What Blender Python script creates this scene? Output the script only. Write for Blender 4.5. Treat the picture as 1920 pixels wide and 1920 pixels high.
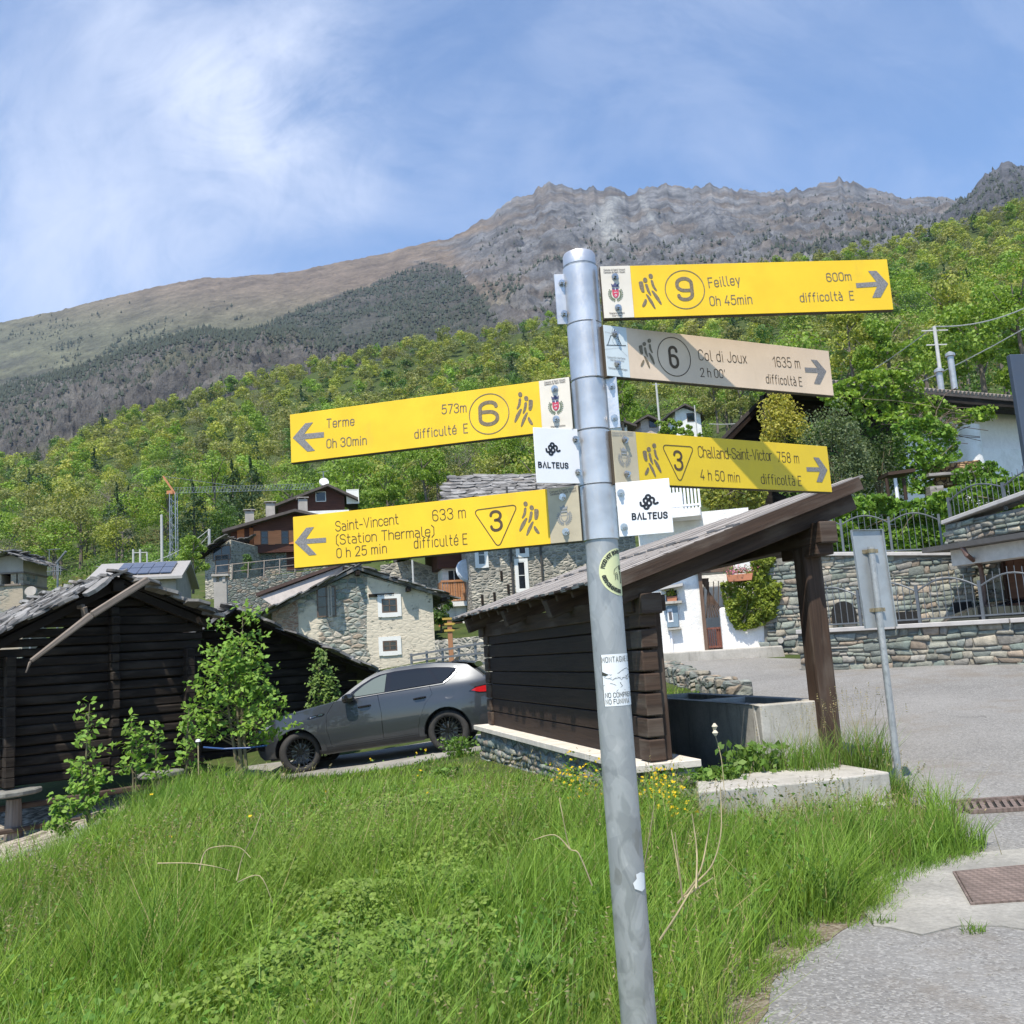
import bpy, bmesh, math, random
import numpy as np
from mathutils import Vector, Matrix
for o in list(bpy.data.objects): bpy.data.objects.remove(o, do_unlink=True)
SC = bpy.context.scene
COL = SC.collection
rad = math.radians
# ---------------------------------------------------------------- camera, sky, sun, exposure
CAM_Z = 1.6
PITCH, ROLL, FPX = rad(8.5), rad(3.7), 1775.0
cp, sp, cr, sr = math.cos(PITCH), math.sin(PITCH), math.cos(ROLL), math.sin(ROLL)
VF = Vector((0, cp, sp)); VR = Vector((cr, sr*sp, -sr*cp)); VU = Vector((sr, -cr*sp, cr*cp))
cd = bpy.data.cameras.new('camera'); cam = bpy.data.objects.new('camera', cd); COL.objects.link(cam)
mw = Matrix((VR, VU, -VF)).transposed().to_4x4(); mw.translation = (0, 0, CAM_Z)
cam.matrix_world = mw
cd.sensor_width = 36; cd.lens = 36*FPX/1920; cd.clip_start = 0.05; cd.clip_end = 30000
SC.camera = cam

def ray(px, py): return VF + VR*((px-960)/FPX) - VU*((py-960)/FPX)
def at(px, py, y):
    d = ray(px, py); return Vector((0, 0, CAM_Z)) + d*(y/d.y)

SUN_TO = Vector((-0.17, -0.49, 1.0)).normalized()      # towards the sun
SUN_EL = math.asin(SUN_TO.z); SUN_AZ = math.atan2(SUN_TO.x, SUN_TO.y)
sd = bpy.data.lights.new('sun', 'SUN'); sd.energy = 4.75; sd.angle = rad(0.53); sd.color = (1.0, 0.925, 0.80)
so = bpy.data.objects.new('sun', sd); COL.objects.link(so)
so.rotation_euler = (-SUN_TO).to_track_quat('-Z', 'Y').to_euler(); so.location = (0, 0, 60)

W = bpy.data.worlds.new('World'); SC.world = W; W.use_nodes = True
wt = W.node_tree; wt.nodes.clear()
def wn(t, **k):
    n = wt.nodes.new(t)
    for a, b in k.items(): setattr(n, a, b)
    return n
sky = wn('ShaderNodeTexSky', sky_type='NISHITA', sun_disc=False, sun_elevation=SUN_EL, sun_rotation=SUN_AZ, altitude=600, air_density=1.0, dust_density=0.25, ozone_density=1.6)
wl = wt.links.new
tc = wn('ShaderNodeTexCoord')
def wmath(op, a, b=None, c=None):
    n = wn('ShaderNodeMath', operation=op)
    for i, v in enumerate((a, b, c)):
        if v is None: continue
        if isinstance(v, (int, float)): n.inputs[i].default_value = v
        else: wl(v, n.inputs[i])
    return n.outputs[0]
def wlobe(px, py, r):        # a soft patch of cloud round one direction of the sky, r = radius in radians
    d = ray(px, py).normalized()
    n = wn('ShaderNodeVectorMath', operation='DOT_PRODUCT'); wl(tc.outputs['Generated'], n.inputs[0]); n.inputs[1].default_value = d
    m = wn('ShaderNodeMapRange', interpolation_type='SMOOTHERSTEP'); wl(n.outputs['Value'], m.inputs[0])
    m.inputs[1].default_value = math.cos(r); m.inputs[2].default_value = 1.0; m.inputs[3].default_value = 0; m.inputs[4].default_value = 1
    return m.outputs[0]
def wnoise(scale, detail, rough, rot, sc, dist=0.0, off=(0, 0, 0)):
    mp = wn('ShaderNodeMapping'); mp.inputs['Rotation'].default_value = rot; mp.inputs['Scale'].default_value = sc; mp.inputs['Location'].default_value = off
    wl(tc.outputs['Generated'], mp.inputs[0])
    n = wn('ShaderNodeTexNoise'); wl(mp.outputs[0], n.inputs['Vector'])
    n.inputs['Scale'].default_value = scale; n.inputs['Detail'].default_value = detail; n.inputs['Roughness'].default_value = rough; n.inputs['Distortion'].default_value = dist
    return n.outputs['Fac']
lob = None
for px, py, r, a in (
        (430, 40, .17, .36), (540, 240, .14, .38), (330, 330, .20, .18), (60, 300, .26, .13), (150, 560, .20, .26), (700, 190, .16, .18), (560, 420, .14, .15), (900, 330, .14, .10), (1150, 200, .22, .10), (1500, 60, .20, .08), (1880, 250, .18, .10), (1300, -100, .26, .08), (-300, 100, .36, .22)):
    v = wmath('MULTIPLY', wlobe(px, py, r), a)
    lob = v if lob is None else wmath('ADD', lob, v)
n1 = wnoise(2.6, 9, .62, (0.3, 0.5, 0.9), (1, 2.6, 1.2), 0.8)
n2 = wnoise(7.0, 9, .66, (0.2, 0.7, -0.5), (1, 3.2, 1), 1.2, (3, 1, 2))
n3_ = wn('ShaderNodeMapRange', interpolation_type='SMOOTHSTEP'); wl(wnoise(3.4, 7, .6, (0.1, 0.9, -0.7), (1, 4.0, 1.4), 1.0, (7, 2, 5)), n3_.inputs[0]); n3_.inputs[1].default_value = .44; n3_.inputs[2].default_value = .72; n3 = n3_.outputs[0]
nn = wmath('ADD', wmath('MULTIPLY', n1, .65), wmath('MULTIPLY', n2, .35))
mr = wn('ShaderNodeMapRange', interpolation_type='SMOOTHSTEP'); wl(nn, mr.inputs[0]); mr.inputs[1].default_value = .33; mr.inputs[2].default_value = .66
mask = wmath('MULTIPLY', lob, wmath('ADD', wmath('MULTIPLY', mr.outputs[0], .85), .10))
mask = wmath('MINIMUM', wmath('ADD', mask, wmath('MULTIPLY', n3, .13)), .93)
mixc = wn('ShaderNodeMix', data_type='RGBA')
tn_ = wn('ShaderNodeMix', data_type='RGBA', blend_type='MULTIPLY'); tn_.inputs[0].default_value = 1.0; wl(sky.outputs[0], tn_.inputs[6]); tn_.inputs[7].default_value = (.85, .97, 1.09, 1)
wl(mask, mixc.inputs[0]); wl(tn_.outputs[2], mixc.inputs[6]); mixc.inputs[7].default_value = (4.2, 4.6, 5.6, 1)
bg = wn('ShaderNodeBackground'); wl(mixc.outputs[2], bg.inputs['Color']); bg.inputs['Strength'].default_value = 0.15
wo = wn('ShaderNodeOutputWorld'); wl(bg.outputs[0], wo.inputs['Surface'])

SC.view_settings.view_transform = 'Standard'; SC.view_settings.look = 'None'
SC.view_settings.exposure = 0.5; SC.view_settings.gamma = 1.0
SC.render.engine = 'CYCLES'
cy = SC.cycles; cy.max_bounces = 6; cy.diffuse_bounces = 3; cy.glossy_bounces = 3; cy.transmission_bounces = 4; cy.transparent_max_bounces = 6
cy.use_denoising = True; cy.caustics_reflective = False; cy.caustics_refractive = False

# ---------------------------------------------------------------- helpers: tags, meshes, materials
rng = np.random.default_rng(7); rnd = random.Random(11)
def tag(o, label=None, cat=None, group=None, kind=None):
    for k, v in (('label', label), ('category', cat), ('group', group), ('kind', kind)):
        if v: o[k] = v
    return o
def thing(name, label, cat, loc=(0, 0, 0), group=None, rotz=0):
    o = bpy.data.objects.new(name, None); COL.objects.link(o); o.location = loc; o.rotation_euler = (0, 0, rotz)
    o.empty_display_size = 0.1
    return tag(o, label, cat, group)
def origin_of(o):
    v = Vector((0, 0, 0))
    while o is not None:
        v = v + o.location; o = o.parent
    return v
def copy_tree(o, parent=None):
    c = o.copy(); COL.objects.link(c)
    if parent: c.parent = parent
    for ch in list(o.children): copy_tree(ch, c)
    return c

class MB:
    """collects faces in world space (or in the root's space) and links them as one mesh object"""
    def __init__(s): s.v = []; s.f = []; s.uv = []; s.m = []; s.cm = 0
    def face(s, pts, uv=None):
        i = len(s.v); s.v += [Vector(p) for p in pts]; s.f.append(list(range(i, i+len(pts)))); s.uv.append(uv); s.m.append(s.cm); return s
    def faces(s, vs, fs, uvs=None):
        i = len(s.v); s.v += [Vector(p) for p in vs]
        for k, f in enumerate(fs): s.f.append([i+j for j in f]); s.uv.append(uvs[k] if uvs else None); s.m.append(s.cm)
        return s
    def beam(s, a, b, w, h, up=(0, 0, 1), tw=1.0, th=1.0):
        """square bar from a to b, w across, h along up; UV u runs along it"""
        a = Vector(a); b = Vector(b); d = (b-a); L = d.length; d.normalize(); up = Vector(up)
        x = d.cross(up)
        if x.length < 1e-4: x = d.cross(Vector((1, 0, 0)))
        x.normalize(); z = x.cross(d).normalized()
        o = rnd.uniform(0, 50); vs = []
        for p, kw, kh in ((a, 1, 1), (b, tw, th)):
            for sx, sz in ((-1, -1), (1, -1), (1, 1), (-1, 1)): vs.append(p+x*(sx*w*kw/2)+z*(sz*h*kh/2))
        fs = [(0, 1, 5, 4), (1, 2, 6, 5), (2, 3, 7, 6), (3, 0, 4, 7), (3, 2, 1, 0), (4, 5, 6, 7)]
        per = [0, w, w+h, 2*w+h, 2*w+2*h]
        uv = [[(o, per[k]+o), (o, per[k+1]+o), (o+L, per[k+1]+o), (o+L, per[k]+o)] for k in range(4)]
        uv += [[(o, o), (o+.1, o), (o+.1, o+h), (o, o+h)]]*2
        return s.faces(vs, fs, uv)
    def box(s, c, sx, sy, sz, rz=0):
        c = Vector(c); ca, sa = math.cos(rz), math.sin(rz)
        X = Vector((ca, sa, 0)); Y = Vector((-sa, ca, 0)); Z = Vector((0, 0, 1))
        vs = [c+X*(i*sx/2)+Y*(j*sy/2)+Z*(k*sz/2) for k in (-1, 1) for i, j in ((-1, -1), (1, -1), (1, 1), (-1, 1))]
        return s.faces(vs, [(0, 3, 2, 1), (4, 5, 6, 7), (0, 1, 5, 4), (1, 2, 6, 5), (2, 3, 7, 6), (3, 0, 4, 7)])
    def tube(s, pts, r, n=8, cap=True, r1=None):
        pts = [Vector(p) for p in pts]; k = len(pts)
        rs = r if isinstance(r, (list, tuple)) else [r+(((r if r1 is None else r1)-r)*i/(max(1, k-1))) for i in range(k)]
        vs = []; up = Vector((0.13, 0.21, 0.97)); L = 0; us = []
        px = None
        for i, p in enumerate(pts):
            d = (pts[min(i+1, k-1)]-pts[max(i-1, 0)]).normalized()
            x = d.cross(up) if px is None else px-d*px.dot(d)
            if x.length < 1e-5: x = d.cross(Vector((1, 0, 0)))
            x.normalize(); px = x; y = d.cross(x)
            vs += [p+x*(rs[i]*math.cos(t))+y*(rs[i]*math.sin(t)) for t in [2*math.pi*j/n for j in range(n)]]
            L += (p-pts[i-1]).length if i else 0; us.append(L)
        fs = []; uv = []
        for i in range(k-1):
            for j in range(n):
                fs.append((i*n+j, i*n+(j+1) % n, (i+1)*n+(j+1) % n, (i+1)*n+j))
                c0, c1 = 6.28*rs[i]*j/n, 6.28*rs[i]*(j+1)/n
                uv.append([(us[i], c0), (us[i], c1), (us[i+1], c1), (us[i+1], c0)])
        if cap: fs += [tuple(range(n-1, -1, -1)), tuple(range((k-1)*n, k*n))]; uv += [None, None]
        return s.faces(vs, fs, uv)
    def prism(s, poly, vec):
        vec = Vector(vec); p = [Vector(q) for q in poly]; n = len(p)
        nrm = sum(((p[i]-p[0]).cross(p[(i+1) % n]-p[0]) for i in range(1, n-1)), Vector((0, 0, 0)))
        if nrm.dot(vec) > 0: p = p[::-1]
        vs = p+[q+vec for q in p]
        return s.faces(vs, [tuple(range(n)), tuple(range(2*n-1, n-1, -1))]+[(i, i+n, (i+1) % n+n, (i+1) % n) for i in range(n)])
    def build(s, name, mats, parent=None, smooth=False, bevel=0, seg=2, merge=False, local=False):
        me = bpy.data.meshes.new(name)
        o0 = origin_of(parent) if parent and not local else Vector((0, 0, 0))
        me.from_pydata([v-o0 for v in s.v], [], s.f)
        uvl = me.uv_layers.new(name='uv')
        for p in me.polygons:
            u = s.uv[p.index]
            if u is None:
                n = p.normal; ax = max(range(3), key=lambda i: abs(n[i])); i, j = ((1, 2), (0, 2), (0, 1))[ax]
                u = [(me.vertices[k].co[i], me.vertices[k].co[j]) for k in p.vertices]
            for li, c in zip(p.loop_indices, u): uvl.data[li].uv = c
        for m in (mats if isinstance(mats, (list, tuple)) else [mats]): me.materials.append(m)
        if any(s.m):
            for p in me.polygons: p.material_index = s.m[p.index]
        if bevel or merge:
            bm = bmesh.new(); bm.from_mesh(me); bmesh.ops.remove_doubles(bm, verts=bm.verts, dist=1e-4)
            if bevel: bmesh.ops.bevel(bm, geom=[e for e in bm.edges if len(e.link_faces) == 2 and e.calc_face_angle(0) > .5], offset=bevel, segments=seg, affect='EDGES', profile=.5)
            bm.to_mesh(me); bm.free()
        if smooth:
            me.shade_smooth()
            try: me.set_sharp_from_angle(angle=rad(40))
            except Exception: pass
        me.update()
        o = bpy.data.objects.new(name, me); COL.objects.link(o)
        if parent: o.parent = parent
        return o

def np_mesh(name, V, Q, mats, parent=None, col=None, smooth=False, mi=None):
    """fast mesh of quads (or triangles) from arrays; col = one colour per vertex -> attribute 'tint'"""
    V = np.asarray(V, np.float32).reshape(-1, 3); Q = np.asarray(Q, np.int32); k = Q.shape[1]
    me = bpy.data.meshes.new(name)
    me.vertices.add(len(V)); me.vertices.foreach_set('co', V.ravel())
    me.loops.add(Q.size); me.loops.foreach_set('vertex_index', Q.ravel())
    me.polygons.add(len(Q)); me.polygons.foreach_set('loop_start', np.arange(0, Q.size, k, dtype=np.int32))
    try: me.polygons.foreach_set('loop_total', np.full(len(Q), k, np.int32))
    except Exception: pass
    if col is not None:
        a = me.attributes.new('tint', 'FLOAT_COLOR', 'POINT'); c = np.ones((len(V), 4), np.float32); c[:, :3] = col
        a.data.foreach_set('color', c.ravel())
    for m in (mats if isinstance(mats, (list, tuple)) else [mats]): me.materials.append(m)
    if mi is not None: me.polygons.foreach_set('material_index', np.asarray(mi, np.int32))
    me.update(calc_edges=True); me.validate()
    if smooth: me.shade_smooth()
    o = bpy.data.objects.new(name, me); COL.objects.link(o)
    if parent: o.parent = parent
    return o

class NT:
    def __init__(s, name):
        s.m = bpy.data.materials.new(name); s.m.use_nodes = True; s.t = s.m.node_tree; s.b = s.t.nodes['Principled BSDF']; s.out = s.t.nodes['Material Output']
    def n(s, t, props=None, **ins):
        n = s.t.nodes.new(t)
        for k, v in (props or {}).items(): setattr(n, k, v)
        for k, v in ins.items(): s.set(n.inputs[int(k[1:])] if k[0] == 'i' and k[1:].isdigit() else n.inputs[k.replace('_', ' ')], v)
        return n
    def set(s, sock, v):
        if isinstance(v, bpy.types.NodeSocket): s.t.links.new(v, sock)
        else:
            if isinstance(v, (tuple, list)) and len(v) == 3 and sock.type == 'RGBA': v = (*v, 1)
            sock.default_value = v
    def co(s, kind='Object', scale=(1, 1, 1), rot=(0, 0, 0)):
        if kind == 'UV': c = s.n('ShaderNodeUVMap', {'uv_map': 'uv'}).outputs[0]
        else: c = s.n('ShaderNodeTexCoord').outputs[kind]
        m = s.n('ShaderNodeMapping', Vector=c); m.inputs['Scale'].default_value = scale; m.inputs['Rotation'].default_value = rot
        return m.outputs[0]
    def noise(s, vec, scale, detail=5, rough=.55, dist=0):
        return s.n('ShaderNodeTexNoise', Vector=vec, Scale=scale, Detail=detail, Roughness=rough, Distortion=dist).outputs['Fac']
    def ramp(s, fac, stops, interp='LINEAR'):
        r = s.n('ShaderNodeValToRGB', Fac=fac); e = r.color_ramp.elements; r.color_ramp.interpolation = interp
        while len(e) < len(stops): e.new(.5)
        for k, (p, c) in enumerate(stops): e[k].position = p; e[k].color = (*c, 1) if len(c) == 3 else c
        return r.outputs[0]
    def step(s, v, a, b, lo=0., hi=1.):
        return s.n('ShaderNodeMapRange', {'interpolation_type': 'SMOOTHSTEP'}, i0=v, i1=a, i2=b, i3=lo, i4=hi).outputs[0]
    def mix(s, f, a, b, mode='MIX'):
        n = s.n('ShaderNodeMix', {'data_type': 'RGBA', 'blend_type': mode}); s.set(n.inputs[0], f); s.set(n.inputs[6], a); s.set(n.inputs[7], b); return n.outputs[2]
    def math(s, op, a, b=0.):
        return s.n('ShaderNodeMath', {'operation': op}, i0=a, i1=b).outputs[0]
    def bump(s, h, strength=.5, dist=.02, normal=None):
        n = s.n('ShaderNodeBump', Height=h, Strength=strength, Distance=dist)
        if normal is not None: s.set(n.inputs['Normal'], normal)
        return n.outputs[0]
    def done(s, col=None, rough=None, metal=None, nrm=None, spec=None, **k):
        for key, v in (('Base Color', col), ('Roughness', rough), ('Metallic', metal), ('Normal', nrm), ('Specular IOR Level', spec)):
            if v is not None: s.set(s.b.inputs[key], v)
        for key, v in k.items(): s.set(s.b.inputs[key.replace('_', ' ')], v)
        return s.m

def plain(name, c, rough=.6, metal=0., var=.18, scale=6, bump=0., bs=40, spec=.5, **k):
    """paint / plastic / metal: one colour with uneven soiling and a little relief"""
    t = NT(name); v = t.co()
    f = t.noise(v, scale, 6, .62)
    d = tuple(x*(1-var) for x in c); l = tuple(min(1, x*(1+var*.7)) for x in c)
    col = t.ramp(f, [(.3, d), (.7, l)])
    n = t.bump(t.noise(v, bs, 4), bump, .01) if bump else None
    return t.done(col, t.step(t.noise(v, scale*2.3, 4), .3, .7, max(.02, rough-.08), min(1, rough+.08)), metal, n, spec, **k)
def wood(name, dark, light, rough=.75, along=1.2, across=28, bump=.35, grey=None):
    """sawn timber: grain runs along UV u"""
    t = NT(name); v = t.co('UV', (along, across, 1)); w = t.co('UV', (.9, 3.5, 1))
    g = t.noise(v, 1.0, 8, .65, .6); b = t.noise(w, 1.0, 4, .6)
    f = t.math('ADD', t.math('MULTIPLY', g, .62), t.math('MULTIPLY', b, .38))
    col = t.ramp(f, [(.28, dark), (.62, light)])
    if grey: col = t.mix(t.step(t.noise(t.co('UV', (.6, 2.2, 1)), 2.2, 5), .46, .66), col, grey)
    return t.done(col, rough, 0, t.bump(g, bump, .012), .3)
def stone(name, cols, scale=4.0, flat=1.7, mortar=(.2, .19, .17), joint=.06, bump=.9, relief=.05, stain=None, plaster=None, pl_lo=.5, pl_hi=.56, pscale=.5):
    """rubble masonry: flattened cells of mixed stone with recessed joints; plaster = a coat that has come off in patches"""
    t = NT(name); v0 = t.co('Object', (scale, scale, scale*flat))
    wv = t.n('ShaderNodeTexNoise', Vector=v0, Scale=1.3, Detail=5).outputs['Color']
    v = t.n('ShaderNodeMixRGB', {'blend_type': 'ADD'}, i0=.5, i1=v0, i2=wv).outputs[0]
    e = t.n('ShaderNodeTexVoronoi', {'feature': 'DISTANCE_TO_EDGE'}, Vector=v, Scale=1., Randomness=.85).outputs['Distance']
    c = t.n('ShaderNodeTexVoronoi', {'feature': 'F1'}, Vector=v, Scale=1., Randomness=.85).outputs['Color']
    cs = t.n('ShaderNodeSeparateColor', Color=c)
    n = len(cols)
    col = t.ramp(cs.outputs[0], [((k+.0)/n, q) for k, q in enumerate(cols)], 'CONSTANT')
    fine = t.noise(t.co('Object', (9, 9, 9)), 2.2, 8, .7)
    col = t.mix(.55, col, t.ramp(fine, [(.25, (.25, .25, .25)), (.75, (1.5, 1.5, 1.45))]), 'MULTIPLY')
    col = t.mix(t.step(cs.outputs[1], 0, 1, 0, .5), col, t.mix(1., col, (.55, .55, .55), 'MULTIPLY'))
    j = t.step(e, joint*.35, joint)
    col = t.mix(j, mortar, col)
    h = t.math('ADD', t.math('MULTIPLY', t.step(e, 0, joint*3.2), 1.0), t.math('MULTIPLY', fine, .35))
    h = t.math('ADD', h, t.math('MULTIPLY', cs.outputs[2], .5))
    if plaster:
        pn = t.noise(t.co('Object', (1, 1, 1)), pscale, 7, .62); g = t.step(pn, pl_lo, pl_hi)
        pc = t.mix(t.noise(t.co('Object'), 3.2, 8, .7), tuple(x*.72 for x in plaster), tuple(min(1, x*1.12) for x in plaster))
        g = t.math('MULTIPLY', g, t.step(t.noise(t.co('Object'), 5.5, 5, .7), .30, .42))
        col = t.mix(g, col, pc); h = t.math('ADD', t.math('MULTIPLY', h, t.math('SUBTRACT', 1.0, t.math('MULTIPLY', g, .86))), t.math('MULTIPLY', g, .5))
    if stain: col = t.mix(t.step(t.noise(t.co('Object', (1, 1, .5)), 1.1, 5, .6), .52, .75, 0, .65), col, stain)
    return t.done(col, .9, 0, t.bump(h, bump, relief), .2)
def foliage(name, trans=.35, rough=.55):
    t = NT(name); a = t.n('ShaderNodeAttribute', {'attribute_name': 'tint'}).outputs['Color']
    t.done(a, rough, 0, None, .25)
    tr = t.n('ShaderNodeBsdfTranslucent', Color=t.mix(1., a, (1.25, 1.35, .6), 'MULTIPLY'))
    m = t.n('ShaderNodeMixShader', Fac=trans); t.t.links.new(t.b.outputs[0], m.inputs[1]); t.t.links.new(tr.outputs[0], m.inputs[2])
    t.t.links.new(m.outputs[0], t.out.inputs['Surface']); return t.m
LEAF = foliage('leaf', .32); GRASSM = foliage('grass_blade', .34, .5); FARLEAF = foliage('far_leaf', .18, .8)

def leaves(C, size, col, flat=.0, asp=.6, nrm=None, fold=False):
    """one pointed leaf (a diamond quad) per centre C; size, col per leaf; nrm = preferred facing"""
    n = len(C); C = np.asarray(C, np.float32)
    N = rng.normal(size=(n, 3)).astype(np.float32)
    if nrm is not None: N = N*(1-flat)+np.asarray(nrm, np.float32)*flat*1.6
    N /= np.linalg.norm(N, axis=1, keepdims=True)+1e-9
    A = rng.normal(size=(n, 3)); A -= N*(A*N).sum(1, keepdims=True); A /= np.linalg.norm(A, axis=1, keepdims=True)+1e-9
    B = np.cross(N, A); s = np.broadcast_to(np.asarray(size, np.float32), (n,))[:, None]
    V = np.stack([C-A*s*.5, C+B*s*.5*asp-A*s*.06+N*s*.06, C+A*s*.5, C-B*s*.5*asp-A*s*.06+N*s*.06], 1)
    Q = np.arange(n*4).reshape(n, 4)
    K = np.repeat(np.broadcast_to(np.asarray(col, np.float32), (n, 3))[:, None, :], 4, 1)
    return V.reshape(-1, 3), Q, K.reshape(-1, 3)
def join_np(parts):
    V = []; Q = []; K = []; o = 0
    for v, q, k in parts: V.append(v); Q.append(q+o); K.append(k); o += len(v)
    return np.concatenate(V), np.concatenate(Q), np.concatenate(K)
def blob_points(n, centres, radii, shell=.55):
    """points spread through the outer part of several lobes"""
    i = rng.integers(0, len(centres), n); d = rng.normal(size=(n, 3)); d /= np.linalg.norm(d, axis=1, keepdims=True)
    r = (shell+(1-shell)*rng.random(n)**.6)[:, None]
    return np.asarray(centres)[i]+d*r*np.asarray(radii)[i], d
# ================================================================ THE LAND
TCOL = np.array([-.95, -.75, -.54, -.37, -.2, -.03, .14, .30, .45, .62, .85])
TROW = np.array([-3., 0, 2, 4, 6, 8.5, 10, 13, 16, 18.5, 22, 25, 32, 40, 55, 70, 100, 150, 200, 300, 400, 500, 560, 700])
TZ = np.array([
 [0, 0, 0, 0, 0, 0, 0, 0, 0, 0, 0],
 [0, 0, 0, 0, 0, 0, 0, 0, 0, 0, 0],
 [-.05, -.05, -.05, -.03, 0, 0, 0, 0, 0, 0, 0],
 [-.12, -.12, -.1, -.05, -.02, 0, 0, 0, 0, 0, 0],
 [-.25, -.25, -.2, -.1, -.02, 0, 0, .01, .02, .02, .02],
 [-.5, -.45, -.3, 0.02, 0, .04, .05, .07, .1, .12, .12],
 [-.75, -.7, -.5, .03, 0, .06, .08, .16, .2, .22, .22],
 [-.85, -.85, -.8, 0, -.08, .04, .15, .28, .38, .4, .4],
 [-.85, -.85, -.8, -.45, -.26, -.02, .32, .5, .62, .65, .65],
 [-.8, -.8, -.75, -.5, -.345, -.07, .55, .74, .85, .9, .9],
 [-.5, -.5, -.5, -.42, -.24, 0, .95, 1.0, 1.0, 1.0, 1.0],
 [-.2, -.2, -.2, -.2, 0, .3, 1.3, 1.5, 1.8, 1.8, 1.8],
 [.5, .5, .5, .5, .6, 1.0, 2.4, 4.0, 5.0, 5.2, 5.2],
 [1.5, 1.5, 1.5, 1.5, 1.5, 2.0, 4.2, 6.0, 6.8, 7.2, 7.2],
 [3, 3, 3, 3.6, 4.2, 4.8, 7, 10, 11.5, 12, 12],
 [5, 5, 5.5, 8.2, 8.8, 9.2, 11, 15, 17.5, 18.5, 18.5],
 [8.5, 8.5, 9.2, 13, 14, 15, 17, 22, 27, 28, 28],
 [19, 19, 20.5, 24, 26, 28, 31, 38, 46, 48, 48],
 [29, 29, 31, 36, 40, 44, 49, 59, 68, 71, 72],
 [53, 53, 58, 69, 76, 84, 92, 102, 113, 118, 120],
 [78, 79, 86, 104, 115, 124, 137, 148, 159, 170, 176],
 [103, 106, 114, 139, 157, 167, 182, 194, 204, 222, 236],
 [95, 95, 104, 128, 146, 156, 172, 184, 196, 214, 230],
 [60, 60, 70, 90, 110, 120, 130, 140, 150, 170, 180]], float)
def Gz(x, y):
    x = np.asarray(x, float); y = np.asarray(y, float)
    t = np.clip(x/np.maximum(y, .8), TCOL[0], TCOL[-1]); yy = np.clip(y, TROW[0], TROW[-1]-1e-6)
    i = np.clip(np.searchsorted(TROW, yy, side='right')-1, 0, len(TROW)-2); j = np.clip(np.searchsorted(TCOL, t, side='right')-1, 0, len(TCOL)-2)
    b = (t-TCOL[j])/(TCOL[j+1]-TCOL[j]); b = b*b*(3-2*b)*.5+b*.5
    def row(k):
        k = np.clip(k, 0, len(TROW)-1); return TZ[k, j]*(1-b)+TZ[k, j+1]*b
    h = TROW[i+1]-TROW[i]; a = (yy-TROW[i])/h
    z0, z1 = row(i), row(i+1)
    s = (z1-z0)/h
    sp_ = (z0-row(i-1))/np.maximum(TROW[i]-TROW[np.clip(i-1, 0, None)], 1e-3); sn = (row(i+2)-z1)/np.maximum(TROW[np.clip(i+2, None, len(TROW)-1)]-TROW[i+1], 1e-3)
    m0 = np.where(sp_*s > 0, 2*sp_*s/np.where(sp_+s == 0, 1, sp_+s), 0); m1 = np.where(sn*s > 0, 2*sn*s/np.where(sn+s == 0, 1, sn+s), 0)
    a2, a3 = a*a, a*a*a
    return z0*(2*a3-3*a2+1)+z1*(3*a2-2*a3)+h*(m0*(a3-2*a2+a)+m1*(a3-a2))
def G(x, y): return float(Gz(x, y))
def gp(px, py, ymax=120):
    """where the line of sight through a point of the photograph meets the ground"""
    d = ray(px, py); lo = 1.0
    ys = np.concatenate([np.arange(1.5, 40, .05), np.arange(40, ymax, .5)])
    zz = CAM_Z+d.z/d.y*ys-Gz(d.x/d.y*ys, ys)
    k = np.argmax(zz < 0) if (zz < 0).any() else len(ys)-1
    y = ys[k]; return Vector((d.x/d.y*y, y, G(d.x/d.y*y, y)))

_perm = rng.random((256, 256))
def vnoise(x, y):
    xi = np.floor(x).astype(int); yi = np.floor(y).astype(int); fx = x-xi; fy = y-yi
    fx = fx*fx*fx*(fx*(fx*6-15)+10); fy = fy*fy*fy*(fy*(fy*6-15)+10)
    g = lambda a, b: _perm[a & 255, b & 255]
    return (g(xi, yi)*(1-fx)+g(xi+1, yi)*fx)*(1-fy)+(g(xi, yi+1)*(1-fx)+g(xi+1, yi+1)*fx)*fy
def fbm(x, y, o=5, ridge=False, gain=.5):
    s = 0; a = 1; n = 0
    for k in range(o):
        v = vnoise(x*2**k+17.3*k, y*2**k+5.1*k); v = 1-np.abs(2*v-1) if ridge else v
        s = s+a*v; n += a; a *= gain
    return s/n
def npproj(P):
    v = P-np.array([0, 0, CAM_Z]); f = v@np.array(VF); return 960+FPX*(v@np.array(VR))/f, 960-FPX*(v@np.array(VU))/f, f
def grid_quads(nr, nc):
    i = np.arange(nr*nc).reshape(nr, nc); return np.stack([i[:-1, :-1], i[:-1, 1:], i[1:, 1:], i[1:, :-1]], -1).reshape(-1, 4)

# ---- ground sheet
t = NT('ground'); v = t.co()
g1 = t.noise(v, .9, 8, .65); g2 = t.noise(v, 14, 5, .6)
c = t.ramp(g1, [(.3, (.035, .05, .018)), (.55, (.06, .085, .025)), (.75, (.10, .085, .05))]); c = t.mix(.5, c, t.ramp(g2, [(.3, (.5, .5, .5)), (.7, (1.4, 1.4, 1.4))]), 'MULTIPLY')
GROUND = t.done(c, .95, 0, t.bump(g2, .6, .03), .1)
ys = np.concatenate([np.arange(-3, 26, .25), np.arange(26, 60, 1.0), np.arange(60, 200, 4), np.arange(200, 561, 9)])
ts = np.linspace(-.95, .85, 181)
yy, tt = np.meshgrid(ys, ts, indexing='ij'); xx = tt*np.maximum(yy, 4.0)
zz = Gz(xx, yy)+np.where(yy > 60, (fbm(xx/18, yy/18, 4)-.5)*np.clip((yy-60)/25, 0, 5), 0)
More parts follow.
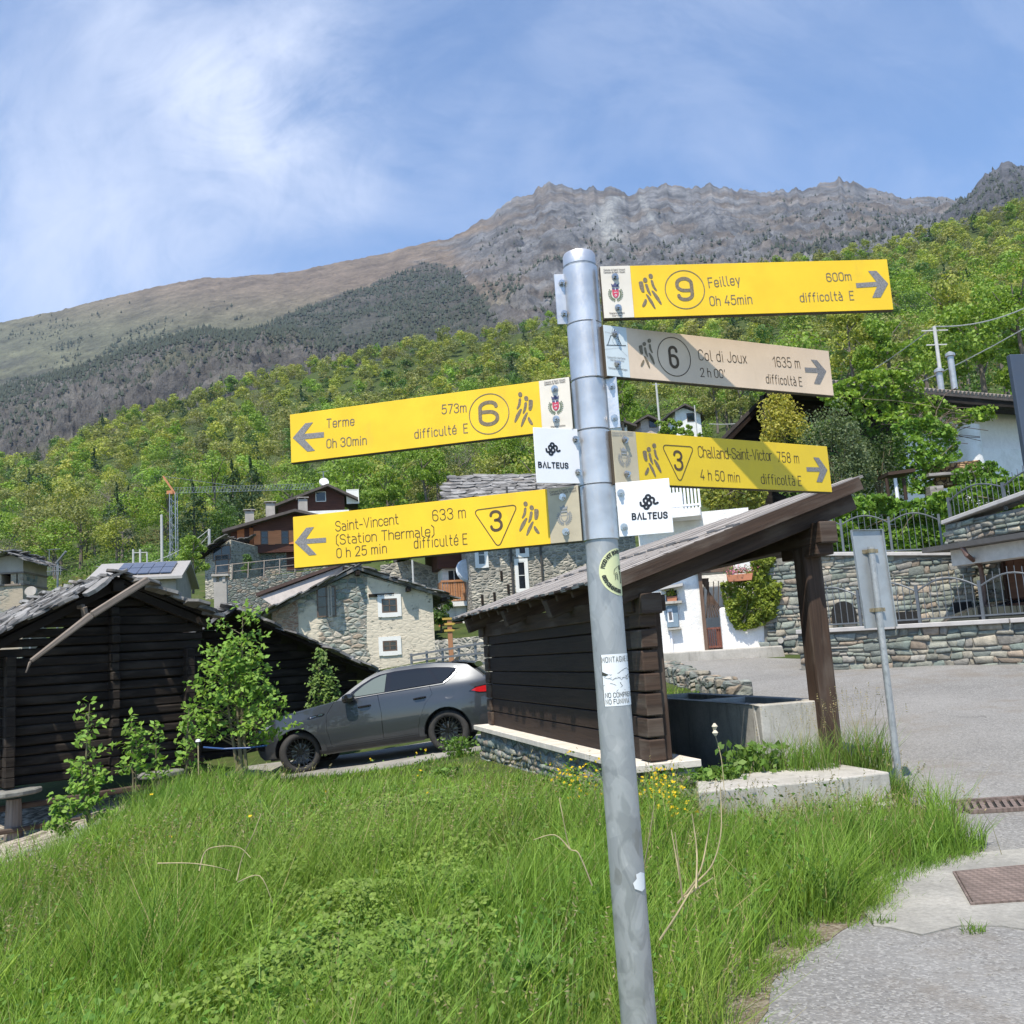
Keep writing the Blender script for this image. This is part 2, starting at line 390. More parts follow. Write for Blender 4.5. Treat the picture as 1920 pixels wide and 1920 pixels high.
o = np_mesh('ground', np.stack([xx, yy, zz], -1).reshape(-1, 3), grid_quads(*yy.shape), GROUND, smooth=True); tag(o, kind='structure')
def Ghill(x, y): return Gz(x, y)+np.where(y > 60, (fbm(x/18, y/18, 4)-.5)*np.clip((y-60)/25, 0, 5), 0)

def sheet(name, poly, mat, lift, res=.4, thick=0, kind='structure', parent=None, amp=0):
    """a paved sheet that follows the ground, cut to a plan outline"""
    pq = []
    for i, p in enumerate(poly):
        q = poly[(i+1) % len(poly)]; d = Vector((q[0]-p[0], q[1]-p[1])); k = int(min(14, d.length/.16)) if d.length < 6 else 0
        pq.append(p[:2])
        for j in range(1, k): f_ = j/k; w_ = rnd.uniform(-.025, .025); pq.append((p[0]+d.x*f_-d.y/d.length*w_, p[1]+d.y*f_+d.x/d.length*w_))
    poly = pq
    bm = bmesh.new(); f = bm.faces.new([bm.verts.new((p[0], p[1], 0)) for p in poly])
    xs = [p[0] for p in poly]; yv = [p[1] for p in poly]
    for ax, lo, hi in ((0, min(xs), max(xs)), (1, min(yv), max(yv))):
        k = lo+res
        while k < hi:
            bmesh.ops.bisect_plane(bm, geom=bm.verts[:]+bm.edges[:]+bm.faces[:], plane_co=(k, 0, 0) if ax == 0 else (0, k, 0), plane_no=(1, 0, 0) if ax == 0 else (0, 1, 0)); k += res
    bmesh.ops.triangulate(bm, faces=bm.faces[:])
    for q in bm.verts: q.co.z = G(q.co.x, q.co.y)+lift+(amp*(float(vnoise(np.array(q.co.x*2.1), np.array(q.co.y*2.1)))-.5))
    bmesh.ops.recalc_face_normals(bm, faces=bm.faces)
    if sum(f.normal.z for f in bm.faces) < 0: bmesh.ops.reverse_faces(bm, faces=bm.faces[:])
    be = [e for e in bm.edges if len(e.link_faces) == 1]; r = bmesh.ops.extrude_edge_only(bm, edges=be)
    for q in [e for e in r['geom'] if isinstance(e, bmesh.types.BMVert)]: q.co.z -= .05
    if thick:
        r = bmesh.ops.extrude_face_region(bm, geom=bm.faces[:]); 
        for q in [e for e in r['geom'] if isinstance(e, bmesh.types.BMVert)]: q.co.z += thick
        bmesh.ops.recalc_face_normals(bm, faces=bm.faces)
    me = bpy.data.meshes.new(name); bm.to_mesh(me); bm.free(); me.materials.append(mat); me.shade_smooth()
    try: me.set_sharp_from_angle(angle=rad(50))
    except Exception: pass
    o = bpy.data.objects.new(name, me); COL.objects.link(o)
    if parent: o.parent = parent
    return tag(o, kind=kind)

# ---- road, concrete apron, car track
def asphalt(name, base, chip):
    t = NT(name); v = t.co()
    big = t.noise(v, .55, 6, .6); fine = t.noise(v, 55, 4, .7)
    e = t.n('ShaderNodeTexVoronoi', {'feature': 'F1'}, Vector=v, Scale=70., Randomness=1.)
    cs = t.n('ShaderNodeSeparateColor', Color=e.outputs['Color'])
    col = t.ramp(big, [(.3, tuple(x*.78 for x in base)), (.7, tuple(x*1.2 for x in base))])
    col = t.mix(t.step(cs.outputs[0], .55, .9, 0, .8), col, chip)
    col = t.mix(t.step(cs.outputs[1], .7, .95, 0, .5), col, tuple(x*.5 for x in base))
    dirt = t.math('MULTIPLY', t.step(t.noise(v, .8, 6, .7), .50, .70), .55); col = t.mix(dirt, col, (.17, .145, .115)); col = t.mix(t.math('MULTIPLY', t.step(t.noise(t.co('Object', (1, .25, 1)), .6, 4, .6), .52, .7), .3), col, (.30, .295, .28))
    crack = t.n('ShaderNodeTexVoronoi', {'feature': 'DISTANCE_TO_EDGE'}, Vector=t.n('ShaderNodeMixRGB', {'blend_type': 'ADD'}, i0=.6, i1=v, i2=t.n('ShaderNodeTexNoise', Vector=v, Scale=1.5).outputs['Color']).outputs[0], Scale=.55).outputs['Distance']
    ck = t.math('MULTIPLY', t.step(crack, .001, .007, 1, 0), t.step(t.noise(v, 1.7, 5), .5, .64))
    col = t.mix(t.math('MULTIPLY', ck, .45), col, (.05, .05, .045))
    h = t.math('ADD', t.math('MULTIPLY', e.outputs['Distance'], -1.0), t.math('MULTIPLY', fine, .6))
    return t.done(col, .9, 0, t.bump(h, .75, .008), .25)
ASPH = asphalt('asphalt', (.205, .20, .19), (.31, .305, .29))
t = NT('concrete_apron'); v = t.co(); a_ = t.noise(v, 1.1, 8, .65); b_ = t.noise(v, 30, 6, .7)
c = t.ramp(a_, [(.3, (.17, .165, .15)), (.55, (.30, .29, .26)), (.75, (.39, .37, .33))]); c = t.mix(.6, c, t.ramp(b_, [(.3, (.6, .6, .6)), (.7, (1.3, 1.3, 1.3))]), 'MULTIPLY')
CONCAP = t.done(c, .92, 0, t.bump(b_, .5, .01), .2)
XY = lambda *pp: [tuple(gp(px, py))[:2] for px, py in pp]
edge = XY((1340, 1950), (1400, 1840), (1480, 1775), (1560, 1735), (1625, 1700), (1640, 1655), (1720, 1625), (1815, 1600), (1790, 1545), (1700, 1505), (1672, 1478), (1640, 1440), (1560, 1400), (1500, 1365), (1370, 1300), (1255, 1266))
far = [(5.0, 24.6), (6.8, 21.6), (8.2, 19.4), (10.5, 18.0), (14, 16.6), (18, 15.0), (18, 2), (3.0, 1.0), (1.2, 1.6)]
ROAD_EDGE = edge+[(4.2, 24.3), (7.0, 22.0), (10.2, 18.6), (14.5, 16.0), (18, 14.0), (18, 2), (6.0, -1.5), (.7, 1.0)]
o = sheet('road', ROAD_EDGE, ASPH, .014, .4); 
APRON = XY((1622, 1722), (1640, 1660), (1718, 1632), (1822, 1608), (1990, 1592), (2100, 1700), (2060, 1775), (1960, 1760), (1880, 1745), (1800, 1748), (1730, 1765), (1672, 1752), (1640, 1745))
apron = sheet('concrete_apron', APRON, CONCAP, .022, .2)
tr = XY((520, 1462), (620, 1456), (760, 1437), (915, 1406), (1000, 1380))
tr += [(1.2, 19.6), (-.5, 20.6), (-6.0, 20.4), (-6.6, 17.8)]
o = sheet('car_track', tr, CONCAP, .02, .5)
ste = NT('stony_ground'); v = ste.co(); e = ste.n('ShaderNodeTexVoronoi', {'feature': 'F1'}, Vector=v, Scale=9.)
c = ste.mix(ste.step(ste.n('ShaderNodeSeparateColor', Color=e.outputs['Color']).outputs[0], .2, .9), (.16, .14, .11), (.38, .34, .28))
STONY = ste.done(c, .95, 0, ste.bump(ste.math('MULTIPLY', e.outputs['Distance'], -1.), .9, .05), .1)
o = sheet('stony_strip', [(-12, 9.8), (-5.9, 11.4), (-4.6, 14.2), (-4.5, 18.5), (-12, 18.5)], STONY, .03, .4, amp=.05)

# bare gravelly soil where the asphalt crumbles into the grass
ve = XY((1335, 1950), (1395, 1845), (1475, 1778), (1555, 1738), (1622, 1705), (1640, 1668), (1715, 1632), (1800, 1606)); vin = [(a-.12*rnd.uniform(.6, 1.2), b-.02) for a, b in ve]; vout = [(a+.10*rnd.uniform(.5, 1.6), b-.08*rnd.uniform(.2, 1.3)) for a, b in ve]
t = NT('gravelly_soil'); v = t.co(); e = t.n('ShaderNodeTexVoronoi', {'feature': 'F1'}, Vector=v, Scale=60.); c = t.mix(t.step(t.n('ShaderNodeSeparateColor', Color=e.outputs['Color']).outputs[0], .3, .9), (.12, .095, .065), (.27, .24, .19)); c = t.mix(t.step(t.noise(v, 4, 5), .4, .65, 0, .6), c, (.17, .14, .10))
o = sheet('verge_soil', vout+vin[::-1], t.done(c, .95, 0, t.bump(t.math('MULTIPLY', e.outputs['Distance'], -1.), .8, .01), .1), .018, .12)
# ---- mountain wall behind
RIDGE = [(-420, 700), (-200, 652), (0, 606), (120, 580), (240, 550), (320, 533), (380, 520), (420, 521), (500, 515), (560, 508), (640, 492), (720, 475), (800, 455), (840, 448), (880, 430), (920, 405), (960, 378), (1000, 360), (1030, 345), (1060, 354), (1100, 355), (1140, 352), (1180, 370), (1205, 358), (1250, 350), (1290, 347), (1340, 352), (1390, 360), (1430, 367), (1470, 358), (1530, 352), (1575, 337), (1610, 345), (1650, 363), (1700, 374), (1735, 368), (1765, 368), (1850, 400), (1950, 420), (2350, 480)]
PEAK = [(1660, 520), (1720, 455), (1765, 405), (1800, 377), (1830, 347), (1860, 317), (1885, 306), (1920, 309), (1990, 330), (2080, 350), (2350, 470)]
SPUR = [(-420, 850), (-150, 775), (0, 728), (70, 708), (135, 691), (215, 664), (292, 640), (340, 628), (385, 618), (450, 622), (500, 618), (545, 612), (590, 628), (640, 652), (720, 690), (800, 730)]
def curve(pl):
    d = [ray(a, b) for a, b in pl]; return np.array([q.x/q.y for q in d]), np.array([q.z/q.y for q in d])
HT, HE = curve([(-420, 980), (0, 858), (300, 752), (600, 660), (900, 606), (1200, 530), (1500, 468), (1760, 412), (1920, 378), (2350, 300)])
def sm(x, a, b): return np.clip((x-a)/(b-a), 0, 1)**2*(3-2*np.clip((x-a)/(b-a), 0, 1))
def massif(name, pl, y0, y1, nc, nr, amp, jag, e_drop, power, paint, dens_fn, seed, t0, t1):
    tr_, er = curve(pl); tc_ = np.linspace(t0, t1, nc); s = np.linspace(0, 1, nr)
    ridge = np.interp(tc_, tr_, er)+(fbm(tc_*62+seed, tc_*0+seed, 4, True, .55)-.55)*jag*np.clip((tc_+.12)*6, .25, 1)
    base = np.interp(tc_, HT, HE)-e_drop
    S, T = np.meshgrid(s, tc_, indexing='ij')
    Y = y0+(y1-y0)*S; E = base+(ridge-base)*S**power
    X = T*Y; Z = CAM_Z+E*Y
    fall = np.clip((1-S)*3.2, 0, 1)**1.3*np.clip(S*4+.3, 0, 1)*(.34+.66*sm(T, -.10, .03) if name == 'mountain' else 1.)
    w1 = fbm(T*16+seed, S*5+3, 3)-.5; gl = .6*fbm(T*17+S*5+seed+1.6*w1, S*7-T*9+seed+1.9*w1, 6, True, .6)+.4*fbm(T*34-S*7+seed, S*11+T*12+seed+1.2*w1, 5, True, .6)-.6
    ds = fbm(X/150+seed, Y/150, 6, True, .55)-.6
    Z = Z+fall*amp*(gl*1.1+ds*.9)
    back = np.stack([X[-1]*1.06, Y[-1]*1.06, Z[-1]-90], -1)
    P = np.concatenate([np.stack([X, Y, Z], -1), back[None]], 0)
    px, py, _ = npproj(P.reshape(-1, 3))
    col = paint(px, py, P.reshape(-1, 3), np.concatenate([S, S[-1:]], 0).ravel())
    o = np_mesh(name, P.reshape(-1, 3), grid_quads(nr+1, nc), MOUNT, col=col, smooth=True); tag(o, kind='structure')
    # conifers standing on it
    d = 1.9*dens_fn(px, py, P.reshape(-1, 3)); d[-nc:] = 0
    k = np.where(rng.random(len(d)) < d)[0]; pts = P.reshape(-1, 3)[k]+rng.normal(size=(len(k), 3))*[y1*.0012, y1*.002, 0]
    return pts
t = NT('mountain'); a_ = t.n('ShaderNodeAttribute', {'attribute_name': 'tint'}).outputs['Color']; v = t.co()
f1 = t.noise(v, .012, 9, .68); f2 = t.noise(v, .07, 8, .7)
c = t.mix(.75, a_, t.ramp(f1, [(.3, (.42, .42, .45)), (.7, (1.5, 1.48, 1.44))]), 'MULTIPLY'); c = t.mix(.7, c, t.ramp(f2, [(.3, (.5, .5, .53)), (.7, (1.5, 1.48, 1.45))]), 'MULTIPLY')
MOUNT = t.done(c, .95, 0, t.bump(t.math('ADD', f1, t.math('MULTIPLY', f2, .4)), 1., 26.), .1)
def inpoly(px, py, poly):
    r = np.zeros(len(px), bool); n = len(poly)
    for i in range(n):
        (x0, y0), (x1, y1) = poly[i], poly[i-1]
        c = ((y0 > py) != (y1 > py)) & (px < (x1-x0)*(py-y0)/(y1-y0+1e-9)+x0); r ^= c
    return r
TRI = [(470, 622), (560, 580), (700, 536), (790, 494), (850, 500), (905, 560), (960, 640), (900, 680), (640, 700)]
def paint_main(px, py, P, S):
    n = fbm(P[:, 0]/130, P[:, 2]/60, 5); n2 = fbm(P[:, 0]/38+9, P[:, 2]/30, 4)
    rock = np.array([.158, .163, .172])*(.30+1.4*n2)[:, None]; brown = np.array([.185, .150, .118]); past = np.array([.150, .155, .105])
    w = sm(px+220*(n-.5)*2+(py-450)*-.55, 780, 980)         # rock to the right
    top = sm(py, 640, 520); L = past*(1-top[:, None])+brown*top[:, None]; L = L*(.85+.3*n2)[:, None]
    c = L*(1-w[:, None])+rock*w[:, None]
    g = sm(n, .48, .62)*sm(px, 900, 1000)*.36; c = c*(1-g[:, None])+np.array([.185, .135, .085])*g[:, None]
    ln = 1165+(py-360)*-.32+18*np.sin(py/23); sc_ = np.exp(-((px-ln)/(10+(py-340)*.17))**2)*(py > 368)*sm(py, 500, 430)
    sc2 = np.exp(-((px-(1200+(py-370)*.55))/7)**2)*(py > 366)*(py < 440)*.6
    sc_ = np.clip(sc_+sc2, 0, 1)*(.55+.6*n2); c = c*(1-sc_[:, None])+np.array([.33, .345, .345])*sc_[:, None]
    fo = (inpoly(px+30*(n-.5), py+30*(n2-.5), TRI)*.75+sm(py, 600, 700)*sm(n, .4, .55)*(px < 560)*.5); fo = np.clip(fo, 0, 1)
    return c*(1-fo[:, None])+np.array([.066, .069, .066])*fo[:, None]
def dens_main(px, py, P):
    n = fbm(P[:, 0]/120+3, P[:, 2]/70, 4); vis = (px > -60) & (px < 1980)
    d = inpoly(px, py, TRI)*.16*sm(n, .25, .5)+sm(py, 590, 690)*(px < 640)*.09*sm(n, .42, .6)+sm(py, 560, 650)*(px < 460)*.03*sm(n, .5, .62)
    d = d+sm(px, 860, 960)*sm(py, 395, 520)*.075*sm(n, .42, .62)+sm(px, 1380, 1500)*sm(py, 355, 440)*.05*sm(n, .38, .6)
    return d*vis
def paint_spur(px, py, P, S):
    n = fbm(P[:, 0]/60+4, P[:, 2]/40, 5); n2 = fbm(P[:, 0]/22, P[:, 2]/18, 4)
    c = np.array([.135, .128, .118])*(.6+.75*n2)[:, None]; g = sm(n, .5, .68); c = c*(1-.6*g[:, None])+np.array([.12, .125, .075])*.6*g[:, None]
    return c
def dens_spur(px, py, P):
    n = fbm(P[:, 0]/70+8, P[:, 2]/40, 4); rid = np.interp(px, [a for a, b in SPUR], [b for a, b in SPUR])
    return ((px > -60) & (px < 760))*(np.exp(-np.clip(py-rid, 0, 200)/22)*.22+.10*sm(n, .48, .66))
def paint_peak(px, py, P, S):
    n2 = fbm(P[:, 0]/30+9, P[:, 2]/24, 4); return np.array([.115, .118, .128])*(.6+.75*n2)[:, None]
def dens_peak(px, py, P):
    n = fbm(P[:, 0]/60+2, P[:, 2]/40, 4); return ((px > 1600) & (px < 1980))*.12*sm(n, .34, .6)*sm(py, 310, 350)
p1 = massif('mountain', RIDGE, 1000, 2700, 1100, 280, 66, .016, .045, .86, paint_main, dens_main, 3.3, -.82, .80)
p2 = massif('mountain_spur', SPUR, 800, 1500, 620, 170, 75, .009, .06, .8, paint_spur, dens_spur, 11.7, -.82, -.09)
p3 = massif('mountain_peak', PEAK, 900, 1900, 320, 160, 62, .014, .05, .85, paint_peak, dens_peak, 21.1, .36, .80)
def conifers(pts, h0, h1):
    n = len(pts); h = rng.uniform(h0, h1, n)[:, None]; r = h*rng.uniform(.26, .42, (n, 1)); a = rng.random((n, 1))*6.28
    apex = pts+np.concatenate([0*h, 0*h, h], 1); V = [apex]
    for k in range(5):
        th = a+k*6.283/5; V.append(pts+np.concatenate([r*np.cos(th), r*np.sin(th), h*.06*rng.uniform(-1, 1, (n, 1))], 1))
    V = np.stack(V, 1); T = np.array([[0, 1+k, 1+(k+1) % 5] for k in range(5)])
    Q = (np.arange(n)[:, None, None]*6+T[None]).reshape(-1, 3)
    K = np.repeat((np.array([.036, .05, .036])*rng.uniform(.7, 1.4, (n, 1))+rng.random((n, 1))*[.012, .004, .0])[:, None], 6, 1)
    return V.reshape(-1, 3), Q, K.reshape(-1, 3)
V, Q, K = join_np([conifers(p1, 4.5, 10), conifers(p2, 4, 8), conifers(p3, 4.5, 9)])
o = np_mesh('mountain_forest', V, Q, FARLEAF, col=K); tag(o, kind='stuff')

# ================================================================ WOODED HILLSIDE
BARK = wood('bark', (.09, .075, .06), (.2, .17, .14), .9, 2.5, 9, .8)
KINDS = {  # name: (colour, label, leaf count near, crown squash)
 'fresh': ((.20, .30, .05), 'fresh green broadleaf tree on the wooded hillside above the village'),
 'yellow': ((.30, .33, .07), 'yellow green broadleaf tree in young leaf on the wooded hillside'),
 'dark': ((.095, .17, .042), 'dark green bushy tree on the wooded hillside above the village'),
 'olive': ((.235, .250, .085), 'olive brown budding tree on the wooded hillside above the village'),
 'bare': ((.20, .195, .14), 'grey brown tree still nearly bare on the wooded hillside'),
 'pine': ((.06, .10, .045), 'dark conifer on the wooded hillside above the village')}
def crown(kind, n, H=9.0, lobes=11, leaf=.55):
    c = np.array(KINDS[kind][0])
    if kind == 'pine':
        cs = []; rr = []
        for k in range(9):
            f = k/8; z = H*(.22+.74*f); w = H*.24*(1-f)**.8+.15
            for q in range(max(1, int(5*(1-f)+1))):
                a = rnd.random()*6.28; cs.append((w*.55*math.cos(a), w*.55*math.sin(a), z)); rr.append((w*.7, w*.7, H*.075))
    else:
        cs = []; rr = []
        for k in range(lobes):
            a = rnd.random()*6.28; f = rnd.random(); z = H*(.34+.5*f); w = H*.27*math.sqrt(max(0, 1-((f-.42)/.62)**2))
            q = rnd.uniform(.35, 1); cs.append((w*q*math.cos(a), w*q*math.sin(a), z)); s_ = H*rnd.uniform(.11, .19); rr.append((s_, s_, s_*rnd.uniform(.65, .9)))
        cs.append((0, 0, H*.84)); rr.append((H*.13, H*.13, H*.13))
    P, D = blob_points(n, cs, rr, .5)
    tone = rng.uniform(.72, 1.3, (n, 1)); hue = rng.normal(size=(n, 1))*.05
    K = c*(.5+.5*tone)*np.concatenate([1+hue, 1+hue*.3, 1-hue], 1)
    lf = leaf*rng.uniform(.6, 1.35, n)*(.7 if kind == 'bare' else 1)
    return leaves(P, lf, np.clip(K, .008, .6), .62, .28 if kind == 'bare' else .75, D)
def trunk_mb(H, kind):
    m = MB(); b = rnd.uniform(-.3, .3)
    m.tube([(0, 0, -.6), (.05, .02, H*.15), (b*.5, -b*.3, H*.4), (b, b*.4, H*.8)], [H*.026, H*.021, H*.014, H*.004], 7)
    if kind != 'pine':
        for k in range(6):
            a = k*1.05+rnd.random(); z = H*(.24+.08*k); r = H*rnd.uniform(.14, .24)
            m.tube([(b*.4*z/H, -b*.2*z/H, z), (r*.5*math.cos(a), r*.5*math.sin(a), z+r*.5), (r*math.cos(a), r*math.sin(a), z+r*1.05)], [H*.010, H*.007, H*.003], 5)
    return m
protos = {}
def tree_proto(kind, n=2000, leaf=.27):
    r = thing('tree', KINDS[kind][1], 'tree', group={'fresh': 'fresh green trees on the hillside', 'yellow': 'yellow green trees on the hillside', 'dark': 'dark green trees on the hillside', 'olive': 'olive budding trees on the hillside', 'bare': 'bare grey trees on the hillside', 'pine': 'dark conifers on the hillside'}[kind])
    trunk_mb(9, kind).build('trunk', BARK, r)
    V, Q, K = crown(kind, n, 9.0, 12, leaf); np_mesh('crown', V, Q, LEAF, r, K)
    return r
_kp = ['fresh', 'yellow', 'dark', 'olive', 'bare', 'pine']
def pick(y, x, z):
    n = float(fbm(np.array(x/55.), np.array(y/55.), 3)); up = min(1, max(0, (y-150)/300))
    w = [1.2-.7*up, .8+1.1*up*(.4+n), .5*(1-.5*up), .8+1.5*up, .45, .22+.35*(n < .42)]
    if y < 190: w[0] += .7
    return rnd.choices(_kp, w)[0]
spots = []
cellr = 6.0
N = 5200; yv = np.sqrt(rng.uniform(72**2, 505**2, N)); tv = rng.uniform(-.66, .66, N)
xv = yv*tv; zv = Ghill(xv, yv)
ppx, ppy, _ = npproj(np.stack([xv, yv, zv], 1))
ok = ~((yv < 84+60*np.clip(-(tv+.1), 0, .3)) & (tv < .03)) & ~((ppx > 1120) & (ppx < 1460) & (yv < 128)) & ~((tv < -.02) & (yv < 100) & (tv > -.36))
idx = np.where(ok)[0]; idx = idx[np.argsort(yv[idx])]
grid = {}; keep = []
for i in idx:
    r = 3.4+yv[i]*.0085; c0 = (int(xv[i]//6), int(yv[i]//6)); bad = False
    for a in (-1, 0, 1):
        for b in (-1, 0, 1):
            for j in grid.get((c0[0]+a, c0[1]+b), ()):
                if (xv[i]-xv[j])**2+(yv[i]-yv[j])**2 < r*r: bad = True
    if not bad: grid.setdefault(c0, []).append(i); keep.append(i)
NEAR = 260
for k, i in enumerate(keep[:NEAR]):
    kd = pick(yv[i], xv[i], zv[i]); var = kd
    if var not in protos: protos[var] = [tree_proto(kd), False]
    pr_, used = protos[var]
    o = copy_tree(pr_) if used else pr_; protos[var][1] = True
    s_ = rnd.uniform(.72, 1.3); o.location = (xv[i], yv[i], zv[i]); o.rotation_euler = (0, 0, rnd.random()*6.28); o.scale = (s_*rnd.uniform(.92, 1.2), s_*rnd.uniform(.92, 1.2), s_*rnd.uniform(.85, 1.12))
far_ids = keep[NEAR:]; parts = []
fp = {(k, l, q): crown(k, (820, 430)[l], 9.0, 12, (.42, .64)[l]) for k in _kp for l in (0, 1) for q in (0, 1)}
buck = {}
for i in far_ids:
    kd = pick(yv[i], xv[i], zv[i]); buck.setdefault((kd, int(yv[i] > 290), rnd.randrange(2)), []).append(i)
for key, ids in buck.items():
    V, Q, K = fp[key]; n = len(ids); ids = np.array(ids); a = rng.random(n)*6.28; s_ = rng.uniform(.72, 1.35, n)
    ca, sa = np.cos(a)[:, None], np.sin(a)[:, None]
    X = (V[None, :, 0]*ca-V[None, :, 1]*sa)*s_[:, None]*1.12+xv[ids][:, None]; Y = (V[None, :, 0]*sa+V[None, :, 1]*ca)*s_[:, None]*1.12+yv[ids][:, None]; Z = V[None, :, 2]*s_[:, None]*rng.uniform(.85, 1.1, (n, 1))+zv[ids][:, None]
    tn = rng.uniform(.8, 1.22, (n, 1, 1))*(1+rng.normal(size=(n, 1, 3))*.025)
    parts.append((np.stack([X, Y, Z], -1).reshape(-1, 3), (Q[None]+np.arange(n)[:, None, None]*len(V)).reshape(-1, 4), (K[None]*tn).reshape(-1, 3)))
V, Q, K = join_np(parts); o = np_mesh('forest', V, Q, LEAF, col=K); tag(o, kind='stuff')
print('forest trees', len(keep), 'quads', len(Q))
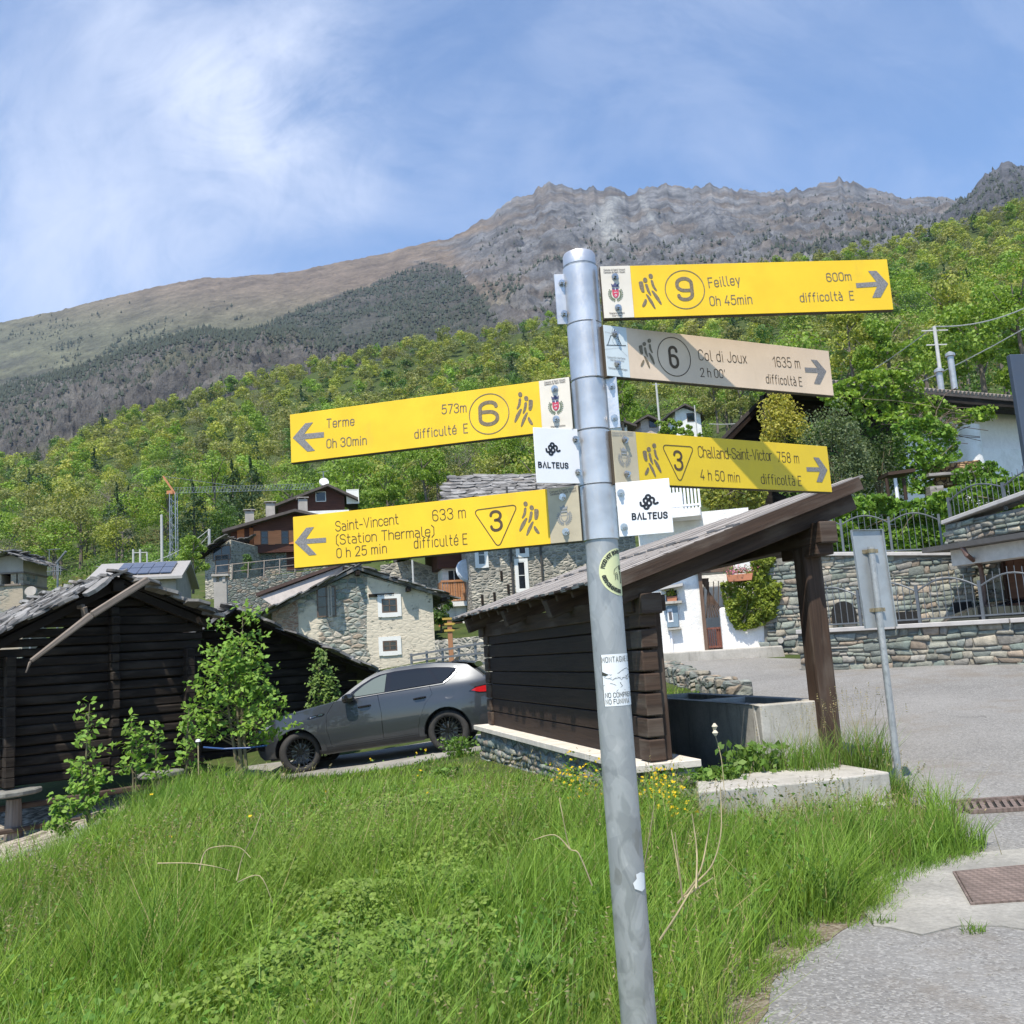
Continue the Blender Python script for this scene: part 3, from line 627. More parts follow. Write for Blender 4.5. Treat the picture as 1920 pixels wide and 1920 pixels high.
# ================================================================ LETTERING: single-stroke engraver's alphabet
S_ = 's'
GL = {
'0': (.5, [('c', (0, 0), (.5, 0), (.5, 1), (0, 1))]), '1': (.34, [('o', (.02, .72, S_), (.3, 1, S_), (.3, 0))]),
'2': (.5, [('o', (.02, .74), (.02, 1), (.5, 1), (.5, .6), (.02, 0, S_), (.5, 0))]), '3': (.5, [('o', (0, .8), (0, 1), (.48, 1), (.48, .54), (.2, .54)), ('o', (.2, .54), (.5, .54), (.5, 0), (0, 0), (0, .22))]),
'4': (.5, [('o', (.3, 1), (0, .25, S_), (.5, .25)), ('o', (.36, .45), (.36, 0))]), '5': (.5, [('o', (.46, 1), (.06, 1, S_), (.03, .55, S_), (.14, .62), (.5, .62), (.5, 0), (0, 0), (0, .2))]),
'6': (.5, [('o', (.47, .8), (.47, 1), (0, 1), (0, 0), (.5, 0), (.5, .57), (.02, .57))]), '7': (.48, [('o', (0, 1), (.48, 1, S_), (.17, 0))]),
'8': (.5, [('c', (.03, .54), (.47, .54), (.47, 1), (.03, 1)), ('c', (0, 0), (.5, 0), (.5, .54), (0, .54))]), '9': (.5, [('o', (.03, .2), (.03, 0), (.5, 0), (.5, 1), (0, 1), (0, .43), (.48, .43))]),
'A': (.54, [('o', (0, 0), (.27, 1, S_), (.54, 0)), ('o', (.09, .3), (.45, .3))]), 'B': (.5, [('o', (0, .54), (.44, .54), (.44, 1), (0, 1, S_), (0, 0, S_), (.5, 0), (.5, .54), (0, .54))]),
'C': (.5, [('o', (.5, .76), (.5, 1), (0, 1), (0, 0), (.5, 0), (.5, .24))]), 'D': (.5, [('c', (0, 0, S_), (.5, 0), (.5, 1), (0, 1, S_))]), 'E': (.44, [('o', (.44, 1), (0, 1, S_), (0, 0, S_), (.44, 0)), ('o', (0, .53), (.38, .53))]),
'F': (.44, [('o', (.44, 1), (0, 1, S_), (0, 0)), ('o', (0, .53), (.38, .53))]), 'G': (.5, [('o', (.5, .76), (.5, 1), (0, 1), (0, 0), (.5, 0), (.5, .46, S_), (.28, .46))]), 'I': (.1, [('o', (.05, 0), (.05, 1))]),
'J': (.42, [('o', (.42, 1), (.42, 0), (0, 0), (0, .25))]), 'L': (.42, [('o', (0, 1), (0, 0, S_), (.42, 0))]), 'M': (.62, [('o', (0, 0), (0, 1, S_), (.31, .3, S_), (.62, 1, S_), (.62, 0))]), 'N': (.5, [('o', (0, 0), (0, 1, S_), (.5, 0, S_), (.5, 1))]),
'O': (.52, [('c', (0, 0), (.52, 0), (.52, 1), (0, 1))]), 'P': (.48, [('o', (0, 0), (0, 1, S_), (.48, 1), (.48, .46), (0, .46))]), 'R': (.5, [('o', (0, 0), (0, 1, S_), (.48, 1), (.48, .48), (0, .48)), ('o', (.25, .48), (.5, 0))]),
'S': (.5, [('o', (.48, .78), (.48, 1), (0, 1), (0, .54), (.5, .48), (.5, 0), (0, 0), (0, .22))]), 'T': (.5, [('o', (0, 1), (.5, 1)), ('o', (.25, 1), (.25, 0))]), 'U': (.5, [('o', (0, 1), (0, 0), (.5, 0), (.5, 1))]), 'V': (.54, [('o', (0, 1), (.27, 0, S_), (.54, 1))]),
'^': (.54, [('o', (0, 0), (.27, 1, S_), (.54, 0))]),
'a': (.4, [('o', (.02, .68), (.4, .68), (.4, 0)), ('o', (.4, .4), (0, .4), (0, 0), (.4, 0))]), 'c': (.38, [('o', (.38, .55), (.38, .7), (0, .7), (0, 0), (.38, 0), (.38, .15))]), 'd': (.42, [('o', (.42, 1), (.42, 0)), ('c', (0, 0), (.42, 0), (.42, .7), (0, .7))]),
'e': (.42, [('o', (0, .34), (.42, .34, S_), (.42, .7), (0, .7), (0, 0), (.4, 0), (.4, .14))]), 'f': (.3, [('o', (.3, 1), (.1, 1), (.1, 0)), ('o', (0, .68), (.26, .68))]), 'h': (.42, [('o', (0, 1), (0, 0)), ('o', (0, .4), (0, .7), (.42, .7), (.42, 0))]),
'i': (.1, [('o', (.05, .68), (.05, 0)), ('o', (.05, .92), (.05, .96))]), 'l': (.2, [('o', (.04, 1), (.04, 0), (.2, 0))]), 'm': (.64, [('o', (0, 0), (0, .7)), ('o', (0, .4), (0, .7), (.32, .7), (.32, 0)), ('o', (.32, .4), (.32, .7), (.64, .7), (.64, 0))]),
'n': (.42, [('o', (0, 0), (0, .7)), ('o', (0, .4), (0, .7), (.42, .7), (.42, 0))]), 'o': (.42, [('c', (0, 0), (.42, 0), (.42, .7), (0, .7))]), 'r': (.28, [('o', (0, 0), (0, .7)), ('o', (0, .38), (0, .7), (.28, .7))]), 's': (.36, [('o', (.36, .56), (.36, .7), (0, .7), (0, .38), (.36, .34), (.36, 0), (0, 0), (0, .14))]),
't': (.3, [('o', (.1, 1), (.1, 0), (.3, 0)), ('o', (0, .68), (.28, .68))]), 'u': (.42, [('o', (0, .7), (0, 0), (.42, 0)), ('o', (.42, .7), (.42, 0))]), 'v': (.42, [('o', (0, .7), (.21, 0, S_), (.42, .7))]), 'x': (.4, [('o', (0, .7), (.4, 0)), ('o', (0, 0), (.4, .7))]), 'y': (.42, [('o', (0, .7), (.21, 0)), ('o', (.42, .7), (.12, -.28))]),
'-': (.3, [('o', (0, .38), (.3, .38))]), "'": (.08, [('o', (.06, 1), (.03, .8))]), '(': (.2, [('o', (.2, 1.08), (.0, .85, S_), (0, .1, S_), (.2, -.14))]), ')': (.2, [('o', (0, 1.08), (.2, .85, S_), (.2, .1, S_), (0, -.14))]), '.': (.08, [('o', (.04, 0), (.04, .03))]),
'é': (.42, [('o', (0, .34), (.42, .34, S_), (.42, .7), (0, .7), (0, 0), (.4, 0), (.4, .14)), ('o', (.18, .84), (.30, 1.0))]), 'à': (.4, [('o', (.02, .68), (.4, .68), (.4, 0)), ('o', (.4, .4), (0, .4), (0, 0), (.4, 0)), ('o', (.12, 1.0), (.24, .84))]), 'g': (.42, [('c', (0, 0), (.42, 0), (.42, .7), (0, .7)), ('o', (.42, .7), (.42, -.28), (.04, -.28))]), 'p': (.42, [('o', (0, .7), (0, -.28)), ('c', (0, 0), (.42, 0), (.42, .7), (0, .7))]),
}
def fillet(pts, r, closed):
    n = len(pts); out = []
    for i, p in enumerate(pts):
        sharp = len(p) > 2; c = Vector(p[:2])
        if sharp or (not closed and i in (0, n-1)): out.append(c); continue
        a = Vector(pts[i-1][:2]); b = Vector(pts[(i+1) % n][:2]); da = (a-c); db = (b-c)
        fa = .97 if (not closed and i == 1) else .5; fb = .97 if (not closed and i == n-2) else .5
        k = min(r, da.length*fa, db.length*fb); da.normalize(); db.normalize(); q0 = c+da*k; q1 = c+db*k
        for s in range(6):
            u = s/5; wq = .7071*2*u*(1-u); out.append((q0*((1-u)**2)+c*wq+q1*(u*u))/((1-u)**2+wq+u*u))
    res = [out[0]]
    for q in out[1:]:
        if (q-res[-1]).length > 1e-4: res.append(q)
    return res
class Ink:
    """flat strokes and shapes in a plane (u, v), laid on a surface through map(u, v) -> point"""
    def __init__(s): s.q = []; s.t = []
    def stroke(s, pts, w, closed=False, cap=True):
        pts = [Vector(p[:2]) for p in pts]; n = len(pts)
        if n < 2: return
        L = []; Rr = []
        for i, p in enumerate(pts):
            a = pts[i-1] if (i > 0 or closed) else None; b = pts[(i+1) % n] if (i < n-1 or closed) else None
            d0 = (p-a).normalized() if a is not None else (b-p).normalized(); d1 = (b-p).normalized() if b is not None else d0
            t = (d0+d1); t = t.normalized() if t.length > 1e-6 else d0
            m = Vector((-t.y, t.x)); k = w/2/max(.45, m.dot(Vector((-d0.y, d0.x))))
            L.append(p+m*k); Rr.append(p-m*k)
        for i in range(n if closed else n-1):
            j = (i+1) % n; s.q.append((Rr[i], Rr[j], L[j], L[i]))
        if cap and not closed:
            for p in (pts[0], pts[-1]): s.disc(p, w/2, 8)
    def disc(s, c, r, n=16, ry=None):
        c = Vector(c[:2]); ry = ry or r
        s.t.append([c+Vector((r*math.cos(6.2832*k/n), ry*math.sin(6.2832*k/n))) for k in range(n)])
    def poly(s, pts): s.t.append([Vector(p[:2]) for p in pts])
    def ring(s, c, r, w, n=40, ry=None, a0=0, a1=6.28318):
        ry = ry or r; full = a1-a0 > 6.28
        s.stroke([(c[0]+r*math.cos(a0+(a1-a0)*k/n), c[1]+ry*math.sin(a0+(a1-a0)*k/n)) for k in range(n if full else n+1)], w, full)
    def text(s, txt, p0, p1, h, w, track=.2, arc=None, slant=0):
        """text from p0 along to p1 (baseline), cap height h; arc=(centre, radius, start angle, clockwise sign) bends it"""
        adv = 0; items = []
        for ch in txt:
            if ch == ' ': adv += .34; continue
            g = GL[ch]; items.append((adv, g)); adv += g[0]+track
        adv -= track; p0 = Vector(p0); p1 = Vector(p1); d = (p1-p0); L = d.length; d.normalize(); nrm = Vector((-d.y, d.x)); sx = L/adv
        def place(x, y):
            if arc:
                c, r, a0, sg = arc; a = a0+sg*x*sx/r; rr = r+(-sg)*y*h
                return Vector((c[0]+rr*math.cos(a), c[1]+rr*math.sin(a)))
            return p0+d*((x+slant*y)*sx)+nrm*(y*h)
        for a, (gw, st) in items:
            for q in st:
                pts = fillet(list(q[1:]), .25, q[0] == 'c'); pp = []
                for u in pts: pp.append(place(a+u.x, u.y))
                s.stroke(pp, w, q[0] == 'c')
    def build(s, name, mat, parent, fmap, lift=.0006):
        m = MB()
        for q in s.q: m.face([fmap(p.x, p.y, lift) for p in q])
        for k, q in enumerate(s.t):
            m.face([fmap(p.x, p.y, lift+.0001+.00002*(k % 5)) for p in q])
        o = m.build(name, mat, parent)
        return o

# ================================================================ SIGNPOST
PX, PY = 0.1997, 2.16; RP = .038
t = NT('galvanised_steel'); v = t.co('Object'); vo = t.n('ShaderNodeTexVoronoi', {'feature': 'F1'}, Vector=t.co('Object', (28, 28, 16)), Scale=1.)
bl = t.noise(t.co('Object', (9, 9, 5)), 2.2, 3, .5, 1.2); fi = t.noise(v, 120, 3, .6)
c = t.ramp(bl, [(.38, (.34, .35, .355)), (.47, (.43, .435, .435)), (.60, (.40, .41, .41)), (.68, (.47, .475, .47))])
c = t.mix(.35, c, t.ramp(t.n('ShaderNodeSeparateColor', Color=vo.outputs['Color']).outputs[0], [(0, (.62, .64, .66)), (1, (1.1, 1.1, 1.08))]), 'MULTIPLY')
dr = t.step(t.noise(t.co('Object', (16, 16, 9)), 1.6, 2, .4), .66, .70); c = t.mix(t.math('MULTIPLY', dr, .55), c, (.24, .24, .22))
GALV = t.done(c, t.step(bl, .35, .65, .42, .58), .55, t.bump(fi, .15, .002), .5)
t = NT('brushed_aluminium'); v = t.co('Object', (160, 160, 160)); f = t.noise(v, 1.4, 4, .65); b2 = t.noise(t.co('Object'), 14, 4)
ALU = t.done(t.mix(t.step(b2, .3, .7), (.50, .50, .51), (.66, .66, .67)), t.step(f, .3, .7, .36, .52), .75, t.bump(f, .25, .001), .5)
def board_paint(name, c):
    t = NT(name); f = t.noise(t.co('Object'), 9, 6, .6); g = t.noise(t.co('Object'), 420, 3, .6)
    st = t.step(t.noise(t.co('Object', (5, 5, 2.2)), 2.6, 6, .7), .55, .75); sc = t.step(t.noise(t.co('Object', (60, 60, 900)), 1.0, 3, .6), .70, .74)
    cc = t.mix(t.step(f, .35, .7), tuple(x*.90 for x in c), c); cc = t.mix(t.math('MULTIPLY', st, .16), cc, (.30, .22, .10)); cc = t.mix(t.math('MULTIPLY', sc, .10), cc, (.9, .85, .7))
    return t.done(cc, t.step(f, .3, .7, .38, .58), 0, t.bump(g, .12, .0006), .35)
YEL = board_paint('yellow_enamel', (.88, .575, .028)); YEL2 = board_paint('deep_yellow_enamel', (.80, .56, .028)); TAN = board_paint('sun_bleached_enamel', (.74, .585, .44))
BACKING = plain('dark_board_edge', (.075, .058, .04), .7)
WHITEP = plain('white_plate', (.80, .80, .82), .38, var=.04, scale=12)
CREAM = plain('cream_plate', (.72, .66, .57), .4, var=.08, scale=14)
FADED = plain('yellowed_plate', (.50, .43, .30), .34, var=.22, scale=9)
PALEBLUE = plain('pale_plate', (.62, .68, .70), .4, var=.08, scale=14)
t = NT('engraving'); f = t.noise(t.co('Object'), 260, 4, .7); ENG = t.done(t.ramp(f, [(.3, (.10, .078, .045)), (.7, (.26, .21, .14))]), .7)
t = NT('engraved_metal'); f = t.noise(t.co('Object'), 330, 4, .75); ENM = t.done(t.ramp(f, [(.3, (.12, .112, .108)), (.7, (.34, .325, .32))]), .6, .3)
ENB = plain('engraved_brown', (.085, .055, .030), .7, var=.2, scale=80); BLACKINK = plain('black_ink', (.012, .013, .018), .4, var=.0)
CRED = plain('crest_red', (.55, .05, .10), .5); CGREEN = plain('crest_green', (.09, .14, .06), .5); CBLUE = plain('crest_blue', (.07, .07, .16), .5); GREYINK = plain('faded_ink', (.28, .29, .30), .5); DKGREY = plain('dark_grey_ink', (.12, .11, .11), .5)
BOLTM = plain('bolt_steel', (.52, .50, .48), .28, .9, var=.3, scale=60)

class Frame:
    """plane of a sign: origin on the near side, u along, v up (world z), w towards the reader"""
    def __init__(s, p, yaw, z0): s.o = Vector((p[0], p[1], z0)); s.u = Vector((math.cos(yaw), math.sin(yaw), 0)); s.n = Vector((math.sin(yaw), -math.cos(yaw), 0))
    def pt(s, u, v, w=0): return s.o+s.u*u+Vector((0, 0, v))+s.n*w
    def hit(s, px, py):
        d = ray(px, py); c = Vector((0, 0, CAM_Z)); k = (s.o-c).dot(s.n)/d.dot(s.n); q = c+d*k-s.o; return Vector((q.dot(s.u), q.z))
    def slab(s, m, u0, u1, v0, v1, t, w0=0):
        c = [(u0, v0), (u1, v0), (u1, v1), (u0, v1)]; return m.prism([s.pt(a, b, w0) for a, b in c], s.n*-t)
def bolt(fr, u, v, parent, w=.004, r=.0075):
    m = MB(); C = fr.pt(u, v, 0); n = fr.n
    m.tube([C+n*.0003, C+n*.0022], r*1.1, 16); m.tube([C+n*.0022, C+n*.0075], r*.86, 6); m.tube([C+n*.0075, C+n*.0125], r*.45, 10)
    m.build('bolt', BOLTM, parent, smooth=True)
def collar(z0, z1, root, seam=None, r=.0415):
    m = MB(); pr_ = [(r-.003, z0), (r, z0+.0015), (r, z1-.0015), (r-.003, z1)]
    n = 40
    vs = [Vector((PX+q*math.cos(6.2832*k/n), PY+q*math.sin(6.2832*k/n), z)) for q, z in pr_ for k in range(n)]
    m.faces(vs, [(i*n+k, i*n+(k+1) % n, (i+1)*n+(k+1) % n, (i+1)*n+k) for i in range(3) for k in range(n)])
    if seam is not None:
        a = seam; e = Vector((math.cos(a), math.sin(a), 0)); tg = Vector((-e.y, e.x, 0)); c = Vector((PX, PY, (z0+z1)/2))+e*(r+.002)
        m.prism([c+tg*x+e*y+Vector((0, 0, z0-c.z)) for x, y in ((-.004, -.004), (.004, -.004), (.004, .004), (-.004, .004))], (0, 0, z1-z0))
    return m.build('clamp', ALU, root, smooth=True)
def flange(fr, u0, u1, v0, v1, clamp, vb):
    m = MB(); fr.slab(m, u0, u1, v0, v1, .004); o = m.build('flange', ALU, clamp, bevel=.0008, seg=1)
    for v in vb: bolt(fr, (u0+u1)/2, v, clamp)
HIK = [[(750, 570), (790, 562), (815, 568), (828, 725), (790, 728), (762, 660)], [(838, 600), (878, 598), (893, 680), (915, 765), (905, 775), (868, 725), (850, 665)], [(925, 540), (962, 545), (975, 635), (1003, 695), (990, 708), (970, 690), (938, 640)],
       [(835, 745), (868, 758), (922, 850), (950, 955), (940, 968), (920, 940), (875, 850)], [(828, 812), (850, 835), (840, 885), (808, 933), (785, 937), (777, 920), (792, 880)], [(918, 695), (950, 700), (1008, 785), (1038, 888), (1025, 908), (1005, 880), (958, 800)]]
HIC = [(938, 488, 32, 37), (850, 545, 32, 37)]
def hikers(fr, x0, y0, x1, y1, x0b, x1b, mirror=False, mat=None, root=None):
    """two walkers with rucksacks; the corner points of their box come from the picture of the sign"""
    tl, tr_, bl_, br = fr.hit(x0, y0), fr.hit(x1, y0), fr.hit(x0b, y1), fr.hit(x1b, y1)
    def mp(a, b):
        f = (a-750)/290; g = (b-450)/520
        if mirror: f = 1-f
        return (tl*(1-f)+tr_*f)*(1-g)+(bl_*(1-f)+br*f)*g
    ink = Ink()
    for q in HIK:
        pts = [mp(*p) for p in q]; ink.poly(fillet([tuple(p) for p in pts], .004, True))
    for a, b, r, r2 in HIC: ink.poly([mp(a+r*math.cos(k*.393), b+r2*math.sin(k*.393)) for k in range(16)])
    return ink.build('hiker_symbol', mat or ENG, root, fr.pt)
def arrow_shape(fr, tip, tail_t, tail_b, up, lo, root, w=.0145):
    """chevron arrow as on the sign: shaft and two barbs"""
    T, a, b, u, l = fr.hit(*tip), fr.hit(*tail_t), fr.hit(*tail_b), fr.hit(*up), fr.hit(*lo)
    ink = Ink(); mid = (a+b)/2; hw = abs(a.y-b.y); s = 1 if T.x > mid.x else -1
    ink.stroke([mid, Vector((T.x-s*w*1.1, T.y))], hw, cap=False)
    for e in (u, l):
        d = (e-T).normalized(); ink.poly([T, T+Vector((-s*w*1.75, 0)), e+Vector((-s*w*.9, 0)), e+Vector((s*w*.55, 0))])
    return ink.build('arrow', ENM, root, fr.pt)
def crest(fr, cx, cy, s, root, faded=False):
    """town arms on the fixing plate: crown, shield in a laurel wreath"""
    c = fr.hit(cx, cy)
    def at_(x, y): return (c.x+x*s, c.y+y*s)
    g, r, b = (GREYINK, GREYINK, GREYINK) if faded else (CGREEN, CRED, CBLUE)
    w = Ink()
    for sg in (-1, 1):
        w.stroke([at_(sg*.62*math.cos(a), -.12+.72*math.sin(a)) for a in np.linspace(-1.45, .55, 12)], .05*s)
        for a in np.linspace(-1.3, .6, 9):
            for rr in (.52, .74): w.disc(at_(sg*rr*math.cos(a), -.12+(rr+.08)*math.sin(a)), .075*s, 7, .05*s)
    w.build('wreath', g, root, fr.pt, .0007)
    k = Ink(); sh = [(-.34, .42), (.34, .42), (.34, -.2), (.18, -.48), (0, -.58), (-.18, -.48), (-.34, -.2)]
    if faded: k.stroke([at_(*p) for p in sh], .06*s, True); k.stroke([at_(-.34, .05), at_(.34, .05)], .05*s)
    else: k.poly([at_(*p) for p in sh])
    k.build('shield', r, root, fr.pt, .0009)
    d = Ink(); d.poly([at_(*p) for p in [(-.34, .70), (.34, .70), (.42, 1.02), (.2, .86), (0, 1.1), (-.2, .86), (-.42, 1.02)]]); d.stroke([at_(-.33, .42), at_(.33, .42)], .16*s, cap=False); d.stroke([at_(-.34, .66), at_(.34, .66)], .07*s)
    d.build('crown', b, root, fr.pt, .0012)
    if not faded:
        e = Ink(); e.stroke([at_(0, .26), at_(0, .52)], .06*s); e.stroke([at_(-.16, -.02), at_(-.06, .06), at_(.02, -.02)], .045*s); e.stroke([at_(.05, .06), at_(.17, .02)], .045*s); e.ring(at_(0, -.3), .09*s, .04*s, 10); e.build('shield_charge', WHITEP, root, fr.pt, .0014)
def T(fr, ink, s, a, b, h, w, tr=.22): ink.text(s, fr.hit(*a), fr.hit(*b), h, w, tr)
def small_caption(fr, ink, rows, w=.0006):
    for s, a, b, h in rows: ink.text(s, fr.hit(*a), fr.hit(*b), h, w, .16)

def make_sign(label, p, yaw, z0, z1, corners, plate_px, paint, plate_mat, clamp_z, seam=None):
    """board + fixing plate + clamp; corners = left and right end of the painted board in the picture"""
    root = thing('direction_sign', label, 'sign', (PX, PY, z0), 'direction signs on the post')
    fr = Frame(p, yaw, z0); H = z1-z0
    u0 = fr.hit(*corners[0]).x; u1 = fr.hit(*corners[1]).x; p0 = fr.hit(*plate_px[0]).x; p1 = fr.hit(*plate_px[1]).x
    lo, hi = min(u0, p0), max(u1, p1)
    m = MB(); fr.slab(m, lo-.001, hi+.001, -.0025, H, .011, -.0012); m.build('backing', BACKING, root, bevel=.0008, seg=1)
    m = MB(); fr.slab(m, u0, u1, 0, H, .002, .001); bd = m.build('board', paint, root, bevel=.0005, seg=1)
    m = MB(); fr.slab(m, p0, p1, 0, H, .002, .0022); pl = m.build('fixing_plate', plate_mat, root, bevel=.0005, seg=1)
    cl = collar(*clamp_z, root, seam)
    f2 = Frame(fr.pt(0, 0, .001), yaw, z0); f3 = Frame(fr.pt(0, 0, .0022), yaw, z0)
    return root, f2, f3, bd, pl, cl
# --- pole
pole = thing('sign_post', 'grey galvanised steel pole carrying the yellow trail signs', 'signpost', (PX, PY, 0))
m = MB(); m.tube([(PX, PY, -.3), (PX, PY, 1.0), (PX, PY, 2.0), (PX, PY, 2.527)], RP, 48); m.build('pole', GALV, pole, smooth=True)
m = MB(); n = 40; prof = [(RP+.0008, 2.505), (RP+.001, 2.530), (RP-.002, 2.536), (RP-.012, 2.5395), (.0, 2.541)]
vs = [Vector((PX+max(q, 1e-4)*math.cos(6.2832*k/n), PY+max(q, 1e-4)*math.sin(6.2832*k/n), z)) for q, z in prof for k in range(n)]
m.faces(vs, [(i*n+k, i*n+(k+1) % n, (i+1)*n+(k+1) % n, (i+1)*n+k) for i in range(len(prof)-1) for k in range(n)]); m.build('cap', ALU, pole, smooth=True)
# --- 1: Feilley
root, f, g, bd, pl, cl = make_sign('topmost yellow direction sign reading Feilley, pointing right', (.246, 2.128), rad(5.6), 2.361, 2.489, ((1185, 548), (1669, 535)), ((1129, 550), (1185, 548)), YEL, CREAM, (2.358, 2.5), None)
k = Ink(); T(f, k, 'Feilley', (1330, 539), (1388, 533), .0235, .0024); T(f, k, '0h 45min', (1332, 573), (1410, 569), .0225, .0024); T(f, k, '600m', (1551, 528), (1596, 525), .0205, .0023); T(f, k, 'difficoltà  E', (1501, 566), (1601, 562), .0215, .0023); k.build('lettering', ENG, bd, f.pt)
k = Ink(); c = f.hit(1284, 543); k.ring(c, .0475, .0022, 48); k.text('9', f.hit(1272, 562), f.hit(1299, 561), .052, .0085); k.build('route_number', ENG, bd, f.pt)
hikers(f, 1196, 513, 1232, 580, 1200, 1243, root=bd); arrow_shape(f, (1665, 532), (1605, 531), (1605, 540), (1637, 508), (1645, 558), bd)
crest(g, 1154, 549, .0225, pl); k = Ink(); small_caption(g, k, [('Comune di Saint Vincent', (1132, 508), (1172, 507), .0042), ('Commune de Saint Vincent', (1132, 512.5), (1172, 511.5), .0042), ('Itinerario turistico', (1143, 589), (1171, 588), .0042), ('Sentieri', (1148, 593.5), (1168, 592.8), .0042)]); k.build('caption', DKGREY, pl, g.pt)
for q in ((1153, 519), (1159, 577)): h = g.hit(*q); bolt(g, h.x, h.y, pl)
fr = Frame((PX-.055, PY-.012), rad(5.6), 2.361); a = fr.hit(1038, 505).x; b = fr.hit(1062, 505).x+.004; flange(fr, a, b, .0, .125, cl, (.026, .102))
# --- 2: Col di Joux
root, f, g, bd, pl, cl = make_sign('beige faded direction sign reading Col di Joux, second from the top', (.241, 2.128), rad(27.0), 2.222, 2.345, ((1177, 660), (1558, 699)), ((1134, 656), (1177, 660)), TAN, PALEBLUE, (2.222, 2.357), -1.12)
k = Ink(); T(f, k, 'Col di Joux', (1311, 675), (1400, 681), .0265, .0020); T(f, k, "2 h 00'", (1314, 706), (1360, 709), .0215, .0020); T(f, k, '1635 m', (1450, 687), (1500, 690), .026, .0020); T(f, k, 'difficoltà E', (1437, 718), (1504, 724), .0235, .0020); k.build('lettering', ENB, bd, f.pt)
k = Ink(); c = f.hit(1264, 669); k.ring(c, .0485, .0022, 48); k.text('6', f.hit(1258, 688), f.hit(1272, 689), .050, .0075); k.build('route_number', ENB, bd, f.pt)
hikers(f, 1197, 635, 1228, 691, 1198, 1228, root=bd); arrow_shape(f, (1549, 696), (1509, 689), (1509, 698), (1527, 675), (1533, 720), bd)
k = Ink(); A = g.hit(1139, 647); B = g.hit(1165, 647.5); C_ = g.hit(1152, 618); k.stroke([g.hit(1137, 647), g.hit(1173, 648)], .0016); k.stroke([A, g.hit(1145, 629), g.hit(1153, 629)], .0013); k.stroke([B, C_, g.hit(1150, 626)], .0016)
c = g.hit(1154, 640)
for a in range(12): k.disc((c.x+.008*math.cos(a*.5236), c.y+.009*math.sin(a*.5236)), .0009, 6)
k.build('mountain_emblem', BLACKINK, pl, g.pt)
k = Ink(); small_caption(g, k, [('Comunità Montana', (1139, 671), (1172, 674), .0045), ('Monte Cervino', (1144, 676), (1170, 679), .0045), ('Comunauté de Montagne', (1141, 691), (1176, 695), .0042)]); k.stroke([g.hit(1134, 622), g.hit(1146, 625), g.hit(1149, 615)], .0006); k.stroke([g.hit(1134, 655), g.hit(1160, 652), g.hit(1176, 668)], .0005); k.build('caption', GREYINK, pl, g.pt)
for q in ((1153, 627), (1157, 683)): h = g.hit(*q); bolt(g, h.x, h.y, pl)
# --- 3: Terme
root, f, g, bd, pl, cl = make_sign('upper yellow direction sign pointing left, reading Terme', (.153, 2.128), rad(-13.9), 2.102, 2.225, ((545, 820), (1014, 765)), ((1014, 765), (1071, 756)), YEL, CREAM, (2.1, 2.22), None)
k = Ink(); T(f, k, 'Terme', (613, 802), (664, 797), .0215, .0024); T(f, k, '0h 30min', (613, 840), (687, 833), .0215, .0024); T(f, k, '573m', (829, 776), (874, 772), .0215, .0023); T(f, k, 'difficulté  E', (778, 822), (877, 811), .0215, .0023); k.build('lettering', ENG, bd, f.pt)
k = Ink(); c = f.hit(917, 776); k.ring(c, .0485, .0022, 48); k.text('6', f.hit(901, 797), f.hit(933, 794), .053, .0088); k.build('route_number', ENG, bd, f.pt)
hikers(f, 963, 735, 998, 801, 964, 1004, True, root=bd); arrow_shape(f, (549, 821), (607, 810), (608, 820), (578, 793), (582, 846), bd)
crest(g, 1042, 760, .0225, pl); k = Ink(); small_caption(g, k, [('Comune di Saint Vincent', (1021, 719), (1060, 713), .0042), ('Commune de Saint Vincent', (1021, 723), (1060, 717), .0042), ('Itinerario turistico', (1033, 802), (1060, 799), .004)]); k.build('caption', DKGREY, pl, g.pt)
for q in ((1040, 729), (1043, 786)): h = g.hit(*q); bolt(g, h.x, h.y, pl)
fr = Frame((PX+.05, PY-.022), rad(-8), 2.1); a = fr.hit(1141, 745).x-.003; b = fr.hit(1159, 745).x; flange(fr, a, b, .0, .122, cl, (.024, .1))
# --- 4: Challand
root, f, g, bd, pl, cl = make_sign('lower yellow direction sign pointing right, reading Challand-Saint-Victor', (.24, 2.128), rad(30.3), 1.969, 2.093, ((1194.5, 857), (1555, 881)), ((1149, 853), (1194.5, 857)), YEL2, FADED, (1.971, 2.098), None)
k = Ink(); T(f, k, 'Challand-Saint-Victor', (1310, 857), (1448, 864), .0270, .0020, .12); T(f, k, '758 m', (1458, 866), (1498, 868), .026, .0020); T(f, k, '4 h 50 min', (1314, 899), (1387, 904), .0245, .0020); T(f, k, 'difficoltà E', (1428, 907), (1503, 911), .0255, .0020); k.build('lettering', ENB, bd, f.pt)
k = Ink(); P_ = [f.hit(1243, 834), f.hit(1299, 838), f.hit(1275, 899)]
tri = fillet([tuple(f.hit(1240, 834)), tuple(f.hit(1301, 838)), tuple(f.hit(1275, 906))], .014, True); k.stroke(tri, .0022, True); k.text('3', f.hit(1266, 880), f.hit(1280, 881), .044, .0062); k.build('route_number', ENB, bd, f.pt)
k = Ink(); 
hikers(f, 1204, 831, 1238, 895, 1205, 1241, root=bd); arrow_shape(f, (1551, 881), (1512, 876), (1512, 884), (1531, 858), (1537, 904), bd)
crest(g, 1170, 858, .0225, pl, True); k = Ink(); small_caption(g, k, [('Comune di Saint Vincent', (1147, 813), (1187, 813), .0042), ('Commune de Saint Vincent', (1147, 817.5), (1187, 817.5), .0042)]); k.build('caption', GREYINK, pl, g.pt)
for q in ((1171, 825), (1175, 889)): h = g.hit(*q); bolt(g, h.x, h.y, pl)
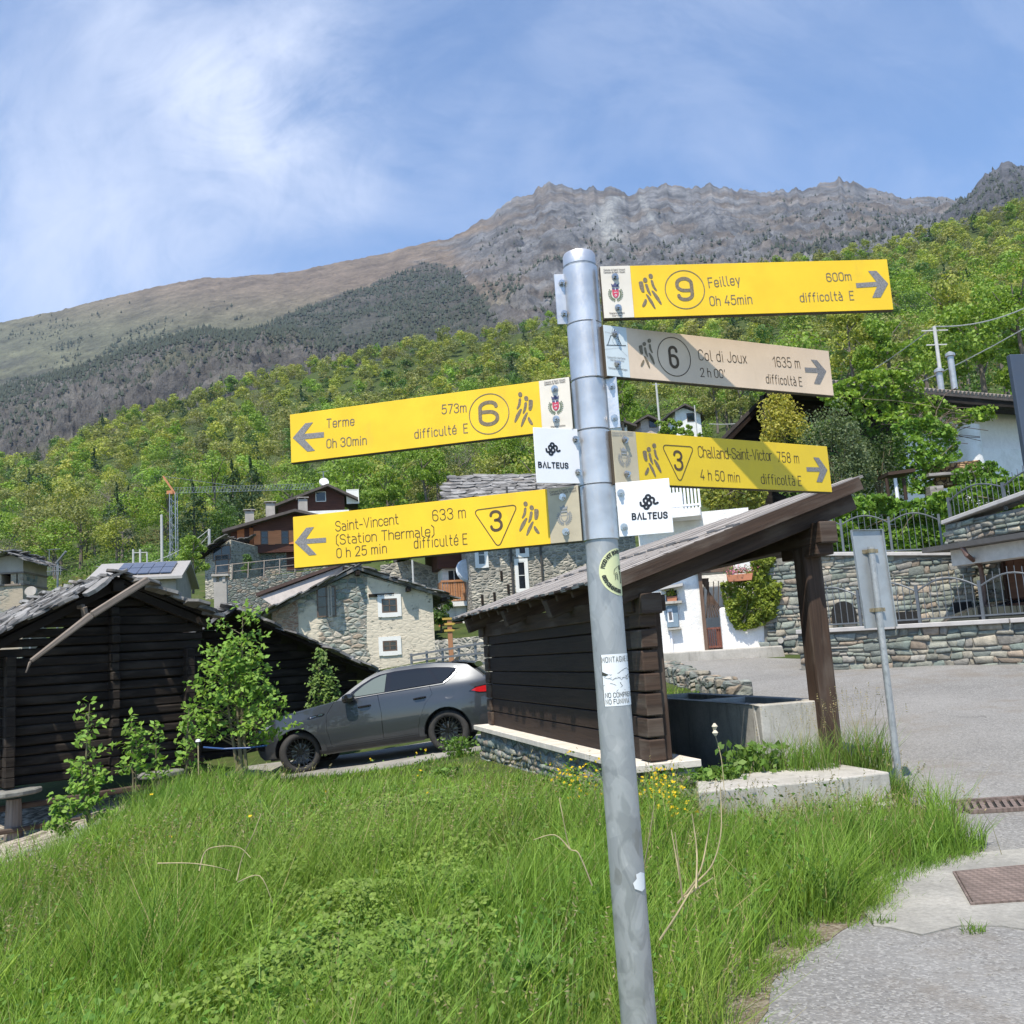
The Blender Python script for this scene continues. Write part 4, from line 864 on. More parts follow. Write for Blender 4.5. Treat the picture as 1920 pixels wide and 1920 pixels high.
# --- 5: Saint-Vincent
root, f, g, bd, pl, cl = make_sign('lowest yellow direction sign, reading Saint-Vincent (Station Thermale)', (.155, 2.128), rad(-15.2), 1.842, 1.969, ((551, 1019), (1029.5, 971)), ((1029.5, 971), (1088, 962)), YEL, FADED, (1.843, 1.97), None)
k = Ink(); T(f, k, 'Saint-Vincent', (630, 996), (747, 982), .0240, .0019, .16); T(f, k, '(Station Thermale)', (631, 1021), (814, 1004), .0232, .0019, .16); T(f, k, '0 h 25 min', (632, 1046), (725, 1036), .0225, .0019); T(f, k, '633 m', (812, 977), (873, 970), .0255, .0019); T(f, k, 'difficulté E', (777, 1028), (876, 1020), .0245, .0019); k.build('lettering', ENB, bd, f.pt)
k = Ink(); tri = fillet([tuple(f.hit(887, 957)), tuple(f.hit(971, 946)), tuple(f.hit(935, 1028))], .014, True); k.stroke(tri, .0022, True); k.text('3', f.hit(922, 995), f.hit(941, 993), .044, .0064); k.build('route_number', ENB, bd, f.pt)
hikers(f, 973, 940, 1008, 1005, 973, 1017, True, root=bd); arrow_shape(f, (553, 1017), (611, 1008), (612, 1017), (580, 989), (585, 1041), bd)
crest(g, 1058, 967, .0225, pl, True); k = Ink(); small_caption(g, k, [('Comune di Saint Vincent', (1031, 925), (1080, 917), .0048), ('Commune de Saint Vincent', (1032, 929.5), (1081, 921.5), .0048)]); k.build('caption', DKGREY, pl, g.pt)
for q in ((1055, 932), (1061, 997)): h = g.hit(*q); bolt(g, h.x, h.y, pl)
# --- the two white plates with looped emblem
def plate(label, p, yaw, z0, z1, x0, x1, cx, cy, name_a, name_b, bolts, hgt):
    root = thing('sponsor_plate', label, 'sign', (PX, PY, z0), 'white square plates on the post')
    fr = Frame(p, yaw, z0); m = MB(); fr.slab(m, fr.hit(*x0).x, fr.hit(*x1).x, 0, z1-z0, .003); pl = m.build('plate', WHITEP, root, bevel=.0006, seg=1)
    c = fr.hit(cx, cy); s = .00106*hgt
    Q = lambda x, y: (c.x+(x-730)/9.6*s*1.0, c.y-(y-1445)/9.6*s*1.0)
    k = Ink(); w = .0048*hgt
    k.ring(Q(728, 1352), 42/9.6*s, w, 22); k.ring(Q(683, 1535), 42/9.6*s, w, 22)
    k.stroke(fillet([Q(700, 1370), Q(655, 1365), Q(630, 1415), Q(668, 1470), Q(672, 1505)], .004, False), w); k.stroke(fillet([Q(700, 1500), Q(690, 1450), Q(740, 1400), Q(730, 1390)], .004, False), w)
    k.stroke(fillet([Q(710, 1540), Q(775, 1500), Q(785, 1460), Q(745, 1410), Q(770, 1370), Q(815, 1365), Q(850, 1410), Q(820, 1460), Q(850, 1500), Q(905, 1475)], .006, False), w)
    k.stroke(fillet([Q(575, 1445), Q(575, 1500), Q(620, 1520), Q(660, 1500)], .005, False), w)
    k.build('looped_emblem', BLACKINK, pl, fr.pt)
    k = Ink(); k.text('B^LTEUS', fr.hit(*name_a), fr.hit(*name_b), 0.0125*hgt, .0031*hgt, .30); k.build('lettering', BLACKINK, pl, fr.pt)
    for q in bolts: h = fr.hit(*q); bolt(fr, h.x, h.y, pl)
plate('white square plate with a black looped emblem, left side of the pole', (.152, 2.128), rad(23.6), 1.974, 2.102, (1003, 850), (1086, 850), 1036, 842, (1010, 876), (1065, 878), ((1079, 824), (1084, 886)), .93)
plate('white square plate with a black looped emblem, right side of the pole', (.241, 2.125), rad(-9.7), 1.845, 1.969, (1157, 950), (1259, 950), 1216, 941, (1186, 974), (1251, 971), ((1164, 924), (1170, 988)), 1.05)
# --- stickers wrapped round the pole
def wrap(u, v, lift=0.):
    a = u/RP-math.pi/2; r = RP+.0006+lift; return Vector((PX+r*math.cos(a), PY+r*math.sin(a), v))
def pole_uv(px, py):
    d = ray(px, py); ox, oy = -PX, -PY; A = d.x**2+d.y**2; B = 2*(ox*d.x+oy*d.y); C = ox*ox+oy*oy-RP*RP; D = max(0, B*B-4*A*C)
    k = (-B-math.sqrt(D))/(2*A); x, y, z = d.x*k-PX, d.y*k-PY, CAM_Z+d.z*k; return ((math.atan2(y, x)+math.pi/2)*RP, z)
def wrap_patch(name, mat, outline, parent, lift=0.):
    """cut a thin sheet to an outline in (u, v) and wrap it on the pole"""
    bm = bmesh.new(); bm.faces.new([bm.verts.new((a, b, 0)) for a, b in outline])
    us = [a for a, b in outline]; k = min(us)+.003
    while k < max(us): bmesh.ops.bisect_plane(bm, geom=bm.verts[:]+bm.edges[:]+bm.faces[:], plane_co=(k, 0, 0), plane_no=(1, 0, 0)); k += .003
    m = MB()
    for f in bm.faces: m.face([wrap(v.co.x, v.co.y, lift) for v in f.verts])
    bm.free(); return m.build(name, mat, parent, smooth=False, merge=True)
STY = plain('pale_yellow_sticker', (.66, .68, .38), .45, var=.06); STW = plain('white_sticker', (.74, .76, .77), .5, var=.05); STINK = plain('sticker_ink', (.03, .032, .02), .5, var=0)
a = pole_uv(1123, 1072); R0 = .054; cx, cy = a[0]+R0, a[1]-.002
s1 = wrap_patch('round_sticker', STY, [(cx+R0*math.cos(k*.1309), cy+.054*math.sin(k*.1309)) for k in range(48)], pole)
k = Ink(); k.text('FOOD NOT BOMBS', (0, 0), (.062, 0), .0075, .0022, .18, arc=((cx, cy), 0.042, rad(168), -1)); k.text('ORTO COMUNITARIO', (0, 0), (.066, 0), .0075, .0022, .18, arc=((cx, cy), 0.048, rad(190), 1)); k.build('lettering', STINK, s1, lambda u, v, l: wrap(u, v, l))
k = Ink(); k.stroke(fillet([(cx-.020, cy-.006), (cx-.018, cy+.006), (cx-.006, cy+.012)], .004, False), .0011)
for q in range(4): k.stroke([(cx-.013-.0006*q, cy-.002-.004*q), (cx-.0175, cy-.006-.004*q)], .0011); k.stroke([(cx-.012, cy-.002-.004*q), (cx-.008, cy-.007-.004*q)], .0011)
k.poly([(cx-.004, cy+.014), (cx+.004, cy+.016), (cx+.005, cy+.004), (cx-.003, cy+.004)]); k.poly([(cx-.003, cy+.002), (cx+.004, cy+.002), (cx+.004, cy-.026), (cx-.0005, cy-.026), (cx, cy-.010)]); k.build('fist_and_sprig_drawing', STINK, s1, lambda u, v, l: wrap(u, v, l))
a = pole_uv(1126, 1228); b = pole_uv(1131, 1324); w_ = .100; u0 = a[0]; zt, zb = a[1], b[1]-.001; hh = zt-zb
s2 = wrap_patch('drawn_sticker', STW, [(u0, zb), (u0+w_, zb), (u0+w_, zt), (u0, zt)], pole)
k = Ink(); Q = lambda x, y: (u0+x*w_, zt-y*hh)
k.stroke([Q(.01, .005), Q(.99, .005), Q(.99, .995), Q(.01, .995)], .0011, True); k.text('MONTAGNE LIBERE', Q(.03, .15), Q(1.04, .15), .0112, .0011, .3); k.text('NO COMPRENSORI', Q(.05, .83), Q(.95, .83), .0098, .0011, .22); k.text('NO FUNIVIA', Q(.05, .955), Q(.62, .955), .0098, .0011, .25)
k.stroke([Q(.01, .72), Q(.99, .72)], .0008); k.q = [q for q in k.q if max(p.x for p in q) < u0+w_]; k.t = [q for q in k.t if max(p.x for p in q) < u0+w_]
k.build('lettering', STINK, s2, lambda u, v, l: wrap(u, v, l))
k = Ink(); k.stroke([Q(.02, .35), Q(.2, .40), Q(.38, .37), Q(.5, .31), Q(.62, .28), Q(.75, .33), Q(.9, .3), Q(.98, .36)], .0009); k.poly([Q(.01, .33), Q(.16, .39), Q(.08, .42), Q(.01, .40)])
for q in range(7): k.stroke([Q(.05+.1*q, .44+.02*(q % 3)), Q(.14+.1*q, .47+.03*(q % 2)), Q(.22+.1*q, .45)], .0006)
k.stroke([Q(.3, .72), Q(.45, .62), Q(.4, .56), Q(.62, .50), Q(.6, .43), Q(.72, .40)], .0008); k.stroke([Q(.55, .44), Q(.7, .42), Q(.8, .5), Q(.72, .58)], .0008); k.stroke([Q(.5, .7), Q(.7, .66), Q(.95, .6)], .0008); k.stroke([Q(.02, .6), Q(.2, .56), Q(.3, .6)], .0007)
k.build('mountain_drawing', STINK, s2, lambda u, v, l: wrap(u, v, l))
a = pole_uv(1186, 1652); u0, z0 = a[0], a[1]; wrap_patch('torn_sticker', STW, [(u0, z0-.004), (u0+.003, z0-.016), (u0+.02, z0-.024), (u0+.03, z0-.02), (u0+.034, z0+.01), (u0+.02, z0+.016), (u0+.008, z0+.013), (u0+.009, z0+.004)], pole, .0015)
# ================================================================ WASH-HOUSE SHELTER
DWOOD = wood('dark_stained_timber', (.010, .006, .0045), (.038, .023, .016), .7, 1.1, 26, .45)
BEAMW = wood('weathered_beam', (.018, .011, .008), (.075, .046, .031), .75, 1.0, 24, .5, grey=(.095, .072, .056))
GREYW = wood('silver_grey_boards', (.085, .075, .07), (.43, .395, .365), .8, 1.3, 34, .7)
STONES = [(.20, .235, .205), (.30, .31, .27), (.36, .33, .27), (.24, .27, .255), (.40, .36, .30), (.17, .20, .185), (.33, .27, .21), (.28, .30, .28)]
RUBBLE = stone('green_grey_rubble', STONES, 3.6, 1.7, (.17, .165, .15), .07)
t = NT('pale_concrete'); v = t.co(); a_ = t.noise(v, 2.2, 8, .65); b_ = t.noise(v, 40, 5, .7); st = t.noise(t.co('Object', (6, 6, .7)), 2, 5, .6)
c = t.ramp(a_, [(.3, (.30, .285, .25)), (.7, (.50, .475, .43))]); c = t.mix(t.step(st, .52, .75, 0, .6), c, (.17, .165, .14)); c = t.mix(.4, c, t.ramp(b_, [(.3, (.65, .65, .65)), (.7, (1.25, 1.25, 1.25))]), 'MULTIPLY')
CONC = t.done(c, .9, 0, t.bump(b_, .4, .008), .2)
SLABST = plain('pale_ledge_stone', (.62, .56, .48), .75, var=.22, scale=5, bump=.3)
Wd = Vector((-.266, .964, 0)); Pd = Vector((.964, .266, 0))          # along the back wall (away), across towards the road
EA = Vector((.90, 8.9, 2.22))                                           # near low corner of the roof
def S(a, p, z): return Vector((EA.x, EA.y, 0))+Wd*a+Pd*p+Vector((0, 0, z))
RL, RW, Z0, Z1 = 7.2, 2.76, 2.22, 3.10; SL = (Z1-Z0)/RW
sh = thing('wash_house_shelter', 'dark timber shelter with sloping grey board roof over a stone trough', 'shelter', S(3.5, 1.4, .1))
# roof boards: each laid down the slope, some split and lifted at the eave
m = MB(); a = 0; k = 0
while a < RL:
    w = rnd.uniform(.14, .24); l = rnd.uniform(-.10, .07); up = .012*(k % 2)
    for (q0, q1, dz) in ((-.02+l, 1.48, .03+up), (1.36+rnd.uniform(-.06, .06), RW+.08+rnd.uniform(-.03, .03), .055+up)):
        A = S(a+w/2, q0, Z0+SL*q0+dz+rnd.uniform(0, .012)); B = S(a+w/2, q1, Z0+SL*q1+dz)
        m.beam(A, B, w*.985, rnd.uniform(.018, .028), up=(-SL*Pd.x+rnd.uniform(-.05, .05), -SL*Pd.y, 1))
    a += w; k += 1
m.build('roof', GREYW, sh)
m = MB()
for q in np.arange(.1, RW, .34): m.beam(S(.06, q, Z0+SL*q-.012), S(RL-.05, q, Z0+SL*q-.012), .33, .024)
m.build('roof_lining', DWOOD, sh)
m = MB(); m.beam(S(-.035, -.05, Z0-.02-.05*SL), S(-.035, RW+.02, Z1+.0), .035, .13); m.build('barge_board', BEAMW, sh)
for aa in (.22, 2.2, 4.2, 6.6):
    m = MB(); m.beam(S(aa, .02, Z0-.145), S(aa, RW+.04, Z1-.135), .17, .22); m.build('rafter', BEAMW, sh, bevel=.012, seg=2)
for aa in np.arange(.75, RL, .55):
    m = MB(); m.beam(S(aa, .03, Z0-.035), S(aa, RW, Z1-.035), .07, .07); m.build('rafter', BEAMW, sh)
m = MB(); m.beam(S(.1, .42, Z0+.42*SL-.36), S(RL-.1, .42, Z0+.42*SL-.36), .22, .2); m.build('wall_plate', BEAMW, sh, bevel=.012)
m = MB(); m.beam(S(-.02, 2.36, Z0+2.36*SL-.36), S(RL-.1, 2.36, Z0+2.36*SL-.36), .2, .22); m.build('eaves_beam', BEAMW, sh, bevel=.014)
# posts at the road side, near one chamfered with a bolster
for aa in (.42, 6.6):
    b = S(aa, 2.36, 0); zb = G(b.x, b.y)-.05 if aa > 1 else .18
    m = MB(); m.beam((b.x, b.y, zb), (b.x, b.y, Z0+2.36*SL-.47), .215, .215, up=Pd); m.build('post', BEAMW, sh, bevel=.025, seg=2)
    m = MB(); m.beam(S(aa-.34, 2.36, Z0+2.36*SL-.52), S(aa+.34, 2.36, Z0+2.36*SL-.52), .2, .12); m.build('bolster', BEAMW, sh, bevel=.012)
# back wall: planks between stout posts, on a stone ledge and a rubble plinth
LZ = .50
m = MB(); z = LZ; 
hs = [.22, .2, .23, .19, .22, .2, .21, .23]
for h in hs:
    if z+h > 2.02: h = 2.02-z
    if h < .05: break
    m.beam(S(.30, .40+rnd.uniform(-.008, .008), z+h/2), S(6.75, .40+rnd.uniform(-.008, .008), z+h/2), .10, h-.012); z += h
m.beam(S(.30, .47, 1.28), S(6.75, .47, 1.28), .02, 1.5)  # backing board added so no daylight shows between the planks
wl_ = m.build('plank_wall', DWOOD, sh, bevel=.008, seg=1)
for aa in (.36, 6.7):
    m = MB(); z = LZ
    for h in hs[:8]:
        if z > 1.95: break
        e = rnd.uniform(-.02, .03); m.beam(S(aa-.16-e, .40, z+h/2), S(aa+.1, .40, z+h/2), .17, h-.02); z += h
    m.build('log_ends', BEAMW, sh, bevel=.014)
    m = MB(); b = S(aa+.0, .51, 0); m.beam((b.x, b.y, LZ), (b.x, b.y, 2.04), .16, .15, up=Pd); m.build('wall_post', BEAMW, sh, bevel=.02)
    m = MB(); m.beam(S(aa, .28, 2.0), S(aa, .64, 2.0), .2, .16); m.build('bracket', BEAMW, sh, bevel=.012)
m = MB(); nseg = [0.12, 1.5, 3.0, 4.4, 5.8, 7.0]
for i in range(5): m.box(S((nseg[i]+nseg[i+1])/2, .46, LZ-.035), .68, nseg[i+1]-nseg[i]-.006, .07, math.atan2(Pd.y, Pd.x))
lg = m.build('ledge', SLABST, sh, bevel=.006, seg=1); lg['label'] = 'pale stone ledge under the plank wall'
m = MB(); m.box(S(3.55, .47, .14), .52, 6.7, .58, math.atan2(Pd.y, Pd.x)); m.build('plinth', RUBBLE, sh)
m = MB(); b = S(.62, .63, 0); m.tube([(b.x, b.y, .95), (b.x-.012, b.y, 1.9)], .022, 8); o = m.build('red_pipe', plain('red_painted_pipe', (.22, .035, .025), .5), sh, smooth=True)
# trough: open concrete basin with thick rim
tr = thing('water_trough', 'rectangular concrete water trough under the timber shelter', 'trough', S(1.0, 1.6, .3))
TO = Vector((2.36, 9.72, 0))
def TT(a, p, z): return TO+Wd*a+Pd*p+Vector((0, 0, z))
m = MB(); rz = math.atan2(Pd.y, Pd.x); tw, tl, z0, z1 = .80, 3.2, .12, .93
for (a0, a1, p0, p1) in ((0, .14, 0, tw), (tl-.14, tl, 0, tw), (.14, tl-.14, 0, .14), (.14, tl-.14, tw-.14, tw), (1.5, 1.62, .14, tw-.14)):
    m.box(TT((a0+a1)/2, (p0+p1)/2, (z0+z1)/2), p1-p0, a1-a0, z1-z0, rz)
m.build('basin', CONC, tr, bevel=.012)
m = MB(); m.box(TT(tl/2, tw/2, .2), tw-.26, tl-.26, .1, rz); m.build('basin_floor', CONC, tr)
t = NT('still_water'); WATER = t.done((.015, .02, .018), .06, 0, t.bump(t.noise(t.co('Object'), 6, 2), .08, .01), .5)
m = MB(); m.face([TT(.14, .14, .8), TT(.14, tw-.14, .8), TT(tl-.14, tw-.14, .8), TT(tl-.14, .14, .8)][::-1]); m.build('water', WATER, tr)
# planter kerb in front of the post
pk = thing('concrete_kerb', 'low rough concrete kerb block round the shelter post', 'kerb', gp(1490, 1520))
P0, P1, P2, P3 = at(1308, 1475, 8.15), at(1480, 1455, 8.35), at(1500, 1462, 8.28), at(1668, 1449, 8.62)
m = MB(); pts = [P0, P1, P2, P3, P3+Vector((-.25, .75, 0)), P0+Vector((.12, .8, 0))]
zt = .37; m.prism([Vector((p.x, p.y, zt-.01*(i % 2))) for i, p in enumerate(pts)], (0, 0, -.5)); m.build('kerb', CONC, pk, bevel=.015)
q = [Vector((p.x, p.y, 0)) for p in (P0, P1, P2, P3)]; off = Vector((-.02, -.14, 0))
m = MB(); m.prism([Vector((p.x, p.y, .12)) for p in (q[0]+off, q[1]+off, q[2]+off, q[3]+off, q[3]+Vector((0, -.004, 0)), q[2]+Vector((0, -.004, 0)), q[1]+Vector((0, -.004, 0)), q[0]+Vector((0, -.004, 0)))], (0, 0, -.2)); m.build('footing', CONC, pk, bevel=.01)
# low mossy wall at the edge of the road behind the trough
lw = MB(); A = gp(1385, 1312); B = gp(1250, 1270); A.z += .1; B.z += .1
for i in range(16):
    f = i/15; c = A*(1-f)+B*f; lw.box((c.x, c.y, G(c.x, c.y)+.12), rnd.uniform(.35, .5), rnd.uniform(.3, .45), rnd.uniform(.28, .5), rnd.uniform(-.5, .5))
tag(lw.build('low_stone_wall', RUBBLE, None, bevel=.05), 'low mossy row of stones between trough and road', 'wall')

# ================================================================ TRAFFIC SIGN SEEN FROM BEHIND, DARK PANEL AT THE EDGE
SHEET = plain('dull_zinc_sheet', (.36, .39, .41), .5, .35, var=.16, scale=5)
gpz = gp(1690, 1497)
ts = thing('traffic_sign', 'tall narrow road sign seen from behind, grey sheet on a galvanised pole', 'road sign', gpz)
zt = at(1640, 1025, gpz.y).z; ztop = at(1637, 992, gpz.y).z; zbot = at(1660, 1176, gpz.y).z
m = MB(); m.tube([(gpz.x, gpz.y, -.1), (gpz.x-.0, gpz.y, zt)], .031, 20); m.build('pole', GALV, ts, smooth=True)
cx = gpz.x+.0; w = .345; ya = gpz.y+.055; tilt = .03
m = MB(); rz_ = .32; U_ = Vector((math.cos(rz_), math.sin(rz_), 0)); N_ = Vector((-math.sin(rz_), math.cos(rz_), 0)); c0 = Vector((cx+.02, ya, 0))
poly = [c0+U_*a+Vector((-tilt*(z-zbot), 0, z)) for a, z in ((-w/2, zbot), (w/2, zbot), (w/2, ztop), (-w/2, ztop))]
m.prism(poly, N_*.004); 
for a0, a1 in ((-w/2, -w/2), (w/2, w/2)): m.prism([c0+U_*(a0+d)+N_*e+Vector((-tilt*0, 0, zbot)) for d, e in ((-.003, -.022), (.003, -.022), (.003, .004), (-.003, .004))], (-tilt*(ztop-zbot), 0, ztop-zbot))
m.prism([c0+U_*a+N_*e+Vector((-tilt*(ztop-zbot), 0, ztop)) for a, e in ((-w/2, -.022), (w/2, -.022), (w/2, .004), (-w/2, .004))], (0, 0, .004))
m.build('panel', SHEET, ts)
for py in (1032, 1143):
    z = at(1650, py, gpz.y).z; m = MB(); c = Vector((gpz.x-.0*(z/zt), gpz.y, z)); m.tube([c+Vector((0, 0, -.018)), c+Vector((0, 0, .018))], .037, 16); m.beam(c+Vector((-.075, .035, 0)), c+Vector((.075, .045, 0)), .02, .034); m.build('bracket', plain('rusty_bracket', (.28, .24, .16), .6, .4, var=.4, scale=30), ts)
dp = thing('dark_panel_sign', 'dark slate-blue board cut by the right edge of the picture', 'sign', at(1925, 940, 6.2))
m = MB(); A, B = at(1893, 664, 6.2), at(1919, 905, 6.2); m.prism([A, A+Vector((.75, .12, 0)), Vector((A.x+.77, A.y+.12, B.z)), Vector((A.x+.008, A.y, B.z))], (0, .05, 0)); m.build('panel', plain('dark_slate_paint', (.055, .07, .10), .4, var=.1), dp, bevel=.006)
m = MB(); m.beam((A.x+.40, A.y+.10, 0), (A.x+.40, A.y+.10, A.z-.02), .08, .06); m.build('post', GALV, dp)
# ================================================================ COVERS IN THE PAVING
t = NT('rusty_chequer_plate'); v = t.co('Object', (1, 1, 1)); ck = t.n('ShaderNodeTexChecker', Vector=t.co('Object', (30, 30, 0.001), (0, 0, .785)), Scale=1.).outputs['Fac']; f = t.noise(v, 7, 6, .65)
RUST = t.done(t.mix(t.math('MULTIPLY', ck, .45), t.ramp(f, [(.3, (.13, .10, .085)), (.7, (.27, .205, .175))]), (.08, .062, .052)), .75, .2, t.bump(ck, .6, .006), .3)
c4 = [gp(*q) for q in ((1793, 1645), (1960, 1632), (2010, 1693), (1826, 1706))]
mc = thing('manhole_cover', 'rusty square chequered manhole cover in the concrete apron', 'manhole cover', c4[0])
m = MB(); m.prism([p+Vector((0, 0, .036)) for p in c4], (0, 0, -.03)); m.build('plate', RUST, mc, bevel=.004, seg=1)
ctr = sum(c4, Vector())/4; m = MB()
for i in range(4):
    a, b = c4[i], c4[(i+1) % 4]; o_ = lambda p: ctr+(p-ctr)*1.06
    m.prism([p+Vector((0, 0, .033)) for p in (ctr+(a-ctr)*1.012, ctr+(b-ctr)*1.012, o_(b), o_(a))], (0, 0, -.03))
m.build('frame', RUST, mc)
g0, g1 = gp(1800, 1521), gp(2100, 1502); gd = (g1-g0); L = gd.length; gd.normalize(); gn = Vector((-gd.y, gd.x, 0))
gr = thing('drain_grate', 'rusty slotted drain grate across the edge of the road', 'drain grate', g0)
m = MB(); k = 0
while k*.062 < L:
    c = g0+gd*(k*.062); c.z = G(c.x, c.y)+.028; m.beam(c-gn*.17-gd*.05, c+gn*.17+gd*.05, .034, .02); k += 1
m.build('bars', RUST, gr)
m = MB()
for s_ in (-.2, .2): a = g0+gn*s_; b = g1+gn*s_; a.z = G(a.x, a.y)+.03; b.z = G(b.x, b.y)+.03; m.beam(a, b, .05, .03)
m.build('frame', RUST, gr)
m = MB(); a, b = g0.copy(), g1.copy(); a.z = G(a.x, a.y)+.018; b.z = G(b.x, b.y)+.018; m.beam(a, b, .34, .006); m.build('gully', plain('dark_gully', (.02, .018, .015), .9), gr)
# ================================================================ GREY ESTATE CAR (SUV)
t = NT('car_paint'); f = t.noise(t.co('Object'), 900, 2, .6)
PAINT = t.done(t.mix(t.step(f, .3, .7), (.042, .047, .054), (.060, .066, .074)), .40, .5, None, .5, Coat_Weight=.85, Coat_Roughness=.04)
def flat_glass(n_, c_): t = NT(n_); return t.done(c_, .03, 0, None, .6)
GLASSD = flat_glass('privacy_glass', (.010, .012, .014))
GLASSL = flat_glass('pale_reflection_glass', (.13, .155, .14))  # opaque; the pale reflected, see-through look is put into the base colour
GLOSSB = flat_glass('gloss_black', (.012, .012, .014)); RUBBERT = plain('black_plastic', (.03, .03, .032), .6, 0, var=.1); TYRE = plain('tyre_rubber', (.035, .033, .031), .85, var=.3, scale=14)
RIMM = plain('black_alloy', (.02, .02, .022), .22, .6, var=.1); CHROME = plain('chrome', (.75, .75, .76), .12, 1., var=0)
REDL = plain('red_lamp', (.45, .012, .015), .12, 0, var=.1, scale=20); LAMPG = plain('lamp_glass', (.30, .34, .38), .06, .3, var=.4, scale=20)
WP = [(.26, .80), (.34, .885), (.5, .925), (.72, .945), (.92, .935), (1.1, .915), (1.22, .895), (1.27, .865), (1.40, .785), (1.55, .69), (1.66, .60), (1.72, .5)]
def car_w(a, h):
    w = float(np.interp(h, [p[0] for p in WP], [p[1] for p in WP]))
    if a < -.2: w *= 1-.30*min(1, (-.2-a)/.66)**2.2
    if a > 3.1: w *= 1-.15*min(1, (a-3.1)/.77)**2.2
    if 0 < h < 1.0:                                     # haunches over the wheels
        for c in (0, 2.87): w += .018*math.exp(-((a-c)/.5)**2)*math.exp(-((h-.8)/.3)**2)
    return w
def arc_pts(c, r, a0, a1, n): return [(c+r*math.cos(a0+(a1-a0)*k/n), .385+r*math.sin(a0+(a1-a0)*k/n)) for k in range(n+1)]
TOP = [(-.86, .50), (-.865, .70), (-.835, .86), (-.76, .965), (-.62, 1.02), (-.35, 1.08), (-.05, 1.125), (.30, 1.165), (.62, 1.20), (.82, 1.228), (1.0, 1.34), (1.18, 1.455), (1.40, 1.575), (1.60, 1.645), (1.95, 1.675), (2.35, 1.678), (2.75, 1.658), (3.1, 1.61), (3.36, 1.555), (3.52, 1.42), (3.66, 1.29), (3.80, 1.18), (3.855, 1.05), (3.86, .90), (3.83, .75), (3.865, .62), (3.84, .45)]
rA = .445
OUT = TOP+[(3.70, .34)]+arc_pts(2.87, rA, math.asin(-.05/rA), math.pi-math.asin(-.05/rA), 16)+[(2.38, .275), (.50, .275)]+arc_pts(0, rA, math.asin(-.05/rA), math.pi-math.asin(-.05/rA), 16)+[(-.72, .32), (-.82, .40)]
def side_panel(poly, mat, name, parent, off=0., grid=.07, sides=(-1, 1), into=None):
    if into is None and len(sides) > 1: return [side_panel(poly, mat, name, parent, off, grid, (s_,)) for s_ in sides]
    """outline in (along, height) bent on to the flank; off = how far it stands proud"""
    o = None
    bm = bmesh.new(); bm.faces.new([bm.verts.new((a, h, 0)) for a, h in poly])
    for ax in (0, 1):
        lo = min(p[ax] for p in poly); hi = max(p[ax] for p in poly); k = math.floor(lo/grid)*grid+grid
        while k < hi:
            bmesh.ops.bisect_plane(bm, geom=bm.verts[:]+bm.edges[:]+bm.faces[:], plane_co=(k, 0, 0) if ax == 0 else (0, k, 0), plane_no=(1, 0, 0) if ax == 0 else (0, 1, 0)); k += grid
    m = into or MB()
    for s in sides:
        i0 = len(m.v); bm.verts.index_update()
        for v in bm.verts: m.v.append(Vector((v.co.x, s*(car_w(v.co.x, v.co.y)+off), v.co.y)))
        for f in bm.faces:
            ix = [i0+v.index for v in f.verts]; m.f.append(ix[::-1] if (f.normal.z > 0) == (s > 0) else ix); m.uv.append(None); m.m.append(0)
    bm.free()
    if into is None: return m.build(name, mat, parent, local=True, smooth=True)
def loft(pts, mat, name, parent, crown=.03, n=12, inset=0., lift=0., w_scale=1., into=None):
    m = into or MB(); rows = []
    for i, (a, h) in enumerate(pts):
        q0 = Vector(pts[max(0, i-1)]); q1 = Vector(pts[min(len(pts)-1, i+1)]); tg = (q1-q0).normalized(); nn = Vector((-tg.y, tg.x))
        w = (car_w(a, h)-inset)*w_scale; row = []
        for k in range(n+1):
            y = -w+2*w*k/n; c = crown*(1-(y/max(w, .01))**2)+lift; row.append(Vector((a+nn.x*c, y, h+nn.y*c)))
        rows.append(row)
    vs = [p for r in rows for p in r]; N = n+1
    m.faces(vs, [(i*N+k, i*N+k+1, (i+1)*N+k+1, (i+1)*N+k)[::-1] for i in range(len(rows)-1) for k in range(n)])
    return None if into else m.build(name, mat, parent, local=True, smooth=True)
car = thing('parked_car', 'dark grey five-door car with black wheels parked beside the timber shelter', 'car')
hf, hr = at(563, 1411, 18.35), at(838, 1370, 18.15)
ex = (hr-hf); ex.normalize(); ey = Vector((0, 0, 1)).cross(ex).normalized(); ez = ex.cross(ey)
M = Matrix((ex, ey, ez)).transposed().to_4x4(); M.translation = hf+ey*.80-ez*.385; car.matrix_world = M
BODY = MB(); side_panel(OUT, PAINT, 'body', car, into=BODY); loft(TOP[:10], PAINT, 'bonnet', car, .035, into=BODY); loft(TOP[13:19], PAINT, 'roof_panel', car, .03, into=BODY); loft(TOP[20:], PAINT, 'tailgate', car, .05, into=BODY)
BODY.build('body', PAINT, car, local=True, smooth=True, merge=True)
loft(TOP[9:14], GLASSD, 'windscreen', car, .05); loft([TOP[18], TOP[19], TOP[20], TOP[21]], GLASSD, 'rear_window', car, .04)
loft([(3.05, 1.625), (3.3, 1.59), (3.5, 1.535), (3.52, 1.515), (3.36, 1.535)], PAINT, 'spoiler', car, .035, inset=.02, lift=.012)
m = MB(); m.box((1.5, 0, .45), 4.3, 1.2, .34); m.box((1.45, 0, .40), 1.9, 1.66, .22); m.box((3.4, 0, .5), .7, 1.4, .3); m.box((-.55, 0, .5), .4, 1.2, .3); m.build('underbody', RUBBERT, car, local=True)
